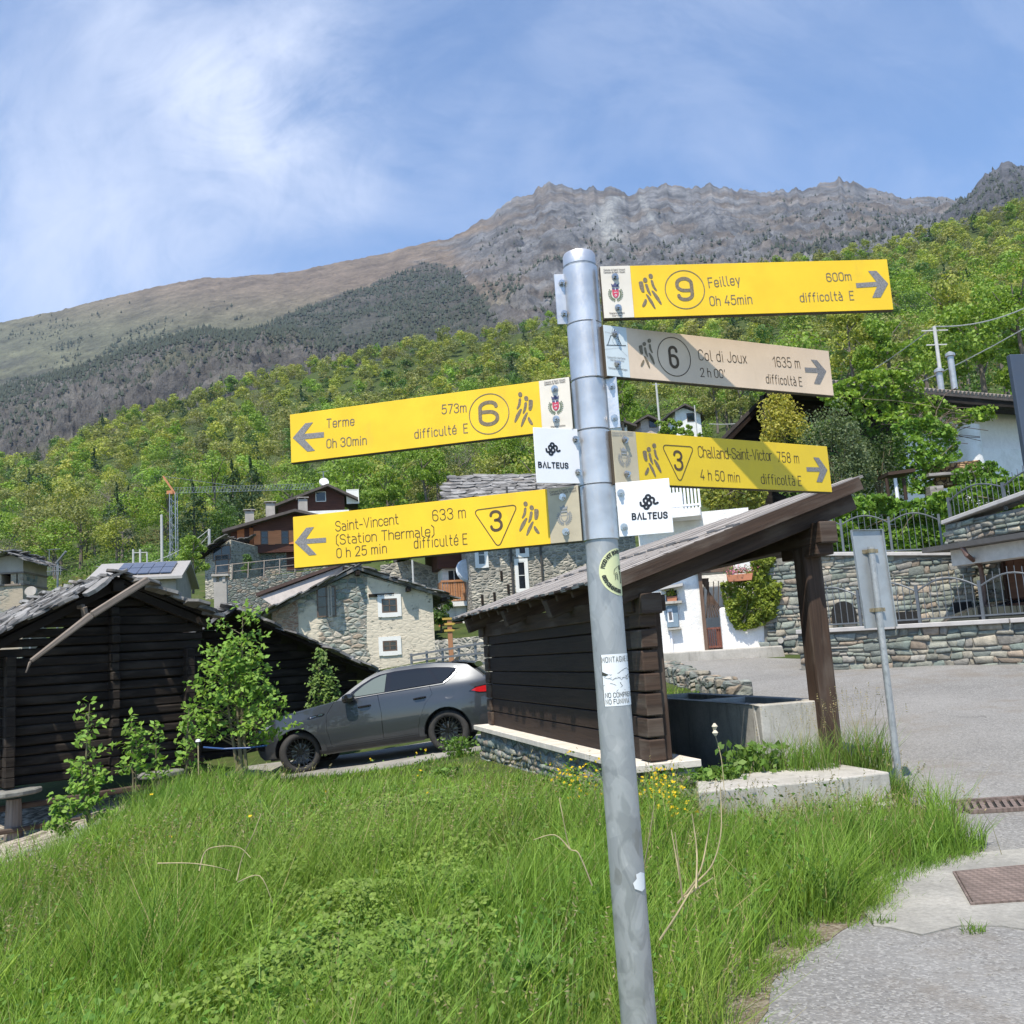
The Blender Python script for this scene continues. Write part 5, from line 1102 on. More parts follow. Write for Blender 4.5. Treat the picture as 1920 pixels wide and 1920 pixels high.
# doors with the shut lines, windows and handles
FD = [(.66, .40), (.60, .75), (.62, 1.0), (.78, 1.215), (1.62, 1.245), (1.66, .9), (1.64, .40)]
RD = [(1.652, .40), (1.672, .9), (1.635, 1.247), (2.62, 1.262), (2.66, 1.10), (2.50, .93), (2.38, .70), (2.33, .55), (2.31, .40)]
for pl_ in (FD, RD):
    for s in (-1, 1):
        d = side_panel(pl_, PAINT, 'door', car, .004, sides=(s,))
        lp = side_panel(pl_, GLOSSB, 'shut_line', d, -.002, sides=(s,))
        c = Vector((sum(a for a, h in pl_)/len(pl_), sum(h for a, h in pl_)/len(pl_)))
        for v in lp.data.vertices:
            q = Vector((v.co.x, v.co.z))-c; v.co.x = c.x+q.x*1.016; v.co.z = c.y+q.y*1.016; v.co.y = math.copysign(car_w(v.co.x, v.co.z)+.0022, v.co.y)
        hx = max(a for a, h in pl_)-.30 if pl_ is FD else 2.42
        m = MB(); y = s*(car_w(hx, 1.06)+.018); m.tube([(hx-.12, y-s*.012, 1.055), (hx-.08, y+s*.012, 1.06), (hx+.08, y+s*.012, 1.065), (hx+.12, y-s*.012, 1.065)], [.014, .02, .02, .014], 8)
        m.build('handle', GLOSSB, d, local=True, smooth=True)
DLO = [(.98, 1.245), (1.13, 1.36), (1.30, 1.46), (1.50, 1.555), (1.66, 1.60), (1.95, 1.622), (2.40, 1.615), (2.75, 1.585), (3.02, 1.545), (3.18, 1.50), (3.16, 1.46), (3.02, 1.34), (2.90, 1.275), (2.0, 1.258)]
side_panel(DLO, GLOSSB, 'window_surround', car, .006, .05)
FW = [(1.12, 1.262), (1.20, 1.34), (1.36, 1.445), (1.55, 1.535), (1.70, 1.578), (1.80, 1.588), (1.76, 1.268)]
RWN = [(1.86, 1.27), (1.90, 1.592), (2.40, 1.585), (2.58, 1.57), (2.70, 1.42), (2.76, 1.283)]
QW = [(2.66, 1.555), (2.80, 1.548), (3.0, 1.515), (3.10, 1.48), (2.98, 1.36), (2.87, 1.292), (2.82, 1.29)]
side_panel(FW, GLASSL, 'window', car, .016, .05); side_panel(RWN, GLASSD, 'window', car, .016, .05); side_panel(QW, GLASSD, 'window', car, .016, .05)
side_panel([(2.90, 1.262), (3.03, 1.335), (3.17, 1.455), (3.20, 1.50), (3.14, 1.545), (3.12, 1.54), (3.165, 1.497), (3.145, 1.465), (3.01, 1.345), (2.89, 1.28)], CHROME, 'window_trim', car, .019, .05)
side_panel([(.98, 1.228), (1.0, 1.245), (2.88, 1.268), (2.92, 1.258), (1.8, 1.245)], PAINT, 'window_trim', car, .019, .05)
# sills, arches, lamps, vents
side_panel([(.42, .30), (.40, .375), (.55, .40), (2.36, .40), (2.46, .375), (2.44, .30)], RUBBERT, 'sill', car, .012)
side_panel([(.62, .402), (1.2, .425), (2.3, .425), (2.3, .41), (1.2, .405)], PAINT, 'sill_trim', car, .016)
for c in (0, 2.87):
    o_ = arc_pts(c, .545, math.asin(-.03/.545), math.pi-math.asin(-.03/.545), 18); i_ = arc_pts(c, .452, math.asin(-.03/.452), math.pi-math.asin(-.03/.452), 18)
    side_panel(o_+i_[::-1], PAINT, 'wheel_arch', car, .014, .06)
    for s in (-1, 1):
        m = MB(); ar = arc_pts(c, .448, -.1, math.pi+.1, 18)
        for k in range(18):
            (a0, h0), (a1, h1) = ar[k], ar[k+1]; m.face([(a0, s*(car_w(a0, h0)-.002), h0), (a1, s*(car_w(a1, h1)-.002), h1), (a1, s*.5, h1), (a0, s*.5, h0)])
        m.face([(a, s*.52, h) for a, h in ar]); m.build('wheel_housing', RUBBERT, car, local=True)
side_panel([(-.80, .80), (-.78, .88), (-.66, .955), (-.50, .985), (-.44, .975), (-.50, .93), (-.60, .885), (-.70, .845)], LAMPG, 'headlight', car, .008, .05)
side_panel([(-.845, .52), (-.84, .66), (-.74, .70), (-.66, .60), (-.70, .50)], GLOSSB, 'air_intake', car, .005, .05)
side_panel([(3.40, 1.06), (3.50, 1.10), (3.70, 1.115), (3.84, 1.10), (3.845, 1.02), (3.70, .995), (3.55, 1.01)], REDL, 'tail_light', car, .009, .05)
side_panel([(3.35, 1.05), (3.48, 1.115), (3.70, 1.13), (3.85, 1.115), (3.855, 1.0), (3.70, .98), (3.53, .995)], GLOSSB, 'tail_light_surround', car, .005, .05)
side_panel([(.24, .985), (.28, 1.015), (.56, 1.045), (.60, 1.03), (.55, 1.0), (.30, .975)], GLOSSB, 'wing_vent', car, .006, .06)
side_panel([(.30, .995), (.31, 1.003), (.42, 1.015), (.42, 1.006)], CHROME, 'vent_trim', car, .009, .06); side_panel([(.47, 1.012), (.48, 1.03), (.55, 1.036), (.545, 1.022)], CHROME, 'vent_trim', car, .009, .06)
side_panel([(2.98+.105*math.cos(k*.3927), 1.06+.095*math.sin(k*.3927)) for k in range(16)], PAINT, 'fuel_flap', car, .004, .06)
side_panel([(3.50, .56), (3.52, .60), (3.85, .62), (3.84, .45), (3.72, .36), (3.45, .36)], RUBBERT, 'rear_bumper_trim', car, .005)
for s in (-1, 1):
    m = MB(); y = s*(car_w(1.12, 1.22)); m.tube([(1.05, y-s*.02, 1.20), (1.06, y+s*.08, 1.215)], .03, 8)
    e = [(1.02, 1.17), (.985, 1.24), (1.0, 1.30), (1.08, 1.335), (1.19, 1.335), (1.22, 1.29), (1.20, 1.20), (1.15, 1.165)]
    m.prism([(a, y+s*.06, h) for a, h in e], (0, s*.17, 0)); m.build('wing_mirror', GLOSSB, car, local=True, smooth=True, bevel=.02)
m = MB(); m.prism([(3.0, -.01, 1.655), (3.12, -.01, 1.66), (3.14, -.01, 1.72), (3.1, -.01, 1.73)], (0, .02, 0)); m.build('roof_aerial', GLOSSB, car, local=True)
def lathe_y(m, prof, n=40):
    vs = [Vector((r*math.cos(6.2832*k/n), y, r*math.sin(6.2832*k/n))) for r, y in prof for k in range(n)]
    return m.faces(vs, [(i*n+k, (i+1)*n+k, (i+1)*n+(k+1) % n, i*n+(k+1) % n) for i in range(len(prof)-1) for k in range(n)])
def wheel():
    w = bpy.data.objects.new('wheel', None); COL.objects.link(w)
    m = MB(); lathe_y(m, [(.268, .10), (.268, -.098), (.285, -.115), (.33, -.122), (.368, -.105), (.385, -.075), (.386, -.03), (.382, -.028), (.382, -.022), (.386, -.02), (.386, .03), (.382, .032), (.382, .038), (.386, .04), (.385, .08), (.365, .11), (.3, .118), (.268, .10)]); m.build('tyre', TYRE, w, local=True, smooth=True)
    m = MB(); lathe_y(m, [(.275, .09), (.272, -.09), (.266, -.105), (.258, -.10), (.25, -.085), (.245, .08)]); lathe_y(m, [(.001, -.088), (.055, -.088), (.066, -.078), (.07, -.04)], 20)
    for k in range(10):
        a = 6.2832*k/10
        for d in (-.13, .13):
            R0 = Matrix.Rotation(-a, 3, 'Y'); R1 = Matrix.Rotation(-(a+d), 3, 'Y')
            m.beam(R0@Vector((.05, -.075, 0)), R1@Vector((.262, -.092, 0)), .019, .03, up=(0, -1, 0), tw=1.25)
    m.build('rim', RIMM, w, local=True, smooth=False)
    m = MB(); lathe_y(m, [(.17, -.02), (.17, -.035), (.06, -.035)], 24); m.build('brake_disc', plain('brake_disc', (.2, .19, .18), .4, .7), w, local=True)
    return w
w0 = wheel()
for i, (a, s, st) in enumerate(((0, -1, .42), (2.87, -1, 0), (0, 1, .42), (2.87, 1, 0))):
    w = w0 if i == 0 else copy_tree(w0); w.parent = car; w.location = (a, s*.79, .385); w.rotation_euler = (0, rnd.random(), (0 if s < 0 else math.pi)+st)
# ================================================================ HOUSES
def zat(x, y, py):
    lo, hi = -30., 400.
    for _ in range(50):
        m_ = (lo+hi)/2; v = Vector((x, y, m_-CAM_Z)); q = 960-FPX*v.dot(VU)/v.dot(VF)
        if q > py: lo = m_
        else: hi = m_
    return m_
BLOG = wood('black_logs_lit_streaks', (.005, .0037, .0030), (.022, .016, .012), .92, 1.0, 20, .8, grey=(.034, .027, .021))  # near-black timber; grey streaks put weathered, sunlit log edges into the colour
OLDB = wood('old_split_beam', (.05, .04, .032), (.27, .225, .19), .85, .8, 24, .9)
CHALET = wood('red_brown_cladding', (.040, .015, .010), (.10, .038, .024), .7, 1.0, 12, .4)
SHUT = wood('orange_shutter', (.40, .13, .05), (.62, .24, .10), .6, 1, 10, .2)
BALC = wood('orange_larch_boards', (.26, .11, .05), (.50, .24, .11), .6, 1.2, 14, .3)
t = NT('stone_roof_slab'); v = t.co(); oi = t.n('ShaderNodeTexVoronoi', {'feature': 'F1'}, Vector=t.co('Object', (2.2, 2.2, 6)), Scale=1.).outputs['Color']; f = t.noise(v, 5, 7, .68); g = t.noise(v, 1.6, 5, .6)
c = t.ramp(t.n('ShaderNodeSeparateColor', Color=oi).outputs[0], [(0, (.09, .088, .085)), (.5, (.17, .165, .16)), (1, (.29, .285, .28))]); c = t.mix(.7, c, t.ramp(f, [(.3, (.55, .55, .55)), (.7, (1.4, 1.4, 1.38))]), 'MULTIPLY'); c = t.mix(t.step(g, .55, .72, 0, .5), c, (.22, .17, .12))
SLAB = t.done(c, .85, 0, t.bump(f, .6, .02), .25)
PLAST = stone('old_plaster_on_rubble', STONES, 3.4, 1.8, (.25, .23, .2), .08, .8, .05, None, (.66, .59, .47), .28, .38, .5)
HALFP = stone('patchy_plaster_on_rubble', [tuple(q*1.3 for q in s_) for s_ in STONES], 3.0, 1.8, (.26, .245, .21), .08, .8, .05, None, (.66, .585, .46), .47, .55, .35)
TALLST = stone('grey_rubble_tall_house', [(.42, .39, .33), (.32, .31, .27), (.52, .48, .40), (.38, .35, .30), (.26, .25, .22)], 3.2, 2.1, (.42, .39, .33), .10, .7, .06, (.16, .15, .13))
BRICKY = stone('rough_brick_infill', [(.42, .27, .19), (.36, .22, .16), (.46, .33, .24), (.38, .30, .23)], 4.5, 2.6, (.40, .34, .28), .09, .6, .03)
WHITEW = NT('white_render'); v = WHITEW.co(); a_ = WHITEW.noise(v, 2.5, 8, .65); b_ = WHITEW.noise(v, 16, 5, .7)
_c = WHITEW.mix(WHITEW.step(a_, .4, .75), (.80, .79, .77), (.66, .65, .62)); WHITEW = WHITEW.done(_c, .9, 0, WHITEW.bump(b_, .6, .03), .2)
WFRAME = plain('white_window_paint', (.78, .77, .73), .5, var=.06); PANE = plain('dark_window_glass', (.02, .024, .03), .06, 0, var=.4, scale=2, spec=.6); BROWNF = plain('brown_window_wood', (.13, .085, .06), .6)
CONCB = plain('grey_render', (.38, .35, .31), .9, var=.2, scale=2, bump=.3); TILE = plain('dark_roof_tiles', (.085, .07, .062), .8, var=.3, scale=3, bump=.6, bs=12)
GREYMET = plain('grey_paint_metal', (.19, .205, .215), .45, .3, var=.1)

class House:
    """axes: u along the front, v going back, z up; o = left front corner at the base"""
    def __init__(s, name, label, o, yaw, cat='house', group=None):
        s.o = Vector(o); s.U = Vector((math.cos(yaw), math.sin(yaw), 0)); s.V = Vector((-math.sin(yaw), math.cos(yaw), 0)); s.yaw = yaw
        s.root = thing(name, label, cat, s.o, group)
    def P(s, u, v, z): return s.o+s.U*u+s.V*v+Vector((0, 0, z))
    def body(s, w, d, heL, heR, ru, hr, mat, name='wall', v0=0, base=-3):
        m = MB(); m.prism([s.P(u, v0, z) for u, z in ((0, base), (w, base), (w, heR), (ru, hr), (0, heL))], s.V*d); return m.build(name, mat, s.root)
    def body_eaves(s, w, d, he, rv, hr, mat, base=-3, heB=None):
        m = MB(); m.prism([s.P(0, v, z) for v, z in ((0, base), (d, base), (d, heB or he), (rv, hr), (0, he))], s.U*w); return m.build('wall', mat, s.root)
    def block(s, name, mat, u0, u1, v0, v1, z0, z1, parent=None, bevel=0):
        m = MB(); m.prism([s.P(u, v, z0) for u, v in ((u0, v0), (u1, v0), (u1, v1), (u0, v1))], (0, 0, z1-z0)); return m.build(name, mat, parent or s.root, bevel=bevel, seg=1)
    def slope(s, name, mat, a, b, c, d, th, parent=None):
        """roof plane through four (u, v, z) points, eave a-b, ridge d-c"""
        m = MB(); p = [s.P(*q) for q in (a, b, c, d)]; m.prism(p, (0, 0, -th)); return m.build(name, mat, parent or s.root)
    def slates(s, a, b, c, d, parent=None, size=.55, name='roof', th=.045, jit=1., mat=None):
        A, B, C, D = [s.P(*q) for q in (a, b, c, d)]; n = ((B-A).cross(D-A)).normalized(); n = n if n.z > 0 else -n
        L = ((B-A).length+(C-D).length)/2; H = ((D-A).length+(C-B).length)/2; rows = max(2, int(H/(size*.55))); m = MB()
        for r in range(rows+1):
            f = r/rows; x = -size*rnd.random()
            while x < L:
                w = size*rnd.uniform(.55, 1.5); g = (x+w/2)/L
                if -.03 < g < 1.03:
                    c_ = (A*(1-g)+B*g)*(1-f)+(D*(1-g)+C*g)*f+n*(.02+rnd.uniform(0, .03)*jit)
                    ex = (B-A).normalized(); ey = n.cross(ex); tl = rnd.uniform(-.05, .07)*jit; an = rnd.uniform(-.16, .16)*jit; nn = (n+ey*(.06+tl)+ex*rnd.uniform(-.05, .05)*jit).normalized()
                    ex = (ex*math.cos(an)+ey*math.sin(an)); ex = (ex-nn*ex.dot(nn)).normalized(); ey = nn.cross(ex); hh = size*rnd.uniform(.75, 1.15); k = 7
                    pts = []
                    for q in range(k):
                        th_ = 6.2832*q/k+rnd.uniform(-.3, .3); rr = rnd.uniform(.85, 1.12); px_, py_ = math.cos(th_), math.sin(th_); sc_ = 1/max(abs(px_), abs(py_))**.75
                        pts.append(c_+ex*(px_*w*.53*rr*sc_)+ey*(py_*hh*.5*rr*sc_))
                    m.prism(pts, nn*-(th*rnd.uniform(.6, 1.5)))
                x += w*.93
        return m.build(name, mat or SLAB, parent or s.root)
    def window(s, u, z, w, h, v=0, frame=None, sur=0, mull=(1, 1), sill=True, pane=None, shutters=None, parent=None):
        """frame standing in the wall with a pane set back; sur = width of a painted surround"""
        m = MB()
        if sur:
            for (a0, a1, b0, b1) in ((u-sur, u, z-sur, z+h+sur), (u+w, u+w+sur, z-sur, z+h+sur), (u, u+w, z+h, z+h+sur), (u, u+w, z-sur*1.1, z)):
                m.prism([s.P(a, v-.03, b) for a, b in ((a0, b0), (a1, b0), (a1, b1), (a0, b1))], s.V*.032)
        f = frame or BROWNF
        root = m.build('window', WFRAME, s.root) if sur else None
        m = MB(); t_ = .055
        for (a0, a1, b0, b1) in [(u, u+t_, z, z+h), (u+w-t_, u+w, z, z+h), (u+t_, u+w-t_, z+h-t_, z+h), (u+t_, u+w-t_, z, z+t_)]+[(u+w*k/(mull[0]+1)-.022, u+w*k/(mull[0]+1)+.022, z+t_, z+h-t_) for k in range(1, mull[0]+1)]+[(u+t_, u+w-t_, z+h*k/(mull[1]+1)-.015, z+h*k/(mull[1]+1)+.015) for k in range(1, mull[1]+1)]:
            m.prism([s.P(a, v-.022, b) for a, b in ((a0, b0), (a1, b0), (a1, b1), (a0, b1))], s.V*.02)
        fr = m.build('window' if root is None else 'frame', f, root or s.root); root = root or fr
        m = MB(); m.face([s.P(a, v-.006, b) for a, b in ((u, z), (u+w, z), (u+w, z+h), (u, z+h))]); m.build('pane', pane or PANE, root)
        if shutters:
            for a0, a1 in ((u-w*.52, u-.02), (u+w+.02, u+w*1.52)):
                m = MB(); m.prism([s.P(a, v-.05, b) for a, b in ((a0, z), (a1, z), (a1, z+h), (a0, z+h))], s.V*.035); m.build('shutter', shutters, s.root)
        return root
def chimney(root, P, h, w, mat, cap=True):
    m = MB(); m.box(P+Vector((0, 0, h/2)), w, w, h, .3); c = m.build('chimney', mat, root)
    m = MB(); m.box(P+Vector((0, 0, h+.12)), w*1.35, w*1.35, .06, .3)
    for a in (-1, 1):
        for b in (-1, 1): m.box(P+Vector((a*w*.38, b*w*.38, h+.045)), w*.16, w*.16, .09, 0)
    m.build('chimney_cap', mat, c)
    return c
# ---------------------------------------------------------------- the dark log barn
YW = rad(40); q0 = at(14, 1478, 15.5)
B = House('log_barn', 'near-black log barn with a stone slab roof and a broken rafter hanging out', (q0.x, q0.y, q0.z), YW, 'barn')
bw, bdp = 2.9, 5.2; ov = .45; rp = 1.6
pk_ = B.P(rp, -ov, 0); ZR = zat(pk_.x, pk_.y, 1080)-B.o.z
er = B.P(bw+.4, -ov, 0); ZRE = zat(er.x, er.y, 1152)-B.o.z; el = B.P(-.75, -ov+.1, 0); ZLE = zat(el.x, el.y, 1222)-B.o.z
m = MB(); hgt = .158; z = .0; k = 0
sl_r = (ZR-ZRE)/(bw+.4-rp); sl_l = (ZR-ZLE)/(rp+.75)
while z < ZR-.35:
    u0 = max(-.22-rnd.uniform(0, .08), rp-(ZR-.28-z)/sl_l); u1 = min(bw+.22+rnd.uniform(0, .08), rp+(ZR-.28-z)/sl_r)
    if u1-u0 > .3:
        for (a, b) in ((u0, rp-.01), (rp+.01, u1)):
            if b-a > .1: m.beam(B.P(a, rnd.uniform(-.02, .03), z+.08+rnd.uniform(-.012, .012)), B.P(b, rnd.uniform(-.02, .03), z+.08+rnd.uniform(-.016, .016)), .16, rnd.uniform(.128, .152))
    z += hgt; k += 1
B1_ = m.build('log_wall', BLOG, B.root, bevel=.022, seg=1)
m = MB(); z = .095
while z < ZLE-.1:
    m.beam(B.P(-.02, -.25, z), B.P(-.02, bdp, z), .16, rnd.uniform(.16, .185)); m.beam(B.P(bw, -.25, z), B.P(bw, bdp, z), .16, .175); z += hgt
m.build('side_wall', BLOG, B.root, bevel=.02, seg=1)
m = MB(); z = .02
while z < ZR-.5:
    m.beam(B.P(rp, -.20-rnd.uniform(0, .09), z+.06), B.P(rp, .3, z+.06), .13+rnd.uniform(0, .03), .15); z += hgt
m.build('log_ends', BLOG, B.root, bevel=.02, seg=1)
m = MB(); m.prism([B.P(u, .13, z) for u, z in ((0, .1), (bw, .1), (bw, ZRE-.25), (rp, ZR-.25), (0, ZLE-.3))], B.V*.02); m.build('inner_lining', BLOG, B.root)
for nm, a, b in (('l', (-.75, ZLE), (rp, ZR)), ('r', (bw+.4, ZRE), (rp, ZR))):
    B.slope('roof_boarding', BLOG, (a[0], -ov+.18, a[1]), (a[0], bdp+.5, a[1]), (b[0], bdp+.5, b[1]), (b[0], -ov+.18, b[1]), .07)
    B.slates((a[0], -ov, a[1]), (a[0], bdp+.6, a[1]), (b[0], bdp+.6, b[1]+.02), (b[0], -ov, b[1]+.02), size=.40, th=.05, jit=2.4)
m = MB()
for vv in (-ov+.25, .1, 1.5, 3.0, 4.5):
    m.beam(B.P(-.7, vv, ZLE-.17), B.P(rp, vv, ZR-.15), .13, .13); m.beam(B.P(bw+.35, vv, ZRE-.17), B.P(rp, vv, ZR-.15), .13, .13)
m.build('rafters', BLOG, B.root); m = MB(); m.beam(B.P(rp, -ov+.05, ZR-.16), B.P(rp, bdp, ZR-.16), .18, .18); m.build('ridge_beam', BLOG, B.root)
A_ = at(278, 1086, B.P(rp, -ov-.05, 0).y); C_ = at(57, 1240, B.P(-.2, -ov+.05, 0).y); mid = (A_+C_)/2+Vector((0, 0, .06))
m = MB(); m.beam(A_, mid, .10, .12); m.beam(mid, C_, .10, .115, tw=.6, th=.6); m.beam(C_, C_+Vector((-.06, -.02, -.17)), .05, .05, tw=.4, th=.4)
o = m.build('broken_rafter', OLDB, B.root, bevel=.02, seg=1); o['label'] = 'sun-bleached broken rafter slanting across the gable'
m = MB(); a = at(157, 1138, A_.y-.3); m.beam(a, a+Vector((.02, .05, -.24)), .09, .08); m.beam(a+Vector((0, 0, .02)), a+Vector((-.12, .05, 0)), .07, .06); m.build('broken_bracket', OLDB, B.root, bevel=.01, seg=1)
FLATST = plain('flat_staddle_stone', (.19, .188, .165), .9, var=.3, scale=6, bump=.6)
for u, v_ in ((.05, -.2), (bw*.8, -.25)):
    c = B.P(u, v_, 0); g_ = G(c.x, c.y); m = MB(); r_ = .42
    pts = [c+Vector((r_*rnd.uniform(.8, 1.15)*math.cos(k*.698), r_*rnd.uniform(.8, 1.15)*math.sin(k*.698), -.10)) for k in range(9)]; m.prism(pts, (0, 0, .085))
    st = m.build('staddle_stone', FLATST, B.root, bevel=.02, seg=1)
    m = MB(); m.tube([(c.x, c.y, g_-.2), (c.x, c.y, -.16+B.o.z)], .15, 10, r1=.11); m.build('stump', OLDB, st)
m = MB(); m.beam(B.P(-.6, -.12, -.30), B.P(2.4, -.2, -.24), .10, .09); m.beam(B.P(-.3, -.35, -.62), B.P(1.6, -.3, -.60), .08, .07); m.build('sill_log', BEAMW, B.root, bevel=.015, seg=1)
# ---------------------------------------------------------------- second dark roof to its right
a, b = at(430, 1142, 22.0), at(694, 1268, 24.6)
D = House('dark_timber_barn', 'low dark timber barn whose stone roof slopes down behind the car', (a.x-2.2, a.y-1.2, -1.0), rad(24), 'barn')
dx = (Vector((b.x, b.y, 0))-Vector((D.o.x, D.o.y, 0))).dot(D.U); ru = 2.6; hr = a.z+1.0; he = b.z+1.0
m = MB(); z = .0
while z < hr-.3:
    u1 = min(dx-.5, ru+(hr-.25-z)/((hr-he)/(dx-ru))); m.beam(D.P(.3, .9, z+.1), D.P(u1, .9, z+.1), .18, .185); z += .2
m.beam(D.P(.3, 1.02, 0), D.P(dx-.8, 1.02, 0), .03, 2.0*(he-.2)); m.prism([D.P(u, 1.02, z) for u, z in ((.3, 0), (dx-.6, 0), (dx-.6, he-.1), (ru, hr-.25), (.3, he))], D.V*.03)  # lining added behind the logs to block daylight in the gaps
m.build('log_wall', BLOG, D.root, bevel=.02, seg=1)
D.slope('roof_boarding', BLOG, (dx, .05, he), (dx, 5, he), (ru, 5, hr), (ru, .05, hr), .1); D.slope('roof_boarding', BLOG, (-.2, .05, he+.2), (-.2, 5, he+.2), (ru, 5, hr), (ru, .05, hr), .1)
D.slates((dx+.05, -.1, he), (dx+.05, 5, he), (ru, 5, hr), (ru, -.1, hr), size=.55, jit=1.3); D.slates((-.2, -.1, he+.2), (-.2, 5, he+.2), (ru, 5, hr), (ru, -.1, hr), size=.6)
# ---------------------------------------------------------------- stone and plaster house with the gable
a, b = at(512, 1250, 36.6), at(817, 1250, 38.2); yw = math.atan2(b.y-a.y, b.x-a.x); wd = math.hypot(b.x-a.x, b.y-a.y)
H = House('stone_house', 'old rubble and plaster gabled house with two white framed windows', (a.x, a.y, 0), yw)
pf = H.P(0, 0, 0)
ue = lambda px, v=0: (lambda d: ((Vector((H.o.x+H.V.x*v, H.o.y+H.V.y*v, 0))).dot(H.V)/(d.x*H.V.x+d.y*H.V.y)))(d=ray(px, 1200))
def hz(px, py, v=0):
    """(u, z) on the plane v of house H seen at a point of the photograph"""
    d = ray(px, py); n = H.V; o = H.P(0, v, 0); k = (o-Vector((0, 0, CAM_Z))).dot(n)/d.dot(n); q = Vector((0, 0, CAM_Z))+d*k; return (q-H.o).dot(H.U), q.z-H.o.z
pu, pz = hz(669, 1063); ru_, rz_ = hz(825, 1115); lu, lz = hz(505, 1150)
H.body(wd, 8, lz-.05+(pz-lz)*0+.15, rz_+.05, pu, pz-.18, HALFP)
ur = hz(640, 1150)[0]
m = MB(); m.prism([H.P(u, -.012, z) for u, z in ((hz(690, 1150)[0], -1), (wd+.012, -1), (wd+.012, rz_+.02), (pu+.4, pz-.42), (hz(690, 1150)[0]-.1, 2.4), (hz(690, 1150)[0]+.15, 1.2))], H.V*.01); o = m.build('plaster_coat', PLAST, H.root)
u0, z0 = hz(500, 1185); u1, z1 = hz(557, 1115)
m = MB(); m.prism([H.P(u, -.014, z) for u, z in ((.02, hz(520, 1195)[1]), (hz(560, 1180)[0], hz(560, 1195)[1]), (hz(560, 1180)[0], z1), (.02, lz+.05))], H.V*.012); m.build('brick_infill', BRICKY, H.root)
H.slope('roof', SLAB, (ru_+.35, -.25, rz_-.12), (ru_+.35, 8.4, rz_-.12), (pu, 8.4, pz), (pu, -.25, pz), .12); H.slope('roof', SLAB, (lu-.25, -.25, lz-.02), (lu-.25, 8.4, lz-.02), (pu, 8.4, pz+.0), (pu, -.25, pz+.0), .12)
H.slates((ru_+.4, -.3, rz_-.1), (ru_+.4, 8.4, rz_-.1), (pu, 8.4, pz+.04), (pu, -.3, pz+.04), size=.8); H.slates((lu-.3, -.3, lz), (lu-.3, 8.4, lz), (pu, 8.4, pz+.04), (pu, -.3, pz+.04), size=.8)
m = MB()
for uu, zz in ((ru_+.1, rz_-.22), (ru_*.6+pu*.4, rz_*.6+pz*.4-.25), (pu, pz-.28)): m.beam(H.P(uu, -.5, zz), H.P(uu, .2, zz), .16, .16)
m.build('purlin_ends', BLOG, H.root)
for x0, y0, x1, y1, su in ((708, 1116, 752, 1155, .16), (710, 1195, 752, 1227, .16)):
    (a0, b1), (a1, b0) = hz(x0+7, y0+7), hz(x1-7, y1-7); H.window(a0, b0, a1-a0, b1-b0, -.03, BROWNF, su, (1, 1), pane=PANE)
(a0, b1), (a1, b0) = hz(593, 1100), hz(631, 1156); H.window(a0, b0, a1-a0, b1-b0, -.01, BROWNF, 0, (1, 2)); H.window(a0+.42, b0, .16, b1-b0, -.03, wood('bleached_post', (.3, .25, .2), (.45, .4, .34)), 0, (0, 0))
(a0, b0) = hz(691, 1117); H.block('lintel', BLOG, a0, a0+1.0, -.06, 0, b0-.06, b0+.06)
# higher rear roof with a pale soffit on its left
a = at(480, 1118, 36.5); b = at(640, 1060, 38.5)
m = MB(); m.prism([a+Vector((0, 0, 0)), b, b+Vector((-.6, 5, .1)), a+Vector((-.6, 5, .1))], (0, 0, .13)); rr = m.build('rear_roof', plain('brown_tin_roof', (.10, .06, .045), .6), H.root)
m = MB(); m.prism([a+Vector((.1, .2, -.02)), b+Vector((0, .2, -.02)), b+Vector((0, .25, -.75)), a+Vector((.9, .25, -.62))], (0, .06, 0)); m.build('soffit', plain('pale_soffit', (.40, .36, .33), .8, var=.15), rr)
m = MB(); m.prism([a+Vector((.4, 1.2, -.1)), a+Vector((3, 1.2, .3)), a+Vector((3, 1.2, -4)), a+Vector((.4, 1.2, -4))], (0, 3, 0)); m.build('rear_wall', WHITEW, H.root)
# ---------------------------------------------------------------- two brown chalets and stone barns up the slope
def hpt(Hs, px, py, v=0):
    d = ray(px, py); o = Hs.P(0, v, 0); k = (o-Vector((0, 0, CAM_Z))).dot(Hs.V)/d.dot(Hs.V); q = Vector((0, 0, CAM_Z))+d*k; return (q-Hs.o).dot(Hs.U), q.z-Hs.o.z
a = at(477, 1090, 68)
C1 = House('brown_chalet', 'red-brown timber chalet with orange shutters on a stone ground floor', a, rad(14))
w1 = hpt(C1, 655, 1000)[0]; pu, pz = hpt(C1, 553, 960); zf = hpt(C1, 480, 1037)[1]; ze = hpt(C1, 480, 985)[1]
C1.block('ground_floor', RUBBLE, .35, w1, .5, 6, -3, zf+.02); C1.body(w1, 7, ze, ze, pu, pz-.1, CHALET, base=zf)
C1.slope('roof', TILE, (-2.1, -.9, ze-.35), (-2.1, 7.5, ze-.35), (pu, 7.5, pz+.1), (pu, -.9, pz+.1), .2); C1.slope('roof', TILE, (w1+.8, -.9, ze-.25), (w1+.8, 7.5, ze-.25), (pu, 7.5, pz+.1), (pu, -.9, pz+.1), .2)
C1.block('side_gallery', CHALET, -1.6, -.02, .4, 6, zf-.5, ze-.15)
for px_ in (492, 519): u, z = hpt(C1, px_, 1021); C1.window(u-.1, z, .95, 1.0, -.02, BROWNF, 0, (1, 1), shutters=SHUT)
for px_, py_ in ((445, 1020), (468, 1018)): u, z = hpt(C1, px_, py_, .4); C1.window(u, z-.5, .5, 1.6, .38, SHUT, 0, (0, 1), pane=SHUT)
u, z = hpt(C1, 537, 1053); C1.window(u, z-.6, 1.2, 1.6, .48, BROWNF, 0, (1, 1), pane=CHALET)
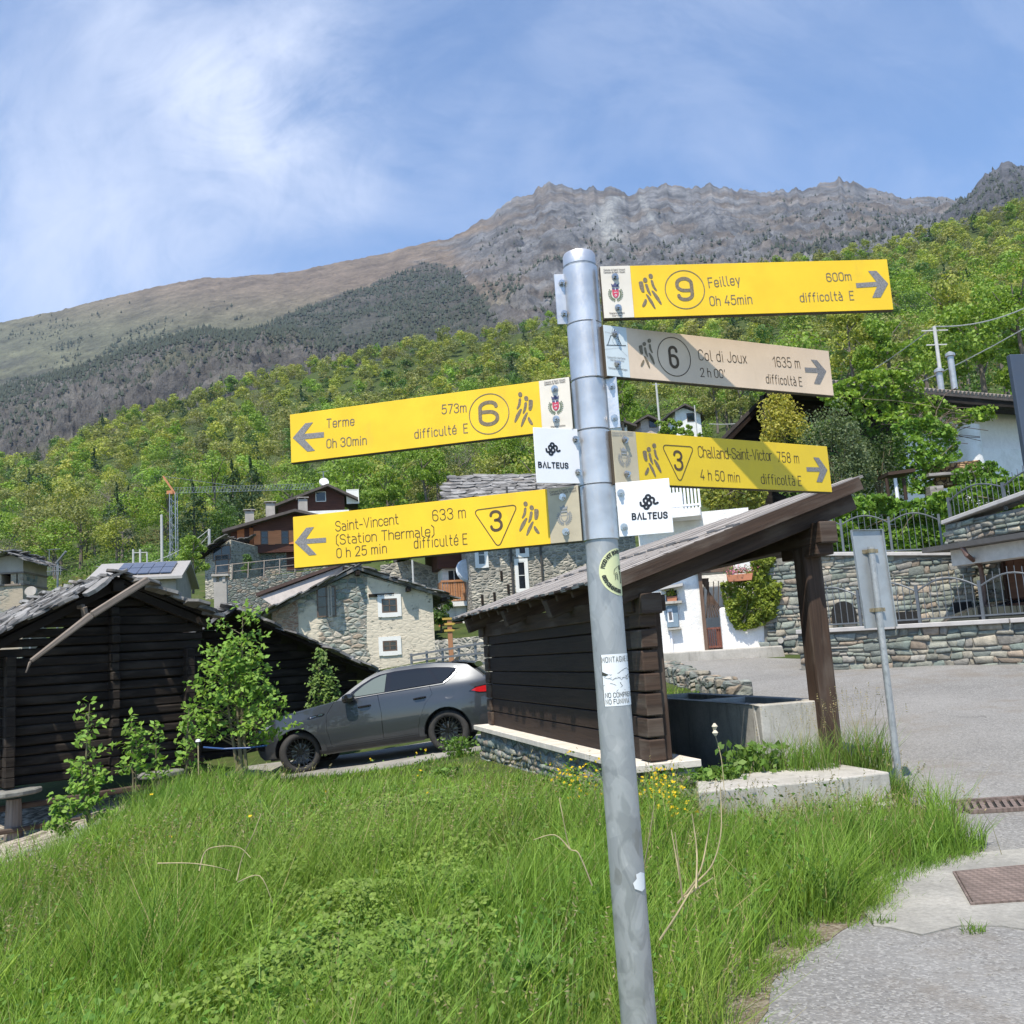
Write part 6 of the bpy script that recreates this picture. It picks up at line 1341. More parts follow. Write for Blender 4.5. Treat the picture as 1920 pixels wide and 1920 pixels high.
for px_, py_, hh in ((468, 982, 2.0), (507, 966, 1.9), (568, 960, 2.1)):
    P_ = at(px_, py_, 71); chimney(C1.root, P_+Vector((0, 0, -hh*.35)), hh*.8, .65, CONCB)
u, z = hpt(C1, 455, 1029, .3); C1.block('laundry', plain('blue_white_cloth', (.45, .52, .70), .8, var=.4, scale=6), u-.5, u+.5, .30, .36, z-.3, z+.2)
a = at(522, 968, 82)
C2 = House('brown_chalet', 'smaller red-brown chalet with one small square window, higher up behind', a, rad(10))
w2 = hpt(C2, 655, 960)[0]; pu, pz = hpt(C2, 615, 912); zl = hpt(C2, 522, 950)[1]; zr = hpt(C2, 658, 930)[1]
C2.body(w2-.4, 6, zl, zr, pu, pz-.1, CHALET, v0=.0)
C2.slope('roof', TILE, (-.9, -.9, zl-.15), (-.9, 6.5, zl-.15), (pu, 6.5, pz+.1), (pu, -.9, pz+.1), .22); C2.slope('roof', TILE, (w2+.8, -.9, zr-.3), (w2+.8, 6.5, zr-.3), (pu, 6.5, pz+.1), (pu, -.9, pz+.1), .22)
u, z = hpt(C2, 592, 941); C2.window(u, z, .9, .9, -.02, WFRAME, 0, (0, 0)); u, z = hpt(C2, 650, 945); C2.window(u, z, 1.1, 1.3, -.02, WFRAME, 0, (0, 0), pane=WFRAME)
u, z = hpt(C2, 590, 966); C2.block('parapet', WHITEW, u-.9, u+3, -.5, -.3, z-.8, z+.3)
P_ = at(607, 908, 84); m = MB(); m.tube([P_+Vector((0, 0, -.6)), P_+Vector((0, 0, 1.2))], .06, 6); m.tube([P_+Vector((-.5, 0, 1.1)), P_+Vector((.5, 0, 1.2))], .03, 5); m.build('aerial', GREYMET, C2.root)
m = MB(); m.tube([P_+Vector((.1, -.3, .1)), P_+Vector((.16, -.42, .14))], [.45, .40], 16); m.build('satellite_dish', WFRAME, C2.root)
a = at(385, 1105, 64)
S1 = House('stone_barn', 'grey tumbledown stone barn with a slab roof left of the brown chalet', a, rad(-8), 'barn')
zl = hpt(S1, 385, 1045)[1]; zr = hpt(S1, 440, 1012)[1]; ww = hpt(S1, 434, 1050)[0]
S1.body(ww, 6, zl, zr, ww-.1, zr+.05, TALLST); S1.slates((-.4, -.6, zl+.05), (ww-.4, -.6, zr+.1), (ww-.4, 4, zr+.6), (-.4, 4, zl+.6), size=.8); S1.slope('roof_boarding', BLOG, (-.3, -.5, zl), (ww-.4, -.5, zr), (ww-.4, 4, zr+.5), (-.3, 4, zl+.5), .15)
u, z = hpt(S1, 412, 1040); S1.window(u-.5, z-.4, 1.3, 1.0, -.02, BROWNF, 0, (1, 0)); u, z = hpt(S1, 412, 1085); S1.window(u-.3, z-.6, 1.0, 2.2, -.02, BROWNF, 0, (0, 0))
a = at(405, 1140, 57); b = at(640, 1120, 60)
m = MB(); m.prism([Vector((p.x, p.y, z)) for p, z in ((a, -2+a.z), (b, a.z-2), (b, b.z+1.9), (a, a.z+1.6))], (0, .8, 0)); wl1 = tag(m.build('terrace_wall', RUBBLE), 'long rubble terrace wall below the brown chalet', 'wall')
m = MB()
for k in range(9): p = a.lerp(b, k/8); p.z = a.z+1.6+(b.z+1.9-a.z-1.6)*k/8; m.tube([p, p+Vector((0, .2, 1.0))], .04, 5)
m.tube([a+Vector((0, .2, 2.55)), b+Vector((0, .2, 2.85))], .035, 5); m.tube([a+Vector((0, .2, 2.1)), b+Vector((0, .2, 2.4))], .025, 5)
tag(m.build('wooden_railing', wood('grey_railing_wood', (.15, .12, .1), (.3, .26, .22))), 'thin railing along the top of the rubble terrace wall', 'railing')
P_ = at(415, 1150, 31); ch = thing('chimney_stack', 'square rendered chimney stack rising behind the black log barn', 'chimney', (P_.x, P_.y, G(P_.x, P_.y)))
zt = at(415, 1092, 31).z; m = MB(); m.box((P_.x, P_.y, (zt-.5)/2), .40, .40, zt+.5, .2); m.build('stack', CONCB, ch); m = MB(); m.box((P_.x, P_.y, zt+.22), .54, .54, .07, .2); 
for a_ in (-1, 1):
    for b_ in (-1, 1): m.box((P_.x+a_*.15, P_.y+b_*.15, zt+.09), .09, .09, .18, .2)
m.build('stack_cap', CONCB, ch)
# ---------------------------------------------------------------- tall stone house behind the shelter
a = at(893, 1250, 46)
T1 = House('tall_stone_house', 'tall rubble house with a slab roof and narrow white windows behind the shelter', a, rad(12))
w3 = hpt(T1, 1190, 1000)[0]; ze = hpt(T1, 900, 950)[1]; zrd = hpt(T1, 950, 893, 3.6)[1]
T1.body_eaves(w3, 7.5, ze, 3.6, zrd-.15, TALLST, heB=ze)
T1.slates((-.7, -.8, ze-.25), (w3+.5, -.8, ze-.25), (w3+.5, 3.6, zrd), (-.5, 3.6, zrd), size=.85, jit=1.2); T1.slope('roof_boarding', BLOG, (-.6, -.7, ze-.3), (w3+.4, -.7, ze-.3), (w3+.4, 3.6, zrd-.05), (-.4, 3.6, zrd-.05), .18); T1.slope('roof_boarding', BLOG, (-.6, 8.2, ze-.3), (w3+.4, 8.2, ze-.3), (w3+.4, 3.6, zrd-.05), (-.4, 3.6, zrd-.05), .18)
for px_, py_, w_, h_ in ((972, 1040, .4, .9), (972, 1106, .42, 1.4), (896, 1060, .4, 1.0)):
    u, z = hpt(T1, px_, py_); T1.window(u, z, w_, h_, -.02, WFRAME, .13, (0, 1))
for px_, z1_, z2_ in ((962, 1025, 1112), (1015, 1020, 1060)):
    u, z = hpt(T1, px_, z2_); u2, z2 = hpt(T1, px_, z1_); m = MB(); m.tube([T1.P(u, -.08, z-1.5), T1.P(u, -.08, z2+3)], .06, 6); m.build('drain_pipe', plain('dark_drain_pipe', (.06, .055, .05), .6), T1.root)
for px_, py_ in ((938, 1080), (925, 1120), (951, 1105), (902, 1125)): u, z = hpt(T1, px_, py_); T1.block('slit', BLOG, u, u+.12, -.03, .0, z-.25, z+.25)
# white annexe with the orange balcony
a = at(838, 1230, 49)
N1 = House('balcony_house', 'pale house with an orange slatted wooden balcony beside the tall stone house', a, rad(12))
w4 = 2.9; zt = hpt(N1, 860, 1040)[1]
N1.body(w4, 6, zt, zt, w4/2, zt+.8, WHITEW); N1.block('upper_storey', CHALET, -.3, w4, -.6, 5, zt-1.6+.9, zt+1.1)
N1.slope('roof', TILE, (-2.2, -1.5, zt+.2), (-2.2, 6, zt+.2), (w4*.7, 6, zt+2.0), (w4*.7, -1.5, zt+2.0), .2)
u0, z0 = hpt(N1, 828, 1128, -1.3); u1, z1 = hpt(N1, 887, 1112, -1.3); zb = z0
N1.block('balcony_slab', WFRAME, u0, u1+.3, -1.5, 0, zb-.28, zb-.05)
bal = N1.block('balcony_front', BALC, u0, u0+.06, -1.45, 0, zb, zb+1.0); m = MB()
for k in range(14): uu = u0+.1+(u1-u0)*k/13; m.prism([N1.P(uu+d, -1.42, zb) for d in (0, .1)]+[N1.P(uu+d, -1.42, zb+.95) for d in (.1, 0)], N1.V*.03)
m.prism([N1.P(u0, -1.46, zb+.95), N1.P(u1+.3, -1.46, zb+.95), N1.P(u1+.3, -1.46, zb+1.05), N1.P(u0, -1.46, zb+1.05)], N1.V*.1); m.build('balcony_slats', BALC, N1.root)
u, z = hpt(N1, 868, 1085, -.05); N1.window(u-.8, z-1.0, .7, 1.5, -.02, WFRAME, 0, (1, 0))
P_ = at(877, 1070, 47.2); m = MB(); m.tube([P_, P_+Vector((.05, -.12, .03))], [.62, .55], 20); m.tube([P_+Vector((0, .2, -.6)), P_+Vector((0, .1, .0))], .05, 6); m.build('satellite_dish', plain('pale_dish', (.62, .66, .70), .4), N1.root)
for px_, py_, wz in ((834, 1145, .7), (862, 1140, .8), (880, 1183, 1.0)): u, z = hpt(N1, px_, py_, -1.2); N1.block('white_panel', WFRAME, u-.3, u+.55, -1.2, -1.1, z-wz*.5, z+wz*.5)
for px_ in (840, 862): u, z = hpt(N1, px_, 1185, -1.0); N1.block('lower_shutter', BALC, u-.45, u+.3, -1.0, -.9, z-.9, z+.5)
# ---------------------------------------------------------------- left side: tower, solar roof
a = at(-40, 1150, 40); Tw = House('stone_tower', 'square plastered tower with a slab roof and an open belfry window', (a.x, a.y, a.z), rad(4), 'tower')
w5 = hpt(Tw, 43, 1100)[0]; zo0, zo1 = hpt(Tw, 20, 1096)[1], hpt(Tw, 20, 1076)[1]; zt = hpt(Tw, 20, 1050)[1]
TW = stone('tower_plaster', STONES, 3.5, 1.7, (.3, .27, .22), .08, .5, .03, None, (.40, .34, .26), .40, .5, .6)
Tw.block('wall', TW, 0, w5, 0, 2.4, -3, zo0); Tw.block('wall', CONCB, 0, w5, 0, 2.4, zo1, zt)
for uu in (0, w5*.38, w5*.72, w5-.22): Tw.block('pier', TW, uu, uu+.22, 0, 2.4, zo0, zo1)
Tw.block('string_course', OLDB, -.05, w5+.05, -.06, 2.4, zo0-.06, zo0+.02); Tw.block('string_course', OLDB, -.05, w5+.05, -.06, 2.4, zo1+.0, zo1+.07)
hr = hpt(Tw, 26, 1036)[1]; m = MB(); m.prism([Tw.P(u, 0, z) for u, z in ((0, zt), (w5, zt), (w5*.72, hr-.1))], Tw.V*2.4); m.build('gable', CONCB, Tw.root)
Tw.slates((-.5, -.5, zt-.1), (-.5, 3, zt-.1), (w5*.72, 3, hr), (w5*.72, -.5, hr), size=.6); Tw.slates((w5+.45, -.5, zt-.15), (w5+.45, 3, zt-.15), (w5*.72, 3, hr), (w5*.72, -.5, hr), size=.6)
a = at(185, 1140, 50); So = House('solar_roof_house', 'house with blue solar panels on a pale metal roof behind the log barn', (a.x, a.y, a.z), rad(12))
w6 = hpt(So, 330, 1100)[0]; ze = hpt(So, 190, 1082, -.6)[1]; zr = hpt(So, 230, 1056, 3.2)[1]
So.body_eaves(w6, 6.4, ze, 3.2, zr-.15, CONCB); ROOFM = plain('pale_metal_roof', (.36, .34, .31), .5, .2, var=.1)
sl = So.slope('roof', ROOFM, (-.5, -.6, ze-.1), (w6+.4, -.6, ze-.1), (w6+.4, 3.2, zr), (-.5, 3.2, zr), .14); So.slope('roof', ROOFM, (-.5, 7, ze-.1), (w6+.4, 7, ze-.1), (w6+.4, 3.2, zr), (-.5, 3.2, zr), .14)
So.block('gable_boarding', BALC, -.06, 0, .1, 6.2, ze-1.2, ze+.1)
PV = NT('solar_cells'); e = PV.n('ShaderNodeTexBrick', Vector=PV.co('UV', (1, 1, 1)), Scale=6.); PV = PV.done(PV.mix(e.outputs['Fac'], (.02, .03, .07), (.10, .11, .14)), .12, .2, None, .6)
def sr(u, f): return So.P(u, -.6+3.8*f, ze-.1+(zr-ze+.1)*f+.06)
for r_ in range(2):
    for k in range(5):
        u = w6*.2+k*w6*.148; m = MB(); m.prism([sr(u, .14+.37*r_), sr(u+w6*.14, .14+.37*r_), sr(u+w6*.14, .48+.37*r_), sr(u, .48+.37*r_)], (0, 0, .05)); m.build('solar_panel', PV, So.root)
# ---------------------------------------------------------------- poles, crane, aerials, railing, small fingerpost
def pole_thing(name, label, cat, px, py0, py1, y, r=.09, mat=None, arms=(), group=None, zb=None):
    a = at(px, py1, y); zt = zat(a.x, y, py0); z0 = G(a.x, y) if zb is None else zb
    root = thing(name, label, cat, (a.x, y, z0), group); m = MB(); m.tube([(a.x, y, z0-.3), (a.x, y, zt)], r, 8, r1=r*.8); m.build('shaft', mat or GREYMET, root)
    for (dz, l, ang) in arms: m = MB(); m.beam((a.x-l/2*math.cos(ang), y-l/2*math.sin(ang), zt-dz), (a.x+l/2*math.cos(ang), y+l/2*math.sin(ang), zt-dz), .05, .05); m.build('crossarm', mat or GREYMET, root)
    return root, Vector((a.x, y, zt))
WPOLE = plain('pale_concrete_pole', (.46, .46, .44), .8, var=.1)
tops = {}
for i, (nm, lb, px, p0, p1, y, r, arms) in enumerate((('utility_pole', 'tall pale green pole left of the crane', 304, 965, 1080, 78, .13, ()), ('utility_pole', 'white pole standing between the crane and the stone barn', 393, 992, 1040, 70, .13, ()),
    ('utility_pole', 'short thin pole over the solar roof, left of the crane', 250, 1030, 1060, 60, .08, ()), ('utility_pole', 'pole with a small lamp head just right of the solar panels', 263, 1030, 1062, 58, .08, ((.2, .8, .2),)), ('utility_pole', 'thin pole between the solar roof and the crane', 276, 1035, 1060, 60, .06, ()), ('utility_pole', 'thin pole just right of the crane mast', 347, 1025, 1050, 72, .08, ()),
    ('utility_pole', 'slim pale pole on the meadow below the beige sign', 1238, 715, 808, 84, .12, ((.3, .8, .3),)), ('utility_pole', 'grey pole with crossarms in the trees at the upper right', 1762, 612, 690, 43, .10, ((.2, 1.3, .1), (.9, 1.0, .1))), ('utility_pole', 'thin grey pole beside the small white house', 1307, 760, 812, 88, .07, ()))):
    tops[i] = pole_thing(nm, lb, 'pole', px, p0, p1, y, r, WPOLE, arms, 'poles about the village')[1]
def wire(label, a, b, sag, r=.018, n=14):
    m = MB(); m.tube([a.lerp(b, k/n)-Vector((0, 0, sag*4*(k/n)*(1-k/n))) for k in range(n+1)], r, 4); return tag(m.build('overhead_wire', plain('wire_grey', (.36, .37, .36), .6) if 'wire_grey' not in bpy.data.materials else bpy.data.materials['wire_grey'], None), label, 'wire')
wire('upper power line sweeping over the trees to the grey crossarm pole', at(1330, 795, 70), tops[7], 1.4, .030); wire('power line leaving the crossarm pole for the upper right corner', tops[7], at(1990, 540, 40), .5, .03)
wire('lower power line above the tiled roof at the upper right', at(1330, 830, 60), at(1990, 575, 40), 1.2, .026); wire('wire strung from the white pole towards the solar roof', tops[1], at(180, 1062, 62), 1.0, .022); wire('second wire from the white pole, just below the first', tops[1]-Vector((0, 0, .4)), at(220, 1065, 60), 1.2, .022)
a = at(327, 1095, 92); zt = zat(a.x, 92, 925); CRN = plain('orange_crane_paint', (.50, .21, .09), .5); CRG = plain('grey_crane_steel', (.26, .29, .32), .5, .4)
cr_ = thing('tower_crane', 'slim tower crane with an orange counter-jib above the village', 'crane', (a.x, 92, G(a.x, 92)))
m = MB(); zb = G(a.x, 92)
for dx in (-.28, .28):
    for dy in (-.28, .28): m.tube([(a.x+dx, 92+dy, zb), (a.x+dx, 92+dy, zt)], .06, 4)
z = zb; k = 0
while z < zt-.6: s_ = (-1)**k; m.tube([(a.x-.28*s_, 91.72, z), (a.x+.28*s_, 91.72, z+.6)], .035, 4); m.tube([(a.x-.28, 92-.28*s_, z), (a.x-.28, 92+.28*s_, z+.6)], .035, 4); z += .6; k += 1
m.build('mast', CRG, cr_)
t0 = Vector((a.x, 92, zt)); je = at(590, 917, 96); m = MB(); n = 46
for k in range(n):
    p, q = t0.lerp(je, k/n), t0.lerp(je, (k+1)/n); up = Vector((0, 0, .62)); m.tube([p, q], .022, 4); m.tube([p+up*.9, q+up*.9], .018, 4); m.tube([p, p.lerp(q, .5)+up*.9], .014, 3); m.tube([p.lerp(q, .5)+up*.9, q], .014, 3)
m.build('jib', CRG, cr_); m = MB(); ap = at(306, 893, 92); m.beam(t0+Vector((.2, 0, -.1)), ap, .13, .16); m.box(t0+Vector((-.3, 0, .1)), .6, .4, .35); m.build('counter_jib', CRN, cr_); m = MB(); m.tube([ap, t0.lerp(je, .45)+Vector((0, 0, .5))], .022, 4); m.tube([t0+Vector((-1.6, 0, -9)), t0+Vector((-.1, 0, -5))], .08, 5); m.build('stay', CRG, cr_)
a = at(108, 1110, 27); zt = zat(a.x, 27, 1050); ae = thing('television_aerial', 'old rake-shaped television aerial rising over the log barn roof', 'aerial', (a.x, 27, G(a.x, 27))); m = MB(); m.tube([(a.x, 27, G(a.x, 27)), (a.x, 27, zt)], .028, 6); m.build('mast', GREYMET, ae)
m = MB(); zc = zat(a.x, 27, 1072)
for k in range(7): x_ = a.x-.18+.06*k; m.tube([(x_-.0, 27-.2, zc-.12), (x_, 27-.2, zc+.14)], .010, 4)
m.tube([(a.x-.22, 26.8, zc), (a.x+.22, 26.8, zc)], .015, 4); m.tube([(a.x-.05, 27, zt-.1), (a.x+.28, 26.9, zt+.22)], .035, 6); m.tube([(a.x-.2, 26.9, zt), (a.x-.2, 26.9, zt+.3)], .01, 4); m.tube([(a.x-.25, 26.9, zt+.3), (a.x+.1, 26.9, zt+.3)], .01, 4); m.build('antenna_rods', GREYMET, ae)
a = at(58, 1110, 30); ds = thing('satellite_dish', 'white satellite dish on a low roof beside the tower', 'satellite dish', (a.x, 30, G(a.x, 30))); m = MB(); m.tube([(a.x, 30, G(a.x, 30)), (a.x, 30, a.z)], .04, 6); m.build('mast', GREYMET, ds); m = MB(); m.tube([a+Vector((0, 0, 0)), a+Vector((.03, -.09, .02))], [.19, .16], 18); m.build('dish', CONCB, ds)
A_, B_ = at(772, 1249, 25), at(925, 1240, 23.5); rl = thing('metal_railing', 'grey three-rail metal railing behind the car', 'railing', A_); n = 6
zr = [(1229, 1203), (1239, 1222), (1249, 1242)]
for k in range(n):
    f = k/(n-1); p = A_.lerp(B_, f); m = MB(); m.beam((p.x, p.y, G(p.x, p.y)-.2), (p.x, p.y, zat(p.x, p.y, 1229+(1203-1229)*f)+.05), .06, .06, up=(0, 1, 0)); m.build('post', GREYMET, rl)
for pa, pb in zr: m = MB(); m.beam((A_.x, A_.y-.06, zat(A_.x, A_.y, pa)), (B_.x, B_.y-.06, zat(B_.x, B_.y, pb)), .035, .05); m.build('rail', GREYMET, rl)
a = at(846, 1225, 29); fp_ = thing('wooden_fingerpost', 'brown wooden post with three small yellow arrow boards behind the car', 'signpost', (a.x, 29, G(a.x, 29))); ztp = zat(a.x, 29, 1160); m = MB(); m.beam((a.x, 29, G(a.x, 29)), (a.x, 29, ztp), .14, .14, up=(0, 1, 0)); m.build('post', wood('orange_post', (.22, .10, .05), (.40, .20, .10)), fp_)
for py_, dx in ((1160, -.04), (1170, .02), (1182, .0)): z = zat(a.x, 29, py_); m = MB(); m.prism([(a.x-.17+dx, 28.9, z-.03), (a.x+.10+dx, 28.9, z-.035), (a.x+.17+dx, 28.9, z), (a.x+.10+dx, 28.9, z+.03), (a.x-.17+dx, 28.9, z+.03)], (0, .03, 0)); m.build('arrow_board', plain('dull_yellow_board', (.45, .30, .05), .6) if 'dull_yellow_board' not in bpy.data.materials else bpy.data.materials['dull_yellow_board'], fp_)

a, b = at(818, 1262, 33), at(935, 1262, 31); m = MB(); m.prism([Vector((a.x, a.y, -.6)), Vector((b.x, b.y, -.6)), Vector((b.x, b.y, zat(b.x, b.y, 1190))), Vector((a.x, a.y, zat(a.x, a.y, 1200)))], (0, .5, 0)); tag(m.build('rubble_wall', TALLST), 'rubble garden wall behind the metal railing and the car roof', 'wall')
# ================================================================ RIGHT-HAND SIDE: WHITE HOUSE, TERRACE WALLS, GARDEN
class Wall:
    """vertical plane through two picture points at known distances; (px, py) -> (u, z)"""
    def __init__(s, a, b): 
        s.A = Vector((a.x, a.y, 0)); d = Vector((b.x-a.x, b.y-a.y, 0)); s.L = d.length; s.U = d.normalized(); s.V = Vector((-s.U.y, s.U.x, 0))
        if s.V.y < 0: s.V = -s.V
    def uz(s, px, py, v=0):
        d = ray(px, py); o = s.A+s.V*v; k = (o-Vector((0, 0, CAM_Z))).dot(s.V)/d.dot(s.V); q = Vector((0, 0, CAM_Z))+d*k; return (q-s.A).dot(s.U), q.z
    def P(s, u, z, v=0): return s.A+s.U*u+s.V*v+Vector((0, 0, z))
    def px(s, px, py, v=0): u, z = s.uz(px, py, v); return s.P(u, z, v)
    def slab(s, m, pts, v0, v1): return m.prism([s.P(u, z, v0) for u, z in pts], s.V*(v1-v0))
    def pslab(s, m, pp, v0, v1): return s.slab(m, [s.uz(*q, v0) for q in pp], v0, v1)
WALLST = stone('terrace_stone', [(.27, .31, .275), (.38, .36, .31), (.22, .27, .255), (.45, .41, .34), (.32, .33, .29), (.19, .215, .205), (.42, .34, .27), (.30, .345, .31)], 3.0, 2.15, (.15, .145, .125), .05, 1., .07)
COPE = plain('grey_coping_slab', (.46, .44, .42), .8, var=.18, scale=3, bump=.2); RUSTI = plain('rusty_iron', (.20, .075, .05), .7, .2, var=.4, scale=20); FENC = plain('grey_painted_iron', (.135, .15, .165), .5, .4, var=.12)
BROWNT = wood('brown_porch_timber', (.07, .045, .03), (.17, .11, .08), .8)
# ---- white house
w0_, w1_ = at(1165, 1225, 24.4), at(1436, 1225, 23.6); WH = Wall(w0_, w1_); bz = -.2
wh = thing('white_house', 'white rendered house with a rusty gate, blue meter box and small flower window', 'house', WH.P(WH.L/2, 1.1))
zt = WH.uz(1290, 962)[1]; m = MB(); uL = WH.uz(1205, 1100)[0]; uR = WH.uz(1428, 1200)[0]
ua, ub = WH.uz(1316, 1150)[0], WH.uz(1376, 1150)[0]; zg = WH.uz(1345, 1216)[1]; zd = WH.uz(1345, 1075)[1]
wu0, wz0 = WH.uz(1250, 1131); wu1, wz1 = WH.uz(1269, 1106)
for (a, b, c, d) in ((uL, wu0, 0, zt), (wu1, ua, 0, zt), (wu0, wu1, 0, wz0), (wu0, wu1, wz1, zt), (ua, ub, zd, zt), (ub, uR, 0, zt)): WH.slab(m, [(a, c), (b, c), (b, d), (a, d)], 0, .35)
WH.slab(m, [(uL, 0), (uR, 0), (uR, zt), (uL, zt)], 1.3, 1.6); WH.slab(m, [(uR-.3, 0), (uR, 0), (uR, zt), (uR-.3, zt)], .35, 4); m.build('wall', WHITEW, wh)
m = MB(); f0 = uR-.05; WH.slab(m, [(f0-.9, zg-.1), (f0+.85, zg-.35), (f0+.30, zg+.35), (f0+.02, zg+1.0), (f0-.9, zg+1.0)], -.12, -.002); m.build('buttress', WHITEW, wh, bevel=.06)
m = MB(); WH.slab(m, [(uL, bz), (uR+.75, bz), (uR+.45, zg-.02), (uL, zg-.02)], -.55, -.003); m.build('plinth_step', CONC, wh, bevel=.03)
m = MB(); WH.pslab(m, [(1237, 1106), (1280, 1098), (1280, 1093), (1237, 1101)], -.32, 0); m.build('window_hood', COPE, wh)
m = MB(); u, z = WH.uz(1260, 1130); WH.slab(m, [(u-.22, z-.03), (u+.26, z-.03), (u+.26, z+.03), (u-.22, z+.03)], -.22, 0); m.build('window_sill', CONC, wh)
m = MB(); WH.slab(m, [(wu0, wz0), (wu1, wz0), (wu1, wz1), (wu0, wz1)], .30, .33); m.build('window', PANE, wh)
BLUEG = plain('blue_grey_box', (.20, .27, .33), .5, var=.1); m = MB(); WH.pslab(m, [(1251, 1177), (1273, 1175), (1270, 1135), (1249, 1137)], -.10, 0); bx = m.build('meter_box', BLUEG, wh, bevel=.01)
m = MB(); WH.pslab(m, [(1253, 1167), (1263, 1166), (1260, 1141), (1251, 1142)], -.108, -.102); m.build('notice_paper', WHITEP, bx); m = MB(); WH.pslab(m, [(1255, 1163), (1261, 1162), (1259, 1146), (1253, 1147)], -.112, -.109); m.build('notice_print', DKGREY, bx)
m = MB(); WH.pslab(m, [(1253, 1182), (1277, 1179), (1276, 1176), (1253, 1178)], -.18, 0); m.build('box_ledge', CONC, wh)
m = MB(); u, z = WH.uz(1258, 1182); m.tube([WH.P(u, zg-.1, -.05), WH.P(u, z-.02, -.05)], .03, 8); m.build('pipe', WHITEP, wh, smooth=True)
m = MB(); 
for u in (ua+.04, ub-.04): m.beam(WH.P(u, zg-.05, -.05), WH.P(u, zd+.15, -.05), .09, .09, up=WH.V)
m.beam(WH.P(ua-.1, zd+.1, -.06), WH.P(ub+.1, zd+.1, -.06), .1, .14); gfr = m.build('porch_frame', BROWNT, wh)
m = MB(); zgt = WH.uz(1345, 1176)[1]; n = 12
for k in range(n): u = ua+.1+(ub-ua-.2)*k/(n-1); m.tube([WH.P(u, zg, .02), WH.P(u, zgt, .02)], .014, 5)
for z in (zg+.05, zgt-.02): m.beam(WH.P(ua+.08, z, .02), WH.P(ub-.08, z, .02), .03, .05)
m.slab = None; WH.slab(m, [(ua+.3, zg+.05), (ub-.22, zg+.05), (ub-.22, zgt), (ua+.3, zgt)], .035, .045); gt = m.build('gate', RUSTI, wh)
m = MB(); top = WH.uz(1345, 1082)[1]
for k in range(8): m.tube([WH.P(ub-.55-.03*k, top, .1), WH.P(ua+.1+(ub-ua-.3)*k/7, zgt+.25, .12)], .016, 5)
for k in range(6): m.tube([WH.P(ua+.5+.06*k, zgt+.8, .1), WH.P(ub-.15, zgt+.55+.11*k, .1)], .012, 5)
for k in range(5): m.tube([WH.P(ub-.72+.12*k, zgt+.55, .08), WH.P(ub-.66+.12*k, zgt+1.15, .06)], .012, 5)
m.build('trellis_and_shadow_bars', BROWNT, wh)  # trellis bars plus fanned solid bars that model the lattice's cast shadows
m = MB(); q = [(1255, 958), (1316, 944)]; a_, b_ = WH.px(1248, 953, -.9), WH.px(1312, 943, -.9); WH.slab(m, [(uL, zt-.2), (WH.uz(1312, 945, -.9)[0], zt-.2), (WH.uz(1312, 945, -.9)[0], zt), (uL, zt)], -.9, .3); blc = m.build('balcony', WHITEW, wh)
m = MB(); ue_ = WH.uz(1312, 945, -.9)[0]
for k in range(20): u = uL+(ue_-uL)*k/19; m.beam(WH.P(u, zt, -.86), WH.P(u, zt+1.0, -.86), .05, .03, up=WH.V)
for z in (zt+.08, zt+1.0): m.beam(WH.P(uL, z, -.86), WH.P(ue_, z, -.86), .05, .05)
m.build('balcony_railing', WHITEP, blc)
m = MB(); WH.slab(m, [(uL, zt), (ue_-.5, zt), (ue_-.5, zt+.75), (uL, zt+.75)], 1.2, 5); m.build('upper_storey', WHITEW, wh)

# ---- walls, copings: every stone of the face is modelled
t = NT('mixed_wall_stone'); a_ = t.n('ShaderNodeAttribute', {'attribute_name': 'tint'}).outputs['Color']; v = t.co('Object'); f_ = t.noise(v, 9, 8, .7); f2_ = t.noise(v, 38, 4, .7)
c = t.mix(.8, a_, t.ramp(f_, [(.28, (.5, .5, .5)), (.72, (1.45, 1.43, 1.38))]), 'MULTIPLY'); c = t.mix(t.step(t.noise(v, 2.1, 5, .65), .55, .72, 0, .5), c, (.20, .195, .165)); c = t.mix(1., c, (.84, .83, .80), 'MULTIPLY'); FACEST = t.done(c, .9, 0, t.bump(t.math('ADD', f_, t.math('MULTIPLY', f2_, .4)), .8, .03), .2)
MORT = plain('sunken_mortar', (.20, .19, .165), .95, var=.3, scale=6, bump=.5)
SPAL = np.array([(.27, .31, .275), (.36, .345, .30), (.22, .265, .25), (.42, .39, .33), (.32, .33, .295), (.20, .225, .215), (.38, .32, .265), (.30, .335, .305), (.34, .33, .31), (.26, .29, .28)])
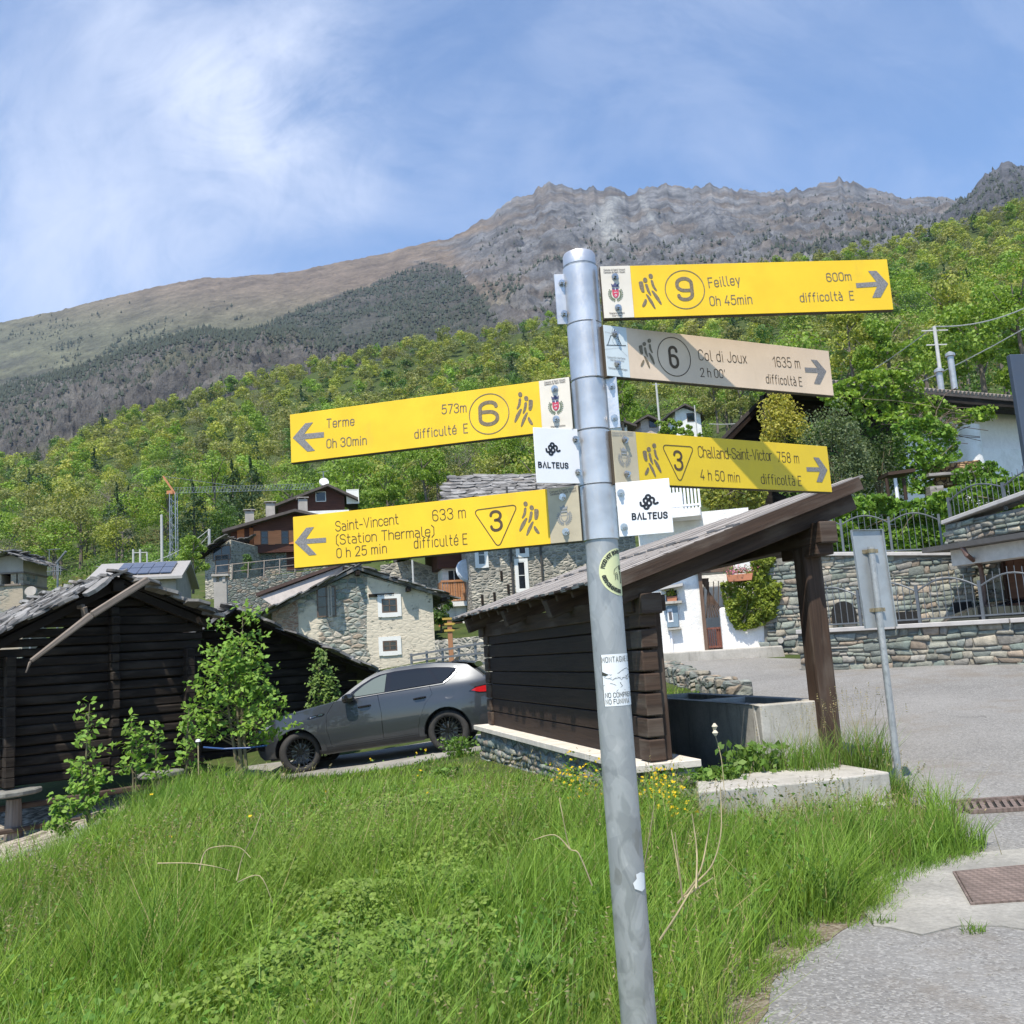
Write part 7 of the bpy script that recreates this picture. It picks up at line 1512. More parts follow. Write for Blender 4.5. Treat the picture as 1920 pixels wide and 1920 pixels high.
def stone_face(parent, Wl, pts, v0=0., hmin=.07, hmax=.17, wmin=.10, wmax=.36, name='masonry'):
    us = [p[0] for p in pts]; u0, u1 = min(us), max(us); zb = min(p[1] for p in pts); V = []; K = []; Q = []
    poly = [(p[0], p[1]) for p in pts]; ztop = max(p[1] for p in pts); z = zb
    def jz(u, z): return .11*(float(vnoise(np.array(u*.9+z*3.1), np.array(z*1.7)))-.5)+.05*(float(vnoise(np.array(u*2.7), np.array(z*5.+7)))-.5)
    while z < ztop:
        h = rnd.uniform(hmin, hmax); u = u0-rnd.random()*.3; lean0 = rnd.uniform(-.04, .04)
        while u < u1:
            w = rnd.uniform(wmin, wmax)*(.6+h/hmax*.7); lean1 = rnd.uniform(-.05, .05); split = rnd.random() < .18 and h > .13
            rows = [(z, z+h*.5), (z+h*.5, z+h)] if split else [(z, z+h)]
            for za, zb_ in rows:
                j = .008; q = [(u+j+lean0*0, za+j+jz(u, za)), (u+w-j, za+j+jz(u+w, za)), (u+w-j+lean1, zb_-j+jz(u+w, zb_)), (u+j+lean0, zb_-j+jz(u, zb_))]
                q = [(a+rnd.uniform(-.02, .02), b+rnd.uniform(-.02, .02)) for a, b in q]
                cu, cz = u+w/2, (za+zb_)/2
                if inpoly(np.array([cu]), np.array([cz+.05]), poly)[0] and u > u0-.05 and u+w < u1+.12:
                    e = rnd.uniform(.015, .05); i = len(V); ins = .02
                    mid = [((a+cu*.0), b) for a, b in q]
                    # rounded block: base ring, shoulder ring, face
                    ring0 = [Wl.P(a, b, v0+.03) for a, b in q]; ring1 = [Wl.P(a, b, v0-e*.55) for a, b in q]
                    f = [(a+(cu-a)*ins/max(.08, w)*2, b+(cz-b)*min(.5, ins/max(.05, zb_-za)*2)) for a, b in q]; tl = rnd.uniform(-.018, .018)
                    ring2 = [Wl.P(a, b, v0-e-tl*(1 if k in (0, 3) else -1)) for k, (a, b) in enumerate(f)]
                    V += ring0+ring1+ring2; Q += [[i+k, i+(k+1) % 4, i+4+(k+1) % 4, i+4+k] for k in range(4)]+[[i+4+k, i+4+(k+1) % 4, i+8+(k+1) % 4, i+8+k] for k in range(4)]+[[i+8, i+9, i+10, i+11]]
                    c = SPAL[rnd.randrange(len(SPAL))]*rnd.uniform(.75, 1.25); K += [c]*12
            u += w; lean0 = lean1
        z += h
    o3 = origin_of(parent) if parent else Vector((0, 0, 0)); V = np.array([tuple(p-o3) for p in V])
    return np_mesh(name, V, np.array(Q), FACEST, parent, np.array(K))
def wall_thing(label, Wl, pts, th, cope=None, mat=None, copeh=.09):
    c = sum((Wl.P(*p) for p in pts), Vector())/len(pts); root = thing('stone_wall', label, 'wall', (c.x, c.y, min(p[1] for p in pts)))
    m = MB(); Wl.slab(m, pts, 0, th); bk_ = m.build('wall_core', MORT, root); stone_face(root, Wl, pts)
    if cope:
        (u0, z0), (u1, z1) = cope; m = MB(); n = max(1, int(abs(u1-u0)/1.6))
        for k in range(n):
            a, b = k/n, (k+1)/n-.004; Wl.slab(m, [(u0+(u1-u0)*a, z0+(z1-z0)*a+.003), (u0+(u1-u0)*b, z0+(z1-z0)*b+.003), (u0+(u1-u0)*b, z0+(z1-z0)*b+copeh), (u0+(u1-u0)*a, z0+(z1-z0)*a+copeh)], -.11, th+.06)
        m.build('coping', COPE, root, bevel=.01, seg=1)
    return root
TWl = Wall(at(1428, 1225, 23.5), at(1815, 1235, 21.6)); c0, c1 = TWl.uz(1428, 1052), TWl.uz(1818, 1042)
pts = [(0, 0), (c1[0], 0), (c1[0], c1[1]), (TWl.uz(1495, 1042)[0], TWl.uz(1495, 1042)[1]), c0]
tw_ = wall_thing('tall grey-green rubble retaining wall behind the court, with an arched opening', TWl, pts, .6, (TWl.uz(1488, 1043), c1))
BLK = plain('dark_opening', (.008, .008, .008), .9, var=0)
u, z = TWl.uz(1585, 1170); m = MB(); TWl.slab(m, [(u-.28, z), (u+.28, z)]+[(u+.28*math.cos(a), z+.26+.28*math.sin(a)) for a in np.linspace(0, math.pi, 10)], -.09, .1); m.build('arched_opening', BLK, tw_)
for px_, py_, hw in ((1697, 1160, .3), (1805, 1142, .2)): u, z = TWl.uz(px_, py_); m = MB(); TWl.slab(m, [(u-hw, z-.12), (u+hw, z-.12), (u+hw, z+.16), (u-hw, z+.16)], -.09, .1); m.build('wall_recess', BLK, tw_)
m = MB(); u, z = TWl.uz(1465, 1201); m.tube([TWl.P(u, z, -.12), TWl.P(u, z, .1)], .07, 12); m.build('drain_spout', CONC, tw_)
LWl = Wall(at(1500, 1232, 20.2), at(1925, 1245, 17.6)); c0, c1 = LWl.uz(1496, 1189), LWl.uz(1925, 1166); Lx = LWl.uz(2150, 1200)[0]; zx = LWl.uz(2150, 1155)[1]
lw_ = wall_thing('low rubble wall along the road, under the iron railings', LWl, [(0, -.3), (Lx, -.3), (Lx, zx), (c1[0], c1[1]), c0], .42, (c0, (Lx, zx)))
m = MB(); m.prism([LWl.P(0.02, c0[1]-.1, .3), TWl.P(TWl.uz(1500, 1180)[0], c0[1]-.1, .3), TWl.P(TWl.uz(1900, 1180)[0]+4, c0[1]-.1, .3), LWl.P(Lx, c0[1]-.1, .3)], (0, 0, -.8)); tag(m.build('courtyard_paving', CONC), kind='structure')
UWl = Wall(at(1772, 1010, 20.6), at(1925, 995, 18.6)); c0, c1 = UWl.uz(1772, 984), UWl.uz(1925, 950); b0, b1 = UWl.uz(1772, 1022), UWl.uz(1925, 1002); Lx2 = UWl.uz(2150, 950)[0]
uw_ = wall_thing('short upper rubble wall above the garage roof at the right edge', UWl, [(0, b0[1]), (Lx2, b1[1]+.1), (Lx2, c1[1]+.5), (c1[0], c1[1]), c0], .5, (c0, (Lx2, c1[1]+.5)))
gar = thing('garage', 'stone garage with a brown plank door and a pale lintel at the right edge', 'garage', UWl.P(1, .9, 1.5))
m = MB(); UWl.slab(m, [(-.35, b0[1]-.13), (Lx2, b1[1]-.10), (Lx2, b1[1]+.0), (-.35, b0[1]-.02)], -.35, 3); m.build('eaves', plain('grey_eaves_board', (.09, .085, .08), .7), gar)
m = MB(); UWl.slab(m, [(.1, b0[1]-.48), (Lx2, b1[1]-.42), (Lx2, b1[1]-.11), (.1, b0[1]-.14)], .0, .5); m.build('lintel', plain('pale_lintel', (.55, .53, .50), .8), gar)
m = MB(); u, z = UWl.uz(1805, 1035, -.2); pp = [UWl.px(1800, 1018, -.3), UWl.px(1812, 1040, -.3), UWl.px(1838, 1060, .3), UWl.px(1842, 1085, .35), UWl.px(1847, 1140, .35)]; m.tube(pp, .05, 10); m.build('downpipe', plain('brown_downpipe', (.12, .07, .055), .5), gar, smooth=True)
GWl = Wall(at(1815, 1100, 22.2), at(1925, 1100, 21.0)); m = MB(); a = GWl.uz(1880, 1100)[0]; GWl.slab(m, [(-.1, 0), (a, 0), (a, 4), (-.1, 4)], 0, .4); m.build('side_wall', MORT, gar); stone_face(gar, GWl, [(-.1, .3), (a, .3), (a, 4), (-.1, 4)], name='side_masonry')
m = MB(); dl = GWl.uz(1886, 1100)[0]; 
for k in range(14): GWl.slab(m, [(dl+.2*k, .5), (dl+.2*k+.19, .5), (dl+.2*k+.19, 3.6), (dl+.2*k, 3.6)], .1, .16)
m.build('door', wood('brown_plank_door', (.13, .055, .03), (.24, .11, .06), .6), gar); m = MB(); GWl.slab(m, [(a, .5), (dl, .5), (dl, 3.6), (a, 3.6)], .02, .2); GWl.slab(m, [(a, 3.6), (dl+3, 3.6), (dl+3, 3.9), (a, 3.9)], .02, .2); m.build('door_frame', wood('dark_door_frame', (.05, .025, .018), (.09, .05, .035)), gar)
# ---- iron railings with arched tops
def railing(label, Wl, u0, z0, u1, z1, n, h, v=.2, rise=.16, mat=None):
    root = thing('iron_railing', label, 'railing', Wl.P(u0, z0, v), 'arched iron railings on the terrace walls'); L = (u1-u0)/n
    def zz(u): return z0+(z1-z0)*(u-u0)/(u1-u0)
    for k in range(n+1): u = u0+L*k; m = MB(); m.beam(Wl.P(u, zz(u)-.02, v), Wl.P(u, zz(u)+h*.86, v), .055, .055, up=Wl.V); m.build('post', FENC, root)
    for k in range(n):
        a = u0+L*k; m = MB(); arch = lambda f: h*.72+rise*math.sin(math.pi*f)
        m.tube([Wl.P(a+L*f, zz(a+L*f)+arch(f), v) for f in np.linspace(0, 1, 12)], .017, 6); m.beam(Wl.P(a, zz(a)+.08, v), Wl.P(a+L, zz(a+L)+.08, v), .03, .03)
        q = int(L/.125)
        for j in range(1, q): f = j/q; m.tube([Wl.P(a+L*f, zz(a+L*f)+.06, v), Wl.P(a+L*f, zz(a+L*f)+arch(f)+.13, v)], .0085, 5)
        m.build('arched_panel', FENC, root)
    return root
u0, z0 = LWl.uz(1506, 1181); u1, z1 = LWl.uz(1840, 1162); hL = LWl.uz(1838, 1085)[1]-LWl.uz(1838, 1160)[1]
railing('arched grey iron railing along the low wall by the road', LWl, u0, z0+.0, u0+(u1-u0)/3*5, z0+(z1-z0)/3*5, 5, hL/.86, .2, .22)
u0, z0 = TWl.uz(1580, 1035); u1, z1 = TWl.uz(1768, 1033); L_ = (u1-u0)/2
railing('arched grey iron railing on top of the tall wall, hedge behind it', TWl, u0-L_, z0, u1, z1, 3, (TWl.uz(1580, 970)[1]-z0)/.8, .3, .2)
u0, z0 = UWl.uz(1770, 980); u1, z1 = UWl.uz(1872, 955); railing('arched grey iron railing on the short upper wall at the right edge', UWl, u0, z0, u0+(u1-u0)*3, z0+(z1-z0)*3, 3, (UWl.uz(1872, 903)[1]-z1)/.86, .2, .2)
# ---- black car roof behind the lower railing
kc = thing('black_car', 'black car parked in the court, only its roof showing over the low wall', 'car', TWl.P(TWl.uz(1840, 1150)[0], 1.0, -1.6)); m = MB(); pr_ = []
bx0, zb_ = TWl.uz(1738, 1164, -1.0); bx1 = bx0+4.0
for f, h, w in ((0, -.25, .62), (.10, .05, .66), (.22, .22, .62), (.36, .33, .58), (.55, .38, .56), (.75, .34, .56), (.92, .18, .6), (1, -.2, .66)):
    pr_.append([TWl.P(bx0+(bx1-bx0)*f, zb_+h-.10*(abs(t_)**2.2), -1.35+t_*w) for t_ in np.linspace(-1, 1, 9)])
vs = [p for r in pr_ for p in r]; m.faces(vs, [(i*9+k, i*9+k+1, (i+1)*9+k+1, (i+1)*9+k) for i in range(7) for k in range(8)]); m.build('roof', GLOSSB, kc, smooth=True)
m = MB(); TWl.slab(m, [(bx0-.7, zb_-1.05), (bx1+.3, zb_-1.05), (bx1+.3, zb_-.3), (bx0-.2, zb_-.22), (bx0-.7, zb_-.4)], -2.1, -.6); m.build('body', GLOSSB, kc, bevel=.1, seg=3)
m = MB(); TWl.slab(m, [(bx0+.12, zb_-.24), (bx1-.2, zb_-.24), (bx1-.45, zb_+.12), (bx0+1.0, zb_+.2), (bx0+.5, zb_+.0)], -2.0, -1.98); m.build('window', GLASSD, kc)
# ---- big house at the upper right
RWl = Wall(at(1560, 800, 31.0), at(1910, 800, 35.0)); rh = thing('hillside_house', 'white hillside house with a dark tiled roof and two steel flues', 'house', RWl.P(4, 5.0, 1)); 
e0, e1 = RWl.uz(1478, 700), RWl.uz(1915, 758); v_ = -1.1
ul, ur = RWl.uz(1640, 800)[0], RWl.uz(2100, 800)[0]; zt = RWl.uz(1800, 770)[1]
m = MB(); RWl.slab(m, [(RWl.uz(1700, 800)[0], 3.5), (ur, 3.5), (ur, zt+.6), (RWl.uz(1700, 800)[0], zt+.6)], .4, 7); m.build('wall', plain('warm_white_render', (.80, .78, .75), .9, var=.08, bump=.3), rh)  # even warm white, as pale as the other rendered walls
m = MB(); a = RWl.uz(1795, 850)[0]; RWl.slab(m, [(a, 3.5), (ur, 3.5), (ur, RWl.uz(1900, 838)[1]), (a+.3, RWl.uz(1850, 842)[1])], -.05, .39); m.build('parapet_wall', WHITEW, rh); m = MB(); c = RWl.px(1812, 850, .1); m.tube([Vector((c.x, c.y, 3.5)), Vector((c.x, c.y, RWl.uz(1812, 800)[1]))], .55, 20); m.build('round_corner', WHITEW, rh, smooth=True)
ze0 = RWl.uz(1560, 712, v_)[1]; ze1 = RWl.uz(1905, 752, v_)[1]; zE = (ze0+ze1)/2; u0, u1 = RWl.uz(1470, 700, v_)[0], RWl.uz(2080, 760, v_)[0]
m = MB(); m.prism([RWl.P(u0, zE, v_), RWl.P(u1, zE, v_), RWl.P(u1, zE+1.25, 2.6), RWl.P(u0, zE+1.25, 2.6)], (0, 0, -.12)); 
rf_ = m.build('roof', TILE, rh); m = MB()
uu = u0
while uu < u1: m.tube([RWl.P(uu, zE+.02, v_-.02), RWl.P(uu, zE+1.27, 2.58)], .075, 7); uu += .2
m.build('tile_rows', plain('grey_brown_tiles', (.22, .19, .165), .85, var=.35, scale=4), rf_)
m = MB(); RWl.slab(m, [(u0, zE-.34), (u1, zE-.34), (u1, zE-.13), (u0, zE-.13)], v_+.05, v_+.9); m.build('eaves_beam', BLOG, rh)
m = MB(); RWl.slab(m, [(u0+.3, zE-2.2), (RWl.uz(1700, 800)[0], zE-2.2), (RWl.uz(1700, 800)[0], zE-.1), (u0+.3, zE-.1)], .3, .5); m.build('gallery_boarding', BLOG, rh)
for px_, p0, p1, mt in ((1790, 660, 718, CHROME), (1769, 690, 748, CHROME)):
    a = at(px_, p1+12, 33); zt_ = zat(a.x, 33, p0+6); m = MB(); m.tube([a, (a.x, a.y, zt_)], .11, 14); m.tube([(a.x, a.y, zt_-.04), (a.x, a.y, zt_+.05), (a.x, a.y, zt_+.14)], [.17, .17, .03], 14); m.build('flue', plain('dull_steel_flue', (.46, .46, .45), .38, .5) if px_ == 1790 else bpy.data.materials['dull_steel_flue'], rh, smooth=True)
lr = thing('dark_gabled_house', 'dark house whose steep gable verge rises behind the golden shrub', 'house', at(1420, 900, 31)); a, b, c = at(1338, 835, 30), at(1444, 728, 31.5), at(1560, 800, 32)
m = MB(); dv = Vector((1.2, 6, 0)); m.prism([a, b, b+dv, a+dv], (0, 0, -.14)); m.prism([b, c, c+dv, b+dv], (0, 0, -.14)); m.build('roof', TILE, lr)
m = MB(); dn = Vector((.12, .6, -.2)); m.prism([a+dn, b+dn, c+dn, Vector((c.x, c.y+.6, 4)), Vector((a.x, a.y+.6, 4))], (0, .3, 0)); m.build('gable', BLOG, lr); m = MB(); m.beam(a+Vector((.05, .1, -.2)), b+Vector((0, .1, -.2)), .1, .2); m.build('barge_board', DWOOD, lr)
# small houses on the far meadow
for lab, x0, x1, y0, y1, yy, mt, nm in (('little white house with a dark roof on the meadow below the beige sign', 1268, 1318, 757, 800, 96, WHITEW, 'house'), ('little pinkish house half hidden by trees right of the pole', 1203, 1238, 778, 812, 90, plain('pinkish_render', (.50, .42, .38), .9), 'house'), ('low white building close to the pole behind the flange bracket', 1145, 1178, 785, 812, 86, WHITEW, 'house')):
    a = at(x0, y1, yy); w = (x1-x0)/FPX*yy; h = (y1-y0)/FPX*yy; Hs = House('small_house', lab, (a.x, yy, a.z-1.5), rad(8)); Hs.body(w, 5, h*.7+1.5, h*.55+1.5, w*.35, h*.85+1.5, mt, base=-4)
    Hs.slope('roof', TILE, (-.7, -.6, h*.62+1.5), (-.7, 5.5, h*.62+1.5), (w*.35, 5.5, h+1.5), (w*.35, -.6, h+1.5), .2); Hs.slope('roof', TILE, (w+.8, -.6, h*.45+1.5), (w+.8, 5.5, h*.45+1.5), (w*.35, 5.5, h+1.5), (w*.35, -.6, h+1.5), .2); Hs.window(w*.45, 2.0, .8, .9, -.02, BROWNF, 0, (0, 0))
# wood stacks under the pergola
LOGE = stone('split_log_ends', [(.42, .27, .14), (.34, .20, .10), (.50, .34, .19), (.28, .17, .09)], 7, 1.1, (.06, .04, .03), .10, .8, .04)
for lab, pp, y in (('stack of split firewood under the vine, upper of the two', ((1745, 893), (1838, 882), (1838, 862), (1745, 872)), 27.5), ('lower stack of split firewood, left of the pale post', ((1755, 912), (1800, 908), (1800, 893), (1755, 896)), 27.2)):
    q = [at(a, b, y) for a, b in pp]; m = MB(); m.prism(q, (0, .6, 0)); tag(m.build('firewood_stack', LOGE), lab, 'firewood', 'firewood stacks')
gs = thing('garden_bench_shelf', 'rough grey shelf on posts carrying the firewood below the vine', 'shelf', at(1790, 930, 27)); m = MB(); m.beam(at(1735, 893, 27.1), at(1850, 885, 27.1), .5, .08); m.beam(at(1740, 930, 27), at(1765, 928, 27), .4, .5); m.build('board', GREYW, gs); m = MB(); a = at(1800, 890, 27.1); m.beam(a, a+Vector((0, 0, -1.0)), .16, .16, up=(0, 1, 0)); m.build('post', GREYW, gs)
lt = thing('garden_table', 'small dark rustic table with white legs among the shrubs', 'table', at(1690, 930, 26)); m = MB(); m.beam(at(1655, 893, 26), at(1705, 886, 26), .8, .09); m.build('top', BEAMW, lt)
for px_ in (1662, 1678, 1694): m = MB(); a = at(px_, 897, 25.8); m.tube([a, a+Vector((0, 0, -.6))], .05, 6); m.build('leg', WHITEP if px_ == 1678 else BEAMW, lt)

PW = Wall(S(.2, .20, 0), S(6.9, .20, 0)); PW.V = Pd.copy(); stone_face(sh, PW, [(0, -.05), (6.7, -.05), (6.7, .42), (0, .42)], 0, .08, .17, .12, .34, 'plinth_stones')
PN = Wall(S(.2, .20, 0), S(.2, .74, 0)); PN.V = Wd.copy(); stone_face(sh, PN, [(0, -.1), (.54, -.1), (.54, .42), (0, .42)], 0, .1, .19, .14, .30, 'plinth_stones')
# ================================================================ PLANTS
STEM = wood('green_brown_stem', (.10, .085, .05), (.22, .19, .11), .8, 3, 8, .3); STRAW = plain('dry_straw', (.36, .30, .17), .8, var=.3, scale=20)
def leafmesh(name, parts, parent=None, mat=LEAF): V, Q, K = join_np(parts); return np_mesh(name, V, Q, mat, parent, K)
def tint(c, n, v=.22, hue=.06):
    c = np.array(c)*rng.uniform(1-v, 1+v, (n, 1)); h = rng.normal(size=(n, 1))*hue; return np.clip(c*np.concatenate([1+h, 1+h*.2, 1-h], 1), .004, .8)
def local(parts, o): return [(v-np.array(o), q, k) for v, q, k in parts]
def shrub(name, label, cat, c, rx, ry, rz, n, size, col, lobes=16, mat=LEAF, group=None, stems=5, squash=.75):
    """free-standing bush: lobes of small leaves round a few stems; c = foot"""
    c = Vector(c); root = thing(name, label, cat, c, group); cs = []; rr = []
    for k in range(lobes):
        a = rnd.random()*6.283; f = rnd.random(); q = rnd.uniform(.25, .8)*math.sqrt(max(.05, 1-(2*f-.9)**2*.8)); cs.append((rx*q*math.cos(a), ry*q*math.sin(a), rz*(.18+.68*f))); s_ = rnd.uniform(.22, .38); rr.append((rx*s_, ry*s_, rz*s_*squash))
    P, D = blob_points(n, cs, rr, .45); tone = np.repeat(1, n)[:, None]
    leafmesh('foliage', [leaves(P, size*rng.uniform(.6, 1.3, n), tint(col, n), .3, .7, D)], root, mat)
    m = MB()
    for k in range(stems): a = k*6.283/stems; m.tube([(0, 0, -.15), (rx*.2*math.cos(a), ry*.2*math.sin(a), rz*.35), (rx*.5*math.cos(a), ry*.5*math.sin(a), rz*.75)], [.03, .02, .008], 5)
    m.build('stem', STEM, root, local=True); return root
def in_poly_px(poly, n):
    xs = [p[0] for p in poly]; ys = [p[1] for p in poly]; out = np.zeros((0, 2))
    while len(out) < n:
        q = np.stack([rng.uniform(min(xs), max(xs), n*3), rng.uniform(min(ys), max(ys), n*3)], 1); out = np.concatenate([out, q[inpoly(q[:, 0], q[:, 1], poly)]])
    return out[:n]
def climber(name, label, cat, poly, plane, v0, thick, n, size, col, group=None, twigs=4, clump=.35):
    """leaves growing on or over a wall plane inside an outline; every clump bulges out by itself"""
    pts = in_poly_px(poly, n); V = []; cl = rng.uniform(0, 1, (60, 3)); A = plane.A
    uz = np.array([plane.uz(a, b, v0) for a, b in pts]); nz = fbm(uz[:, 0]*2.2+3, uz[:, 1]*2.2, 3)
    v = v0-thick*(nz-.25)*1.5*rng.uniform(.4, 1, n)
    P = np.array([plane.P(u, z, w) for (u, z), w in zip(uz, v)]); D = np.tile(np.array(-plane.V)*.6+np.array([0, 0, .5]), (n, 1))
    keep = (nz > clump-.08) | (rng.random(n) < .45); P = P[keep]; D = D[keep]; n = len(P)
    o = P.mean(0); o[2] = P[:, 2].min(); root = thing(name, label, cat, o, group)
    leafmesh('foliage', local([leaves(P, size*rng.uniform(.6, 1.35, n), tint(col, n, .28), .35, .8, D)], o), root)
    m = MB()
    for k in range(twigs):
        i, j = rng.integers(0, n, 2); a, b = Vector(P[i]), Vector(P[j]); m.tube([a, a.lerp(b, .5)+Vector((0, 0, .12)), b], .012, 5)
    m.build('twigs', STEM, root); return root
# ---- garden shrubs, vine, hedges, ivy
class YPlane(Wall):
    def __init__(s, y): Wall.__init__(s, Vector((0, y, 0)), Vector((5, y, 0)))
def foot(px, py, y): p = at(px, py, y); return p
f = foot(1468, 850, 28.6); shrub('golden_shrub', 'rounded golden yellow shrub against the dark gable', 'shrub', (f.x, f.y, f.z-.3), .95, .8, 2.25, 3600, .085, (.40, .37, .075), 26)
f = foot(1578, 930, 26.5); shrub('grey_green_shrub', 'tall dull grey-green shrub right of the golden one', 'shrub', (f.x, f.y, f.z-.2), 1.25, 1.0, 2.75, 8000, .075, (.135, .175, .085), 30)
f = foot(1648, 905, 27.3); shrub('grey_green_shrub', 'darker low shrub between the grey-green bush and the vine', 'shrub', (f.x, f.y, f.z-.4), .95, .8, 1.9, 3600, .08, (.075, .115, .045), 20)
Y28, Y27 = YPlane(28.2), YPlane(27.4)
climber('grape_vine', 'bright green vine sprawling over the pergola below the tiled roof', 'vine', [(1520, 745), (1580, 715), (1640, 690), (1690, 700), (1745, 745), (1800, 775), (1850, 760), (1870, 785), (1800, 800), (1770, 830), (1700, 810), (1640, 790), (1560, 770)], Y28, 0, .8, 4200, .13, (.22, .33, .05), None, 10)
climber('grape_vine', 'vine column hanging down beside the firewood', 'vine', [(1665, 800), (1740, 780), (1785, 815), (1795, 860), (1755, 885), (1740, 925), (1690, 930), (1680, 870)], Y27, -.1, .6, 2400, .13, (.17, .29, .045), None, 6)
m = MB(); c = at(1750, 800, 27.9)
for k in range(46): a = rnd.uniform(-.5, 3.4); r = rnd.uniform(.4, 1.5); p = c+Vector((rnd.uniform(-.6, .6), rnd.uniform(-.3, .3), rnd.uniform(-.5, .5))); m.tube([p, p+Vector((r*.5*math.cos(a), .1, r*.35*math.sin(a)+.1)), p+Vector((r*math.cos(a), .0, r*.6*math.sin(a)))], .011, 4)
tag(m.build('bare_bush', plain('brown_twigs', (.16, .115, .09), .9, var=.3)), 'tangle of bare brown twigs at the right of the vine', 'bush')
climber('hedge', 'leafy green hedge behind the railing on the tall wall', 'hedge', [(1555, 955), (1600, 935), (1660, 930), (1700, 945), (1772, 930), (1776, 1030), (1640, 1036), (1555, 1034)], TWl, 1.0, .9, 5200, .12, (.14, .25, .035), None, 6, .1)
climber('hedge', 'leafy green hedge behind the upper railing at the right edge', 'hedge', [(1768, 925), (1800, 915), (1860, 905), (1960, 880), (1960, 950), (1870, 962), (1775, 978)], UWl, .9, .6, 2600, .12, (.17, .29, .04), None, 4, .1)
climber('ivy', 'dense yellow-green ivy hanging over the corner of the white house', 'ivy', [(1350, 1095), (1385, 1085), (1410, 1070), (1405, 1048), (1450, 1046), (1470, 1062), (1464, 1110), (1460, 1150), (1432, 1172), (1400, 1182), (1378, 1180), (1362, 1150)], WH, -.12, .5, 4600, .085, (.21, .26, .04), None, 5, .15)
climber('ivy', 'golden creeper below the Challand sign', 'creeper', [(1300, 920), (1360, 912), (1440, 915), (1425, 950), (1380, 985), (1340, 965), (1320, 950)], YPlane(25.5), 0, .6, 1500, .11, (.28, .30, .06), None, 4, .2)
f = foot(1840, 905, 25.5); shrub('green_bush', 'green bush in front of the white wall above the upper railing', 'shrub', (f.x, f.y, f.z-.3), .8, .6, .9, 1300, .12, (.12, .22, .035), 12)
for lab, px_, py_, pl_, hw, colr in (('terracotta trough of pink flowers at the top of the ivy', 1388, 1090, WH, .32, (.55, .20, .30)), ('terracotta flower pot in the small window of the white house', 1261, 1131, WH, .13, (.35, .33, .05))):
    u, z = pl_.uz(px_, py_, -.35 if px_ > 1300 else -.1); vv = -.4 if px_ > 1300 else -.10; fb = thing('flower_box', lab, 'flower box', pl_.P(u, z, vv), 'flower boxes'); m = MB(); pl_.slab(m, [(u-hw*.86, z), (u+hw*.86, z), (u+hw, z+.17), (u-hw, z+.17)], vv-.09, vv+.09); m.build('box', plain('terracotta', (.42, .17, .09), .8, var=.15) if 'terracotta' not in bpy.data.materials else bpy.data.materials['terracotta'], fb, bevel=.01)
    n = int(260*hw/.13*.5); P = np.array([pl_.P(u+rnd.gauss(0, hw*.5), z+.2+abs(rnd.gauss(0, .09)), vv+rnd.gauss(0, .07)) for k in range(n)]); leafmesh('plants', local([leaves(P, .055, np.where(rng.random((n, 1)) < .5, tint(colr, n), tint((.13, .22, .04), n)), .2)], pl_.P(u, z, vv)), fb)
climber('shrub_mass', 'dark leafy shrubs filling the slope between the golden shrub and the hedge', 'shrubs', [(1440, 850), (1500, 800), (1600, 780), (1690, 800), (1700, 880), (1690, 940), (1600, 950), (1500, 940), (1440, 920)], YPlane(28.9), 0, .6, 3800, .12, (.11, .19, .04), None, 6, .1)
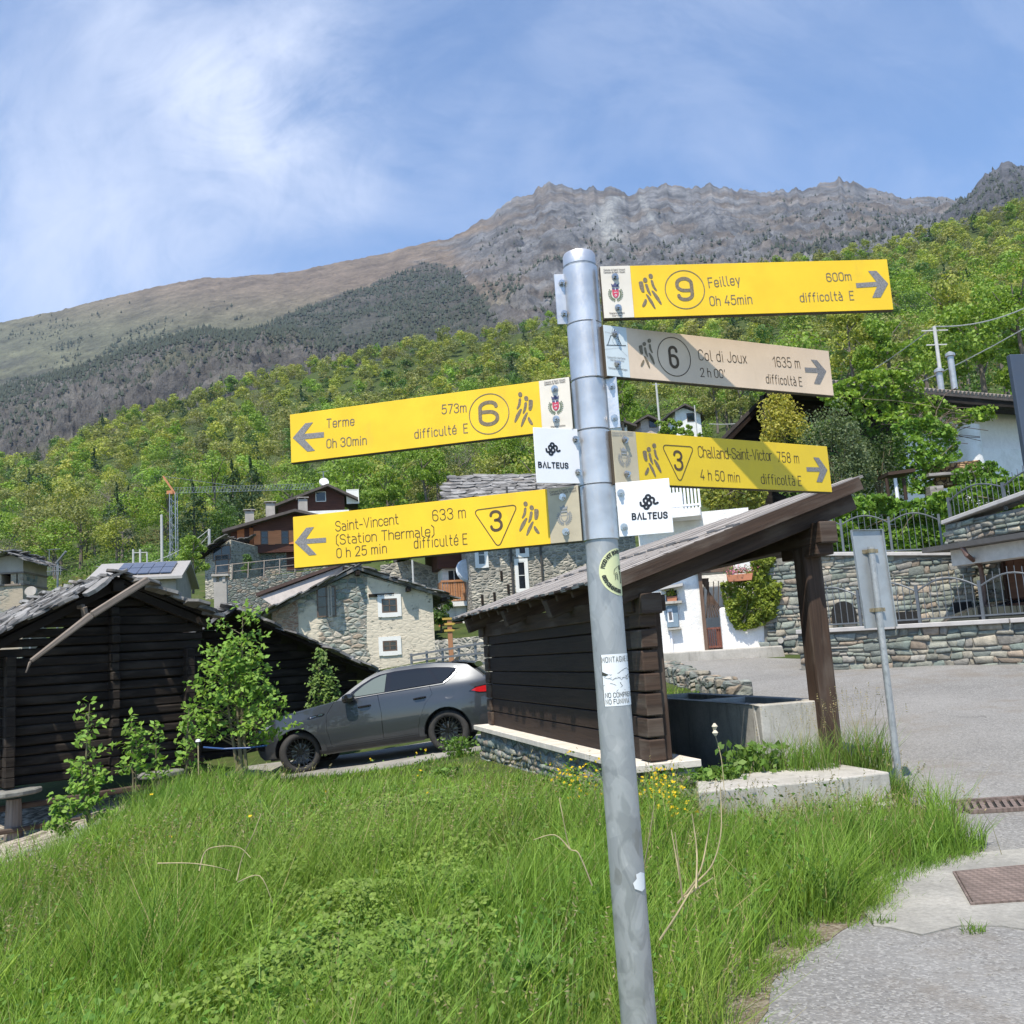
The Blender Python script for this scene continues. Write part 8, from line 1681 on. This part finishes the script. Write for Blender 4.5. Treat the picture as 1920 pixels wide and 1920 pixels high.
# ---- single trees near the houses
def near_tree(label, kind, px_, pyb, y, H, wf=1., n=3200, leaf=.2, col=None):
    p = at(px_, pyb, y); root = thing('tree', label, 'tree', p); s_ = H/9
    cs = []; rr = []
    for k in range(22): a = rnd.random()*6.283; f = rnd.random(); w = H*.30*wf*math.sqrt(max(.02, 1-((f-.45)/.62)**2)); q = rnd.uniform(.3, 1); cs.append((w*q*math.cos(a), w*q*math.sin(a), H*(.22+.66*f))); r_ = H*rnd.uniform(.08, .14); rr.append((r_, r_, r_*.75))
    P, D = blob_points(n, cs, rr, .4); c = KINDS[kind][0] if col is None else col
    leafmesh('crown', [leaves(P, leaf*rng.uniform(.6, 1.3, n), tint(c, n, .25), .35, .7, D)], root); m = trunk_mb(H, kind); m.build('trunk', BARK, root, local=True); return root
for a in (('bright green tree spreading behind the steel flues', 'fresh', 1850, 770, 50, 7.6, 1.5, 7000, .22), ('bright green tree left of the grey crossarm pole', 'fresh', 1672, 745, 58, 5.6, 1.2, 4200, .22), ('yellow-green tree behind the roof, right of the beige sign', 'yellow', 1600, 720, 60, 5.4, 1.2, 3000, .22), ('fresh green tree at the right edge above the dark panel', 'fresh', 1925, 720, 46, 6.5, 1.2, 4000, .2), ('bushy green tree close to the pole under the beige sign', 'fresh', 1168, 815, 66, 4.8, 1.1, 3000, .2), ('small olive tree beside the little white house', 'olive', 1345, 800, 78, 4.6, 1.2, 2200, .2),
    ('low green bush hiding the foot of the little white house', 'fresh', 1293, 838, 80, 2.0, 1.8, 1600, .18), ('green bushes in front of the pinkish house', 'fresh', 1255, 835, 74, 2.4, 1.7, 1600, .2), ('thin brownish tree between beige and Challand signs', 'olive', 1395, 800, 72, 4.4, 1.2, 1800, .2), ('pale green conical tree left of the tumbledown stone barn', 'fresh', 362, 1095, 58, 3.2, .95, 2600, .15), ('small dense thuja in front of the brown chalet', 'dark', 463, 1083, 63, 1.7, .8, 1200, .1), ('bright green tree crowding behind the slab roof of the tall house', 'fresh', 800, 960, 92, 7.0, 1.3, 3600, .25), ('green tree on the left of the tall slab roof, further down', 'fresh', 730, 985, 88, 6.0, 1.3, 3000, .25), ('fresh green tree between the lower left sign and the pole', 'fresh', 960, 930, 96, 7.5, 1.3, 3600, .25),
    ('green bush at the foot of the balcony house', 'dark', 826, 1185, 46, 2.2, .8, 1500, .14), ('bush growing on the ruined walls above the plaster house', 'fresh', 745, 1085, 52, 1.6, 1.4, 1200, .14)): near_tree(*a)
# ruined walls and roof between plaster house and balcony house
a = at(716, 1130, 50); b = at(830, 1130, 51); m = MB(); m.prism([Vector((a.x, a.y, 0)), Vector((b.x, b.y, 0)), Vector((b.x, b.y, zat(b.x, b.y, 1068))), Vector(((a.x+b.x)/2, (a.y+b.y)/2, zat((a.x+b.x)/2, 50.5, 1050))), Vector((a.x, a.y, zat(a.x, a.y, 1060)))], (0, 1, 0)); tag(m.build('ruined_wall', TALLST), 'broken rubble wall rising behind the plaster house', 'wall')
pole_thing('street_lamp', 'white post with a round lamp behind the plaster house gable', 'lamp post', 776, 1050, 1110, 47, .06, WPOLE, ())
# ---- saplings in front of the log barn
def sapling(label, px_, pyb, pyt, y, spread, n, leaf=.12, col=(.17, .29, .045), stems=1, group='young ash saplings by the log barn'):
    p = at(px_, pyb, y); zt = zat(p.x, y, pyt); H = zt-p.z; root = thing('sapling', label, 'sapling', p, group); m = MB(); cs = []
    for s_ in range(stems):
        lean = rnd.uniform(-.08, .08)*H; x0 = rnd.uniform(-.3, .3)*spread*(stems > 1); hh = H*(1 if s_ == 0 else rnd.uniform(.6, .92)); tip = Vector((x0+lean, rnd.uniform(-.05, .05)*H, hh*.94))
        b0 = Vector((x0*.4, 0, -.3)); m.tube([b0, b0.lerp(tip, .5)+Vector((rnd.uniform(-.04, .04)*H, 0, 0)), tip], [.017*H**.6, .011*H**.6, .004], 6); cs.append(tip)
        k = int(5+H*5)
        for q in range(k):
            f = (.16 if H < 1.6 else .20)+(.8 if H < 1.6 else .76)*q/k; a = q*2.4+rnd.random(); r = spread*(1.12-f*.75)*rnd.uniform(.5, 1); o = b0.lerp(tip, f); e = o+Vector((r*math.cos(a), r*math.sin(a)*.7, r*.45)); m.tube([o, o.lerp(e, .5)+Vector((0, 0, .04)), e], [.007, .005, .002], 4); cs += [e, o.lerp(e, .62)]
    cs = np.array([tuple(c) for c in cs]); per = max(3, n//len(cs)); P = np.repeat(cs, per, 0); n = len(P); d = rng.normal(size=(n, 3)); d /= np.linalg.norm(d, axis=1, keepdims=True); P = P+d*rng.random((n, 1))**.5*np.array([.17, .15, .10])*(.6+.25*min(H, 2.4))
    leafmesh('foliage', [leaves(P, leaf*rng.uniform(.6, 1.3, n), tint(col, n, .25), .55, .55, np.tile([-.1, -.5, .8], (n, 1)))], root); m.build('stem', STEM, root, local=True, smooth=True)
sapling('tallest leafy sapling, between the log barn and the nose of the car', 456, 1420, 1118, 15.6, 1.0, 2500, .105, stems=5)
sapling('leafy sapling behind the bonnet of the car', 602, 1345, 1212, 20.2, .45, 800, .105, col=(.14, .22, .05), stems=2)
sapling('slim sapling with a bare lower stem, leftmost by the barn', 168, 1500, 1308, 11.6, .24, 230, .085)
sapling('bushy young sapling at the middle of the barn wall', 250, 1440, 1335, 12.6, .28, 300, .09, stems=2)
sapling('small sapling just right of the bushy one', 292, 1430, 1352, 12.8, .18, 130, .085)
sapling('sapling with a narrow top, nearest the tallest one', 348, 1425, 1322, 13.2, .24, 210, .09, stems=2)
sapling('low leafy clump at the foot of the leftmost sapling', 172, 1515, 1425, 11.4, .36, 420, .085, stems=3)
sapling('low weed clump left of the leftmost sapling', 118, 1530, 1490, 11.2, .22, 220, .085, stems=2)
st = at(372, 1425, 13); sk = thing('marker_stake', 'thin stake with a white cap in the grass by the barn', 'stake', st); m = MB(); m.tube([st+Vector((0, 0, -.2)), st+Vector((0, 0, .24))], .009, 6); m.build('stake', STRAW, sk); m = MB(); m.tube([st+Vector((0, 0, .24)), st+Vector((0, 0, .265)), st+Vector((0, 0, .275))], [.035, .03, .005], 12); m.build('cap', WHITEP, sk)
hs_ = [at(382, 1401, 15.4), at(420, 1404, 15.2), at(470, 1402, 15.2), at(500, 1398, 15.5)]; m = MB(); m.tube(hs_, .013, 8); tag(m.build('blue_hose', plain('blue_hose_plastic', (.02, .07, .22), .5)), 'blue hose lying along the top of the grass bank', 'hose')

# ---- grass
trk = XY((520, 1462), (620, 1456), (760, 1437), (915, 1406), (1000, 1380))+[(1.2, 19.6), (-.5, 20.6), (-6.0, 20.4), (-6.6, 17.8)]
def bad(x, y):
    b = inpoly(x, y, ROAD_EDGE) | inpoly(x, y, APRON) | inpoly(x, y, trk)
    for a0, a1, p0, p1 in ((0.1, 7.1, .10, .82),):
        wx = (x-EA.x)*Wd.x+(y-EA.y)*Wd.y; pxx = (x-EA.x)*Pd.x+(y-EA.y)*Pd.y; b |= (wx > a0) & (wx < a1) & (pxx > p0) & (pxx < p1)
        b |= (wx > .9) & (wx < 6.5) & (pxx > .8) & (pxx < 2.3)
    b |= inpoly(x, y, [(p.x, p.y) for p in pts_k])
    b |= (x < -5.0) & (y > 11.4+(x+5.9)*-.30)
    return b
pts_k = [P0, P1, P2, P3, P3+Vector((-.25, .75, 0)), P0+Vector((.12, .8, 0))]
def blades(x, y, h, w, col, bend=.5, z=None, wind=(.25, .05)):
    n = len(x); a = rng.random(n)*6.283; th = rng.random(n)*6.283; b = bend*rng.uniform(.2, 1.2, n)*h
    dx, dy = np.cos(a)*b+wind[0]*h*rng.random(n), np.sin(a)*b+wind[1]*h; wx, wy = np.cos(th)*w/2, np.sin(th)*w/2
    z = Gz(x, y)-.02 if z is None else z
    def P(f, k): return np.stack([x+dx*f*f+wx*k, y+dy*f*f+wy*k, z+h*(f-.22*bend*f*f)], -1)
    V = np.stack([P(0, -1), P(0, 1), P(.5, -.8), P(.5, .8), P(1, -.12), P(1, .12)], 1).reshape(-1, 3)
    Q = (np.arange(n)[:, None, None]*6+np.array([[0, 1, 3, 2], [2, 3, 5, 4]])[None]).reshape(-1, 4)
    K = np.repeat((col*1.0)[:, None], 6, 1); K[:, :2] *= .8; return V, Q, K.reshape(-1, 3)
def gcol(x, y, n):
    g = fbm(x*.55, y*.55, 4); g2 = fbm(x*1.9+5, y*1.9, 3); c = np.array([.182, .295, .042])[None]*(1-0)+0*g[:, None]
    yel = np.clip((g-.48)*4, 0, 1)[:, None]; c = c*(1-yel*.5)+np.array([.245, .315, .06])*yel*.5; dk = np.clip((g2-.55)*5, 0, 1)[:, None]; c = c*(1-dk*.75)+np.array([.085, .19, .03])*dk*.75
    c = c*rng.uniform(.72, 1.3, (n, 1)); s = rng.random(n) < .045; c[s] = np.array([.42, .36, .17])*rng.uniform(.7, 1.1, (s.sum(), 1)); return c
gparts = []
def hfac(x, y):
    wx = (x-EA.x)*Wd.x+(y-EA.y)*Wd.y; pxx = (x-EA.x)*Pd.x+(y-EA.y)*Pd.y
    f = 1-.62*sm(y, 8.5, 13.5)*sm(x/y, -.33, -.22); near = ((wx > -.3) & (wx < 7.6))*np.clip(1-np.abs(np.clip(.15-pxx, 0, 9))/1.5, 0, 1); f = f*(1-.55*near)
    return f*(1-.5*sm(y, 5.6, 7.0)*sm(x/y, .13, .17)*(x/y < .40))
for y0, y1, dens, hh, ww in ((1.3, 4.6, 2900, .39, .0050), (4.6, 8.2, 1900, .42, .0064), (8.2, 12.5, 1000, .36, .0095), (12.5, 19.5, 420, .30, .014)):
    n = int(dens*(.98+.56)*(y1*y1-y0*y0)/2); y = np.sqrt(rng.uniform(y0*y0, y1*y1, n)); x = y*rng.uniform(-.98, .56, n)
    k = ~bad(x, y); 
    # keep the edge of the paving ragged
    x, y = x[k], y[k]; n = len(x); cl = fbm(x*3.1, y*3.1, 2); k = rng.random(n) < np.clip(.35+1.5*(cl-.25), .15, 1); x, y = x[k], y[k]; n = len(x)
    tall = .30+1.8*fbm(x*.9+9, y*.9, 4); h = hh*tall*rng.uniform(.45, 1.25, n)*hfac(x, y)
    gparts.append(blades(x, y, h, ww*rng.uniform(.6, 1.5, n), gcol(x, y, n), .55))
# tussocks: longer blades arching out of one foot
nt = 420; ty = np.sqrt(rng.uniform(1.8**2, 11**2, nt)); tx = ty*rng.uniform(-.58, .36, nt); k = ~bad(tx, ty); tx, ty = tx[k], ty[k]; per = 70; n = len(tx)*per; th = np.repeat(rng.uniform(.30, .58, len(tx)), per)
x = np.repeat(tx, per)+rng.normal(size=n)*.045; y = np.repeat(ty, per)+rng.normal(size=n)*.045; tc3 = np.repeat(tint((.195, .305, .045), len(tx), .3, .1), per, 0)
gparts.append(blades(x, y, th*rng.uniform(.5, 1.15, n)*hfac(x, y), np.full(n, .006)*rng.uniform(.6, 1.4, n)*(1+y*.06), tc3*rng.uniform(.75, 1.25, (n, 1)), .75))
# sparse short grass creeping over the gravelly edge of the asphalt
ex_ = np.array(ve); i_ = rng.integers(0, len(ex_)-1, 5200); f_ = rng.random((5200, 1)); q_ = ex_[i_]*(1-f_)+ex_[i_+1]*f_; off = np.abs(rng.normal(size=(5200, 1)))*.10; q_ = q_+np.array([[.75, -.5]])*off; cl = fbm(q_[:, 0]*5, q_[:, 1]*5, 2); k = cl > .46; q_ = q_[k]; n = len(q_)
gparts.append(blades(q_[:, 0], q_[:, 1], rng.uniform(.05, .22, n)*(1-.5*np.clip(off[k][:, 0]/.2, 0, 1)), np.full(n, .0045), gcol(q_[:, 0], q_[:, 1], n), .8))
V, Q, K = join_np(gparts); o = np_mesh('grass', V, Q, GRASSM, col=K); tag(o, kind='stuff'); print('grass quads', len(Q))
# tall flowering stems of the meadow grass
n = 4200; y = np.sqrt(rng.uniform(3.2**2, 10**2, n)); x = y*rng.uniform(-.58, .40, n); k = (~bad(x, y)) & (fbm(x*.7+2, y*.7, 3) > .47); x, y = x[k], y[k]; n = len(x)
h = rng.uniform(.42, .78, n)*(.4+.6*hfac(x, y)); st_ = blades(x, y, h, np.maximum(.0022, y*.00042), tint((.30, .27, .10), n), .30); lean = st_[0].reshape(n, 6, 3)[:, 4:].mean(1); base_ = st_[0].reshape(n, 6, 3)[:, 2:4].mean(1)
hd = []
for f in (0, .05, .10, .15, .20, .26): hd.append(leaves(lean+(base_-lean)*f+rng.normal(size=(n, 3))*.003, .017+.0012*y, tint((.27, .235, .12), n), 0, .3))
V, Q, K = join_np([st_]+hd); o = np_mesh('meadow_grass_stems', V, Q, GRASSM, col=K); tag(o, kind='stuff')
# low leafy ground cover in the middle of the bank
gc = [tuple(gp(*q))[:2] for q in ((330, 1990), (420, 1850), (560, 1720), (640, 1640), (730, 1560), (820, 1545), (870, 1600), (850, 1690), (880, 1800), (800, 1900), (820, 2000))]
n = 46000; xs = [a for a, b in gc]; ysx = [b for a, b in gc]; x = rng.uniform(min(xs)-.3, max(xs)+.3, n); y = rng.uniform(min(ysx)-.3, max(ysx)+.3, n)
k = inpoly(x+rng.normal(size=n)*.22, y+rng.normal(size=n)*.32, gc); x, y = x[k], y[k]; n = len(x); mound = .16+.42*np.clip(fbm(x*1.7, y*1.7, 3)-.28, 0, 1)+.10*fbm(x*6, y*6, 2)
z = Gz(x, y)+mound*(1-.65*rng.random(n)**2.2); P = np.stack([x, y, z], 1); g = fbm(x*2.3+4, y*2.3, 3)[:, None]; c = np.array([.125, .225, .033])*(1-g)+np.array([.215, .285, .058])*g
V, Q, K = leaves(P, rng.uniform(.022, .042, n), c*rng.uniform(.7, 1.3, (n, 1)), .6, .62, np.tile([-.1, -.35, .9], (n, 1))); o = np_mesh('ground_cover', V, Q, LEAF, col=K); tag(o, kind='stuff')
# broad-leaved weeds scattered in the grass
n = 620; y = np.sqrt(rng.uniform(2.2**2, 10**2, n)); x = y*rng.uniform(-.57, .32, n); k = ~bad(x, y); x, y = x[k], y[k]; per = 16; X = np.repeat(x, per)+rng.normal(size=len(x)*per)*.07; Y = np.repeat(y, per)+rng.normal(size=len(x)*per)*.07; n = len(X)
P = np.stack([X, Y, Gz(X, Y)+rng.uniform(.06, .34, n)], 1); V, Q, K = leaves(P, rng.uniform(.02, .055, n), np.repeat(tint((.10, .20, .032), len(x), .35), per, 0)*rng.uniform(.8, 1.2, (n, 1)), .5, .5, np.tile([0, -.3, .9], (n, 1))); o = np_mesh('meadow_weeds', V, Q, LEAF, col=K); tag(o, kind='stuff')
# yellow flowers
fl = []
for px_, py_, sx, sy, q in ((1085, 1505, 40, 35, 60), (1235, 1530, 45, 45, 90), (1265, 1570, 30, 30, 40), (820, 1480, 160, 50, 6), (520, 1600, 220, 120, 4)):
    for k in range(q):
        p = gp(px_+rnd.gauss(0, sx*.6), py_+25+rnd.gauss(0, sy*.5)); 
        if not bad(np.array([p.x]), np.array([p.y]))[0]: fl.append((p.x, p.y, p.z+rnd.uniform(.22, .46)))
fl = np.array(fl); n = len(fl); parts = [leaves(np.repeat(fl, 3, 0)+rng.normal(size=(n*3, 3))*.006, .026, tint((.75, .52, .02), n*3, .1), .5, .9, np.tile([0, -.6, .7], (n*3, 1))), leaves(np.repeat(fl, 14, 0)+rng.normal(size=(n*14, 3))*[.05, .05, .06]-[0, 0, .10], .04, tint((.13, .24, .035), n*14), .3)]
V, Q, K = join_np(parts); o = np_mesh('yellow_flowers', V, Q, LEAF, col=K); tag(o, kind='stuff')
# ---- tufts and weeds round the kerb, trough and pole foot
def tuft(label, px_, py_, zoff, r, n, h, col=(.15, .25, .045), heads=0, y=None, name='grass_tuft', leafy=0, group='tufts and weeds about the kerb', zbase=None):
    p = gp(px_, py_) if y is None else at(px_, py_, y); a = rng.random(n)*6.283; q = r*np.sqrt(rng.random(n)); x = p.x+q*np.cos(a); yv_ = p.y+q*np.sin(a)*.7; zb = np.full(n, p.z+zoff) if zbase is None else np.full(n, zbase)
    root = thing(name, label, 'weeds', (p.x, p.y, zb[0]), group); parts = [blades(x, yv_, h*rng.uniform(.4, 1.15, n), np.full(n, .007)*rng.uniform(.7, 1.4, n), tint(col, n, .3), .55, zb-.02)]
    if heads:
        x2 = p.x+rng.normal(size=heads)*r*.6; y2 = p.y+rng.normal(size=heads)*r*.4; b = blades(x2, y2, h*rng.uniform(1.2, 1.75, heads), np.full(heads, .004), tint((.30, .27, .12), heads), .35, np.full(heads, zb[0])); tip = b[0].reshape(heads, 6, 3)[:, 4]; parts += [b]+[leaves(tip-[0, 0, .022*k], .026, tint((.32, .27, .15), heads), 0, .3) for k in range(4)]
    if leafy: P = np.stack([p.x+rng.normal(size=leafy)*r*.6, p.y+rng.normal(size=leafy)*r*.45, zb[0]+rng.uniform(.03, h*.8, leafy)], 1); parts.append(leaves(P, rng.uniform(.05, .10, leafy), tint((.12, .21, .04), leafy, .3), .4, .6, np.tile([0, -.4, .8], (leafy, 1))))
    leafmesh('blades', local(parts, (p.x, p.y, zb[0])), root, GRASSM)
tuft('leafy weeds at the near corner of the concrete trough', 1415, 1445, .02, .26, 260, .34, leafy=260, y=9.25, zbase=.34)
tuft('grass with brown seed heads at the foot of the shelter post', 1515, 1440, 0, .30, 420, .40, heads=40, y=9.15, zbase=.34)
tuft('tall thin grass right of the shelter post', 1622, 1440, 0, .26, 380, .50, heads=50, y=9.3, zbase=.30)
tuft('lush grass round the base of the road sign pole', 1668, 1500, 0, .20, 420, .34)
tuft('low green weeds under the ledge beside the trough', 1345, 1462, 0, .22, 120, .16, leafy=200, y=8.9, zbase=.33)
tuft('dark broad-leaved weed clump in the middle of the grass bank', 740, 1530, 0, .30, 120, .34, (.07, .16, .03), leafy=520, group='dark weed clumps in the grass')
tuft('small dark weed clump just below the car track', 835, 1470, 0, .16, 50, .26, (.07, .15, .035), leafy=180, group='dark weed clumps in the grass')
tuft('leafy dark plant at the bottom edge near the sign post', 1030, 1900, 0, .16, 60, .3, (.08, .17, .03), leafy=160, group='dark weed clumps in the grass')
tuft('reddish-green leafy plant low in the ground cover', 365, 1850, 0, .14, 20, .3, (.2, .2, .06), leafy=90, group='dark weed clumps in the grass')
tuft('green weed standing before the rear wheel of the car', 862, 1420, 0, .24, 90, .42, leafy=240)
for i, (px_, py_) in enumerate(((1330, 1590), (1420, 1600), (1500, 1590), (1590, 1570), (1700, 1570), (1760, 1580))): tuft(('long grass leaning out below the kerb, leftmost tuft', 'second long grass tuft from the pole, below the kerb', 'thick grass tuft in the middle below the kerb', 'thick grass tuft below the right end of the kerb', 'grass tuft below the road sign pole', 'grass tuft at the tip of the verge beside the drain')[i], px_, py_+20, 0, .33, 700, .33 if i < 4 else .28, (.17, .29, .045), heads=10, group='long grass tufts on the verge')
for i, (px_, py_) in enumerate(((1318, 1735), (1385, 1760), (1655, 1742), (1825, 1758))): tuft(('small grass tuft at the edge of the asphalt, lowest', 'small grass tuft on the asphalt left of the apron', 'tiny grass tuft at the corner of the concrete apron', 'tiny grass tuft in the joint before the manhole cover')[i], px_, py_, 0, .07 if i > 1 else .14, 60 if i > 1 else 200, .10 if i > 1 else .2, group='tiny tufts in the paving joints')
# ---- dry stalks
def smooth_pts(pp, n=5):
    out = []
    for i in range(len(pp)-1):
        p0, p1, p2, p3 = pp[max(0, i-1)], pp[i], pp[i+1], pp[min(len(pp)-1, i+2)]
        for k in range(n): t_ = k/n; out.append(.5*((2*p1)+(p2-p0)*t_+(2*p0-5*p1+4*p2-p3)*t_*t_+(3*p1-p0-3*p2+p3)*t_**3))
    return out+[pp[-1]]
def stalk(label, pl_, y, r=.006, heads=None):
    pp = [at(a, b, y) for a, b in pl_[0]]; root = thing('dry_stalk', label, 'dry plant', pp[0], 'dry stalks in the grass'); m = MB()
    for q in pl_: m.tube(smooth_pts([at(a, b, y)+Vector((0, rnd.uniform(-.05, .05), 0)) for a, b in q]), r*.62, 6, r1=r*.28)
    m.build('stem', STRAW, root, smooth=True)
    if heads:
        m = MB()
        for a, b, s_ in heads: c = at(a, b, y); m.tube([c+Vector((0, 0, -s_)), c, c+Vector((0, 0, s_))], [s_*.3, s_, s_*.3], 8)
        m.build('seed_head', plain('pale_seed_head', (.58, .52, .40), .9), root)
stalk('pale forked dry stalk right of the sign post', [[(1236, 1760), (1262, 1715), (1300, 1660), (1335, 1620), (1352, 1560), (1356, 1480)], [(1275, 1700), (1310, 1640), (1330, 1580), (1335, 1520)], [(1285, 1685), (1332, 1640)], [(1300, 1660), (1310, 1600), (1302, 1530)], [(1282, 1690), (1265, 1560)]], 3.4, .006)
stalk('tall thin dry stalk with two round seed heads before the trough', [[(1356, 1480), (1352, 1420), (1341, 1366)]], 3.4, .0028, [(1340, 1362, .011), (1341, 1374, .011)])
stalk('dry stalk left of the pole among the yellow flowers', [[(1110, 1660), (1085, 1600), (1068, 1590), (1055, 1530), (1049, 1498)], [(1068, 1590), (1040, 1565), (1000, 1575)]], 4.6, .006)
stalk('long straw arching over the middle of the grass bank', [[(375, 1632), (380, 1600), (410, 1588), (445, 1592), (468, 1610)], [(290, 1622), (350, 1620), (400, 1622), (430, 1636)]], 5.2, .006)
stalk('grey twisted twig in the middle of the grass bank', [[(445, 1650), (452, 1610), (480, 1560), (490, 1525)], [(445, 1655), (490, 1640), (515, 1690)]], 5.0, .005)
stalk('short dry stalks just right of the pole', [[(1208, 1640), (1216, 1570), (1224, 1500)], [(1275, 1650), (1262, 1560)]], 3.6, .005)
# ---- bushes that close the foot of the wood
n = 620; yv2 = rng.uniform(60, 150, n); tv2 = rng.uniform(-.64, .62, n); xv2 = yv2*tv2; zv2 = Ghill(xv2, yv2); qx, qy, _ = npproj(np.stack([xv2, yv2, zv2], 1)); k = ~((qx > 1225) & (qx < 1420) & (yv2 < 125)) & ~((tv2 < .03) & (yv2 < 78)) & ~((tv2 > -.32) & (tv2 < -.02) & (yv2 < 88)); k &= ~((yv2 < 66) & (tv2 > .1) & (tv2 < .2)); xv2, yv2, zv2 = xv2[k], yv2[k], zv2[k]; n = len(xv2); per = 150
r_ = rng.uniform(.9, 2.2, n); d = rng.normal(size=(n*per, 3)); d /= np.linalg.norm(d, axis=1, keepdims=True); P = np.repeat(np.stack([xv2, yv2, zv2+r_*.4], 1), per, 0)+d*np.repeat(r_, per)[:, None]*[1.2, 1.2, .75]*rng.uniform(.5, 1, (n*per, 1))
base_c = np.array([(.15, .26, .04), (.20, .25, .05), (.08, .15, .035), (.19, .17, .07)])[rng.integers(0, 4, n)]; V, Q, K = leaves(P, rng.uniform(.16, .36, n*per), np.repeat(base_c*rng.uniform(.75, 1.2, (n, 1)), per, 0)*rng.uniform(.75, 1.25, (n*per, 1)), .35, .7, d); o = np_mesh('undergrowth', V, Q, LEAF, col=K); tag(o, kind='stuff')
# loose stones and grit at the edge of the paving, rubble by the barn
m = MB()
for k in range(150):
    if k < 95: p = gp(rnd.uniform(1330, 1900), rnd.uniform(1770, 1915)); s_ = rnd.uniform(.004, .011)
    else: p = Vector((rnd.uniform(-8.2, -5.2), rnd.uniform(10.4, 13.5), 0)); p.z = G(p.x, p.y)+.03; s_ = rnd.uniform(.03, .14)
    q = [p+Vector((s_*rnd.uniform(.7, 1.2)*math.cos(j*1.047), s_*rnd.uniform(.7, 1.2)*math.sin(j*1.047), .012)) for j in range(6)]; m.prism(q, (0, 0, s_*.55))
tag(m.build('rubble', plain('loose_stone', (.25, .24, .215), .9, var=.35, scale=9), None), kind='stuff')
# ================================================================ AIR: faint haze over the valley
m = MB(); X0, X1, Y0_, Y1_, ZA, ZB = -2700, 2700, -60, 3000, -12, 1750
m.box(((X0+X1)/2, (Y0_+Y1_)/2, (ZA+ZB)/2), X1-X0, Y1_-Y0_, ZB-ZA)
hz_ = bpy.data.materials.new('haze'); hz_.use_nodes = True; hz_.node_tree.nodes.clear()
pv = hz_.node_tree.nodes.new('ShaderNodeVolumePrincipled'); pv.inputs['Color'].default_value = (.62, .78, 1.0, 1); pv.inputs['Density'].default_value = .00005; pv.inputs['Anisotropy'].default_value = .2
ho = hz_.node_tree.nodes.new('ShaderNodeOutputMaterial'); hz_.node_tree.links.new(pv.outputs[0], ho.inputs['Volume'])
tag(m.build('haze', hz_), kind='stuff')
SC.cycles.volume_bounces = 0
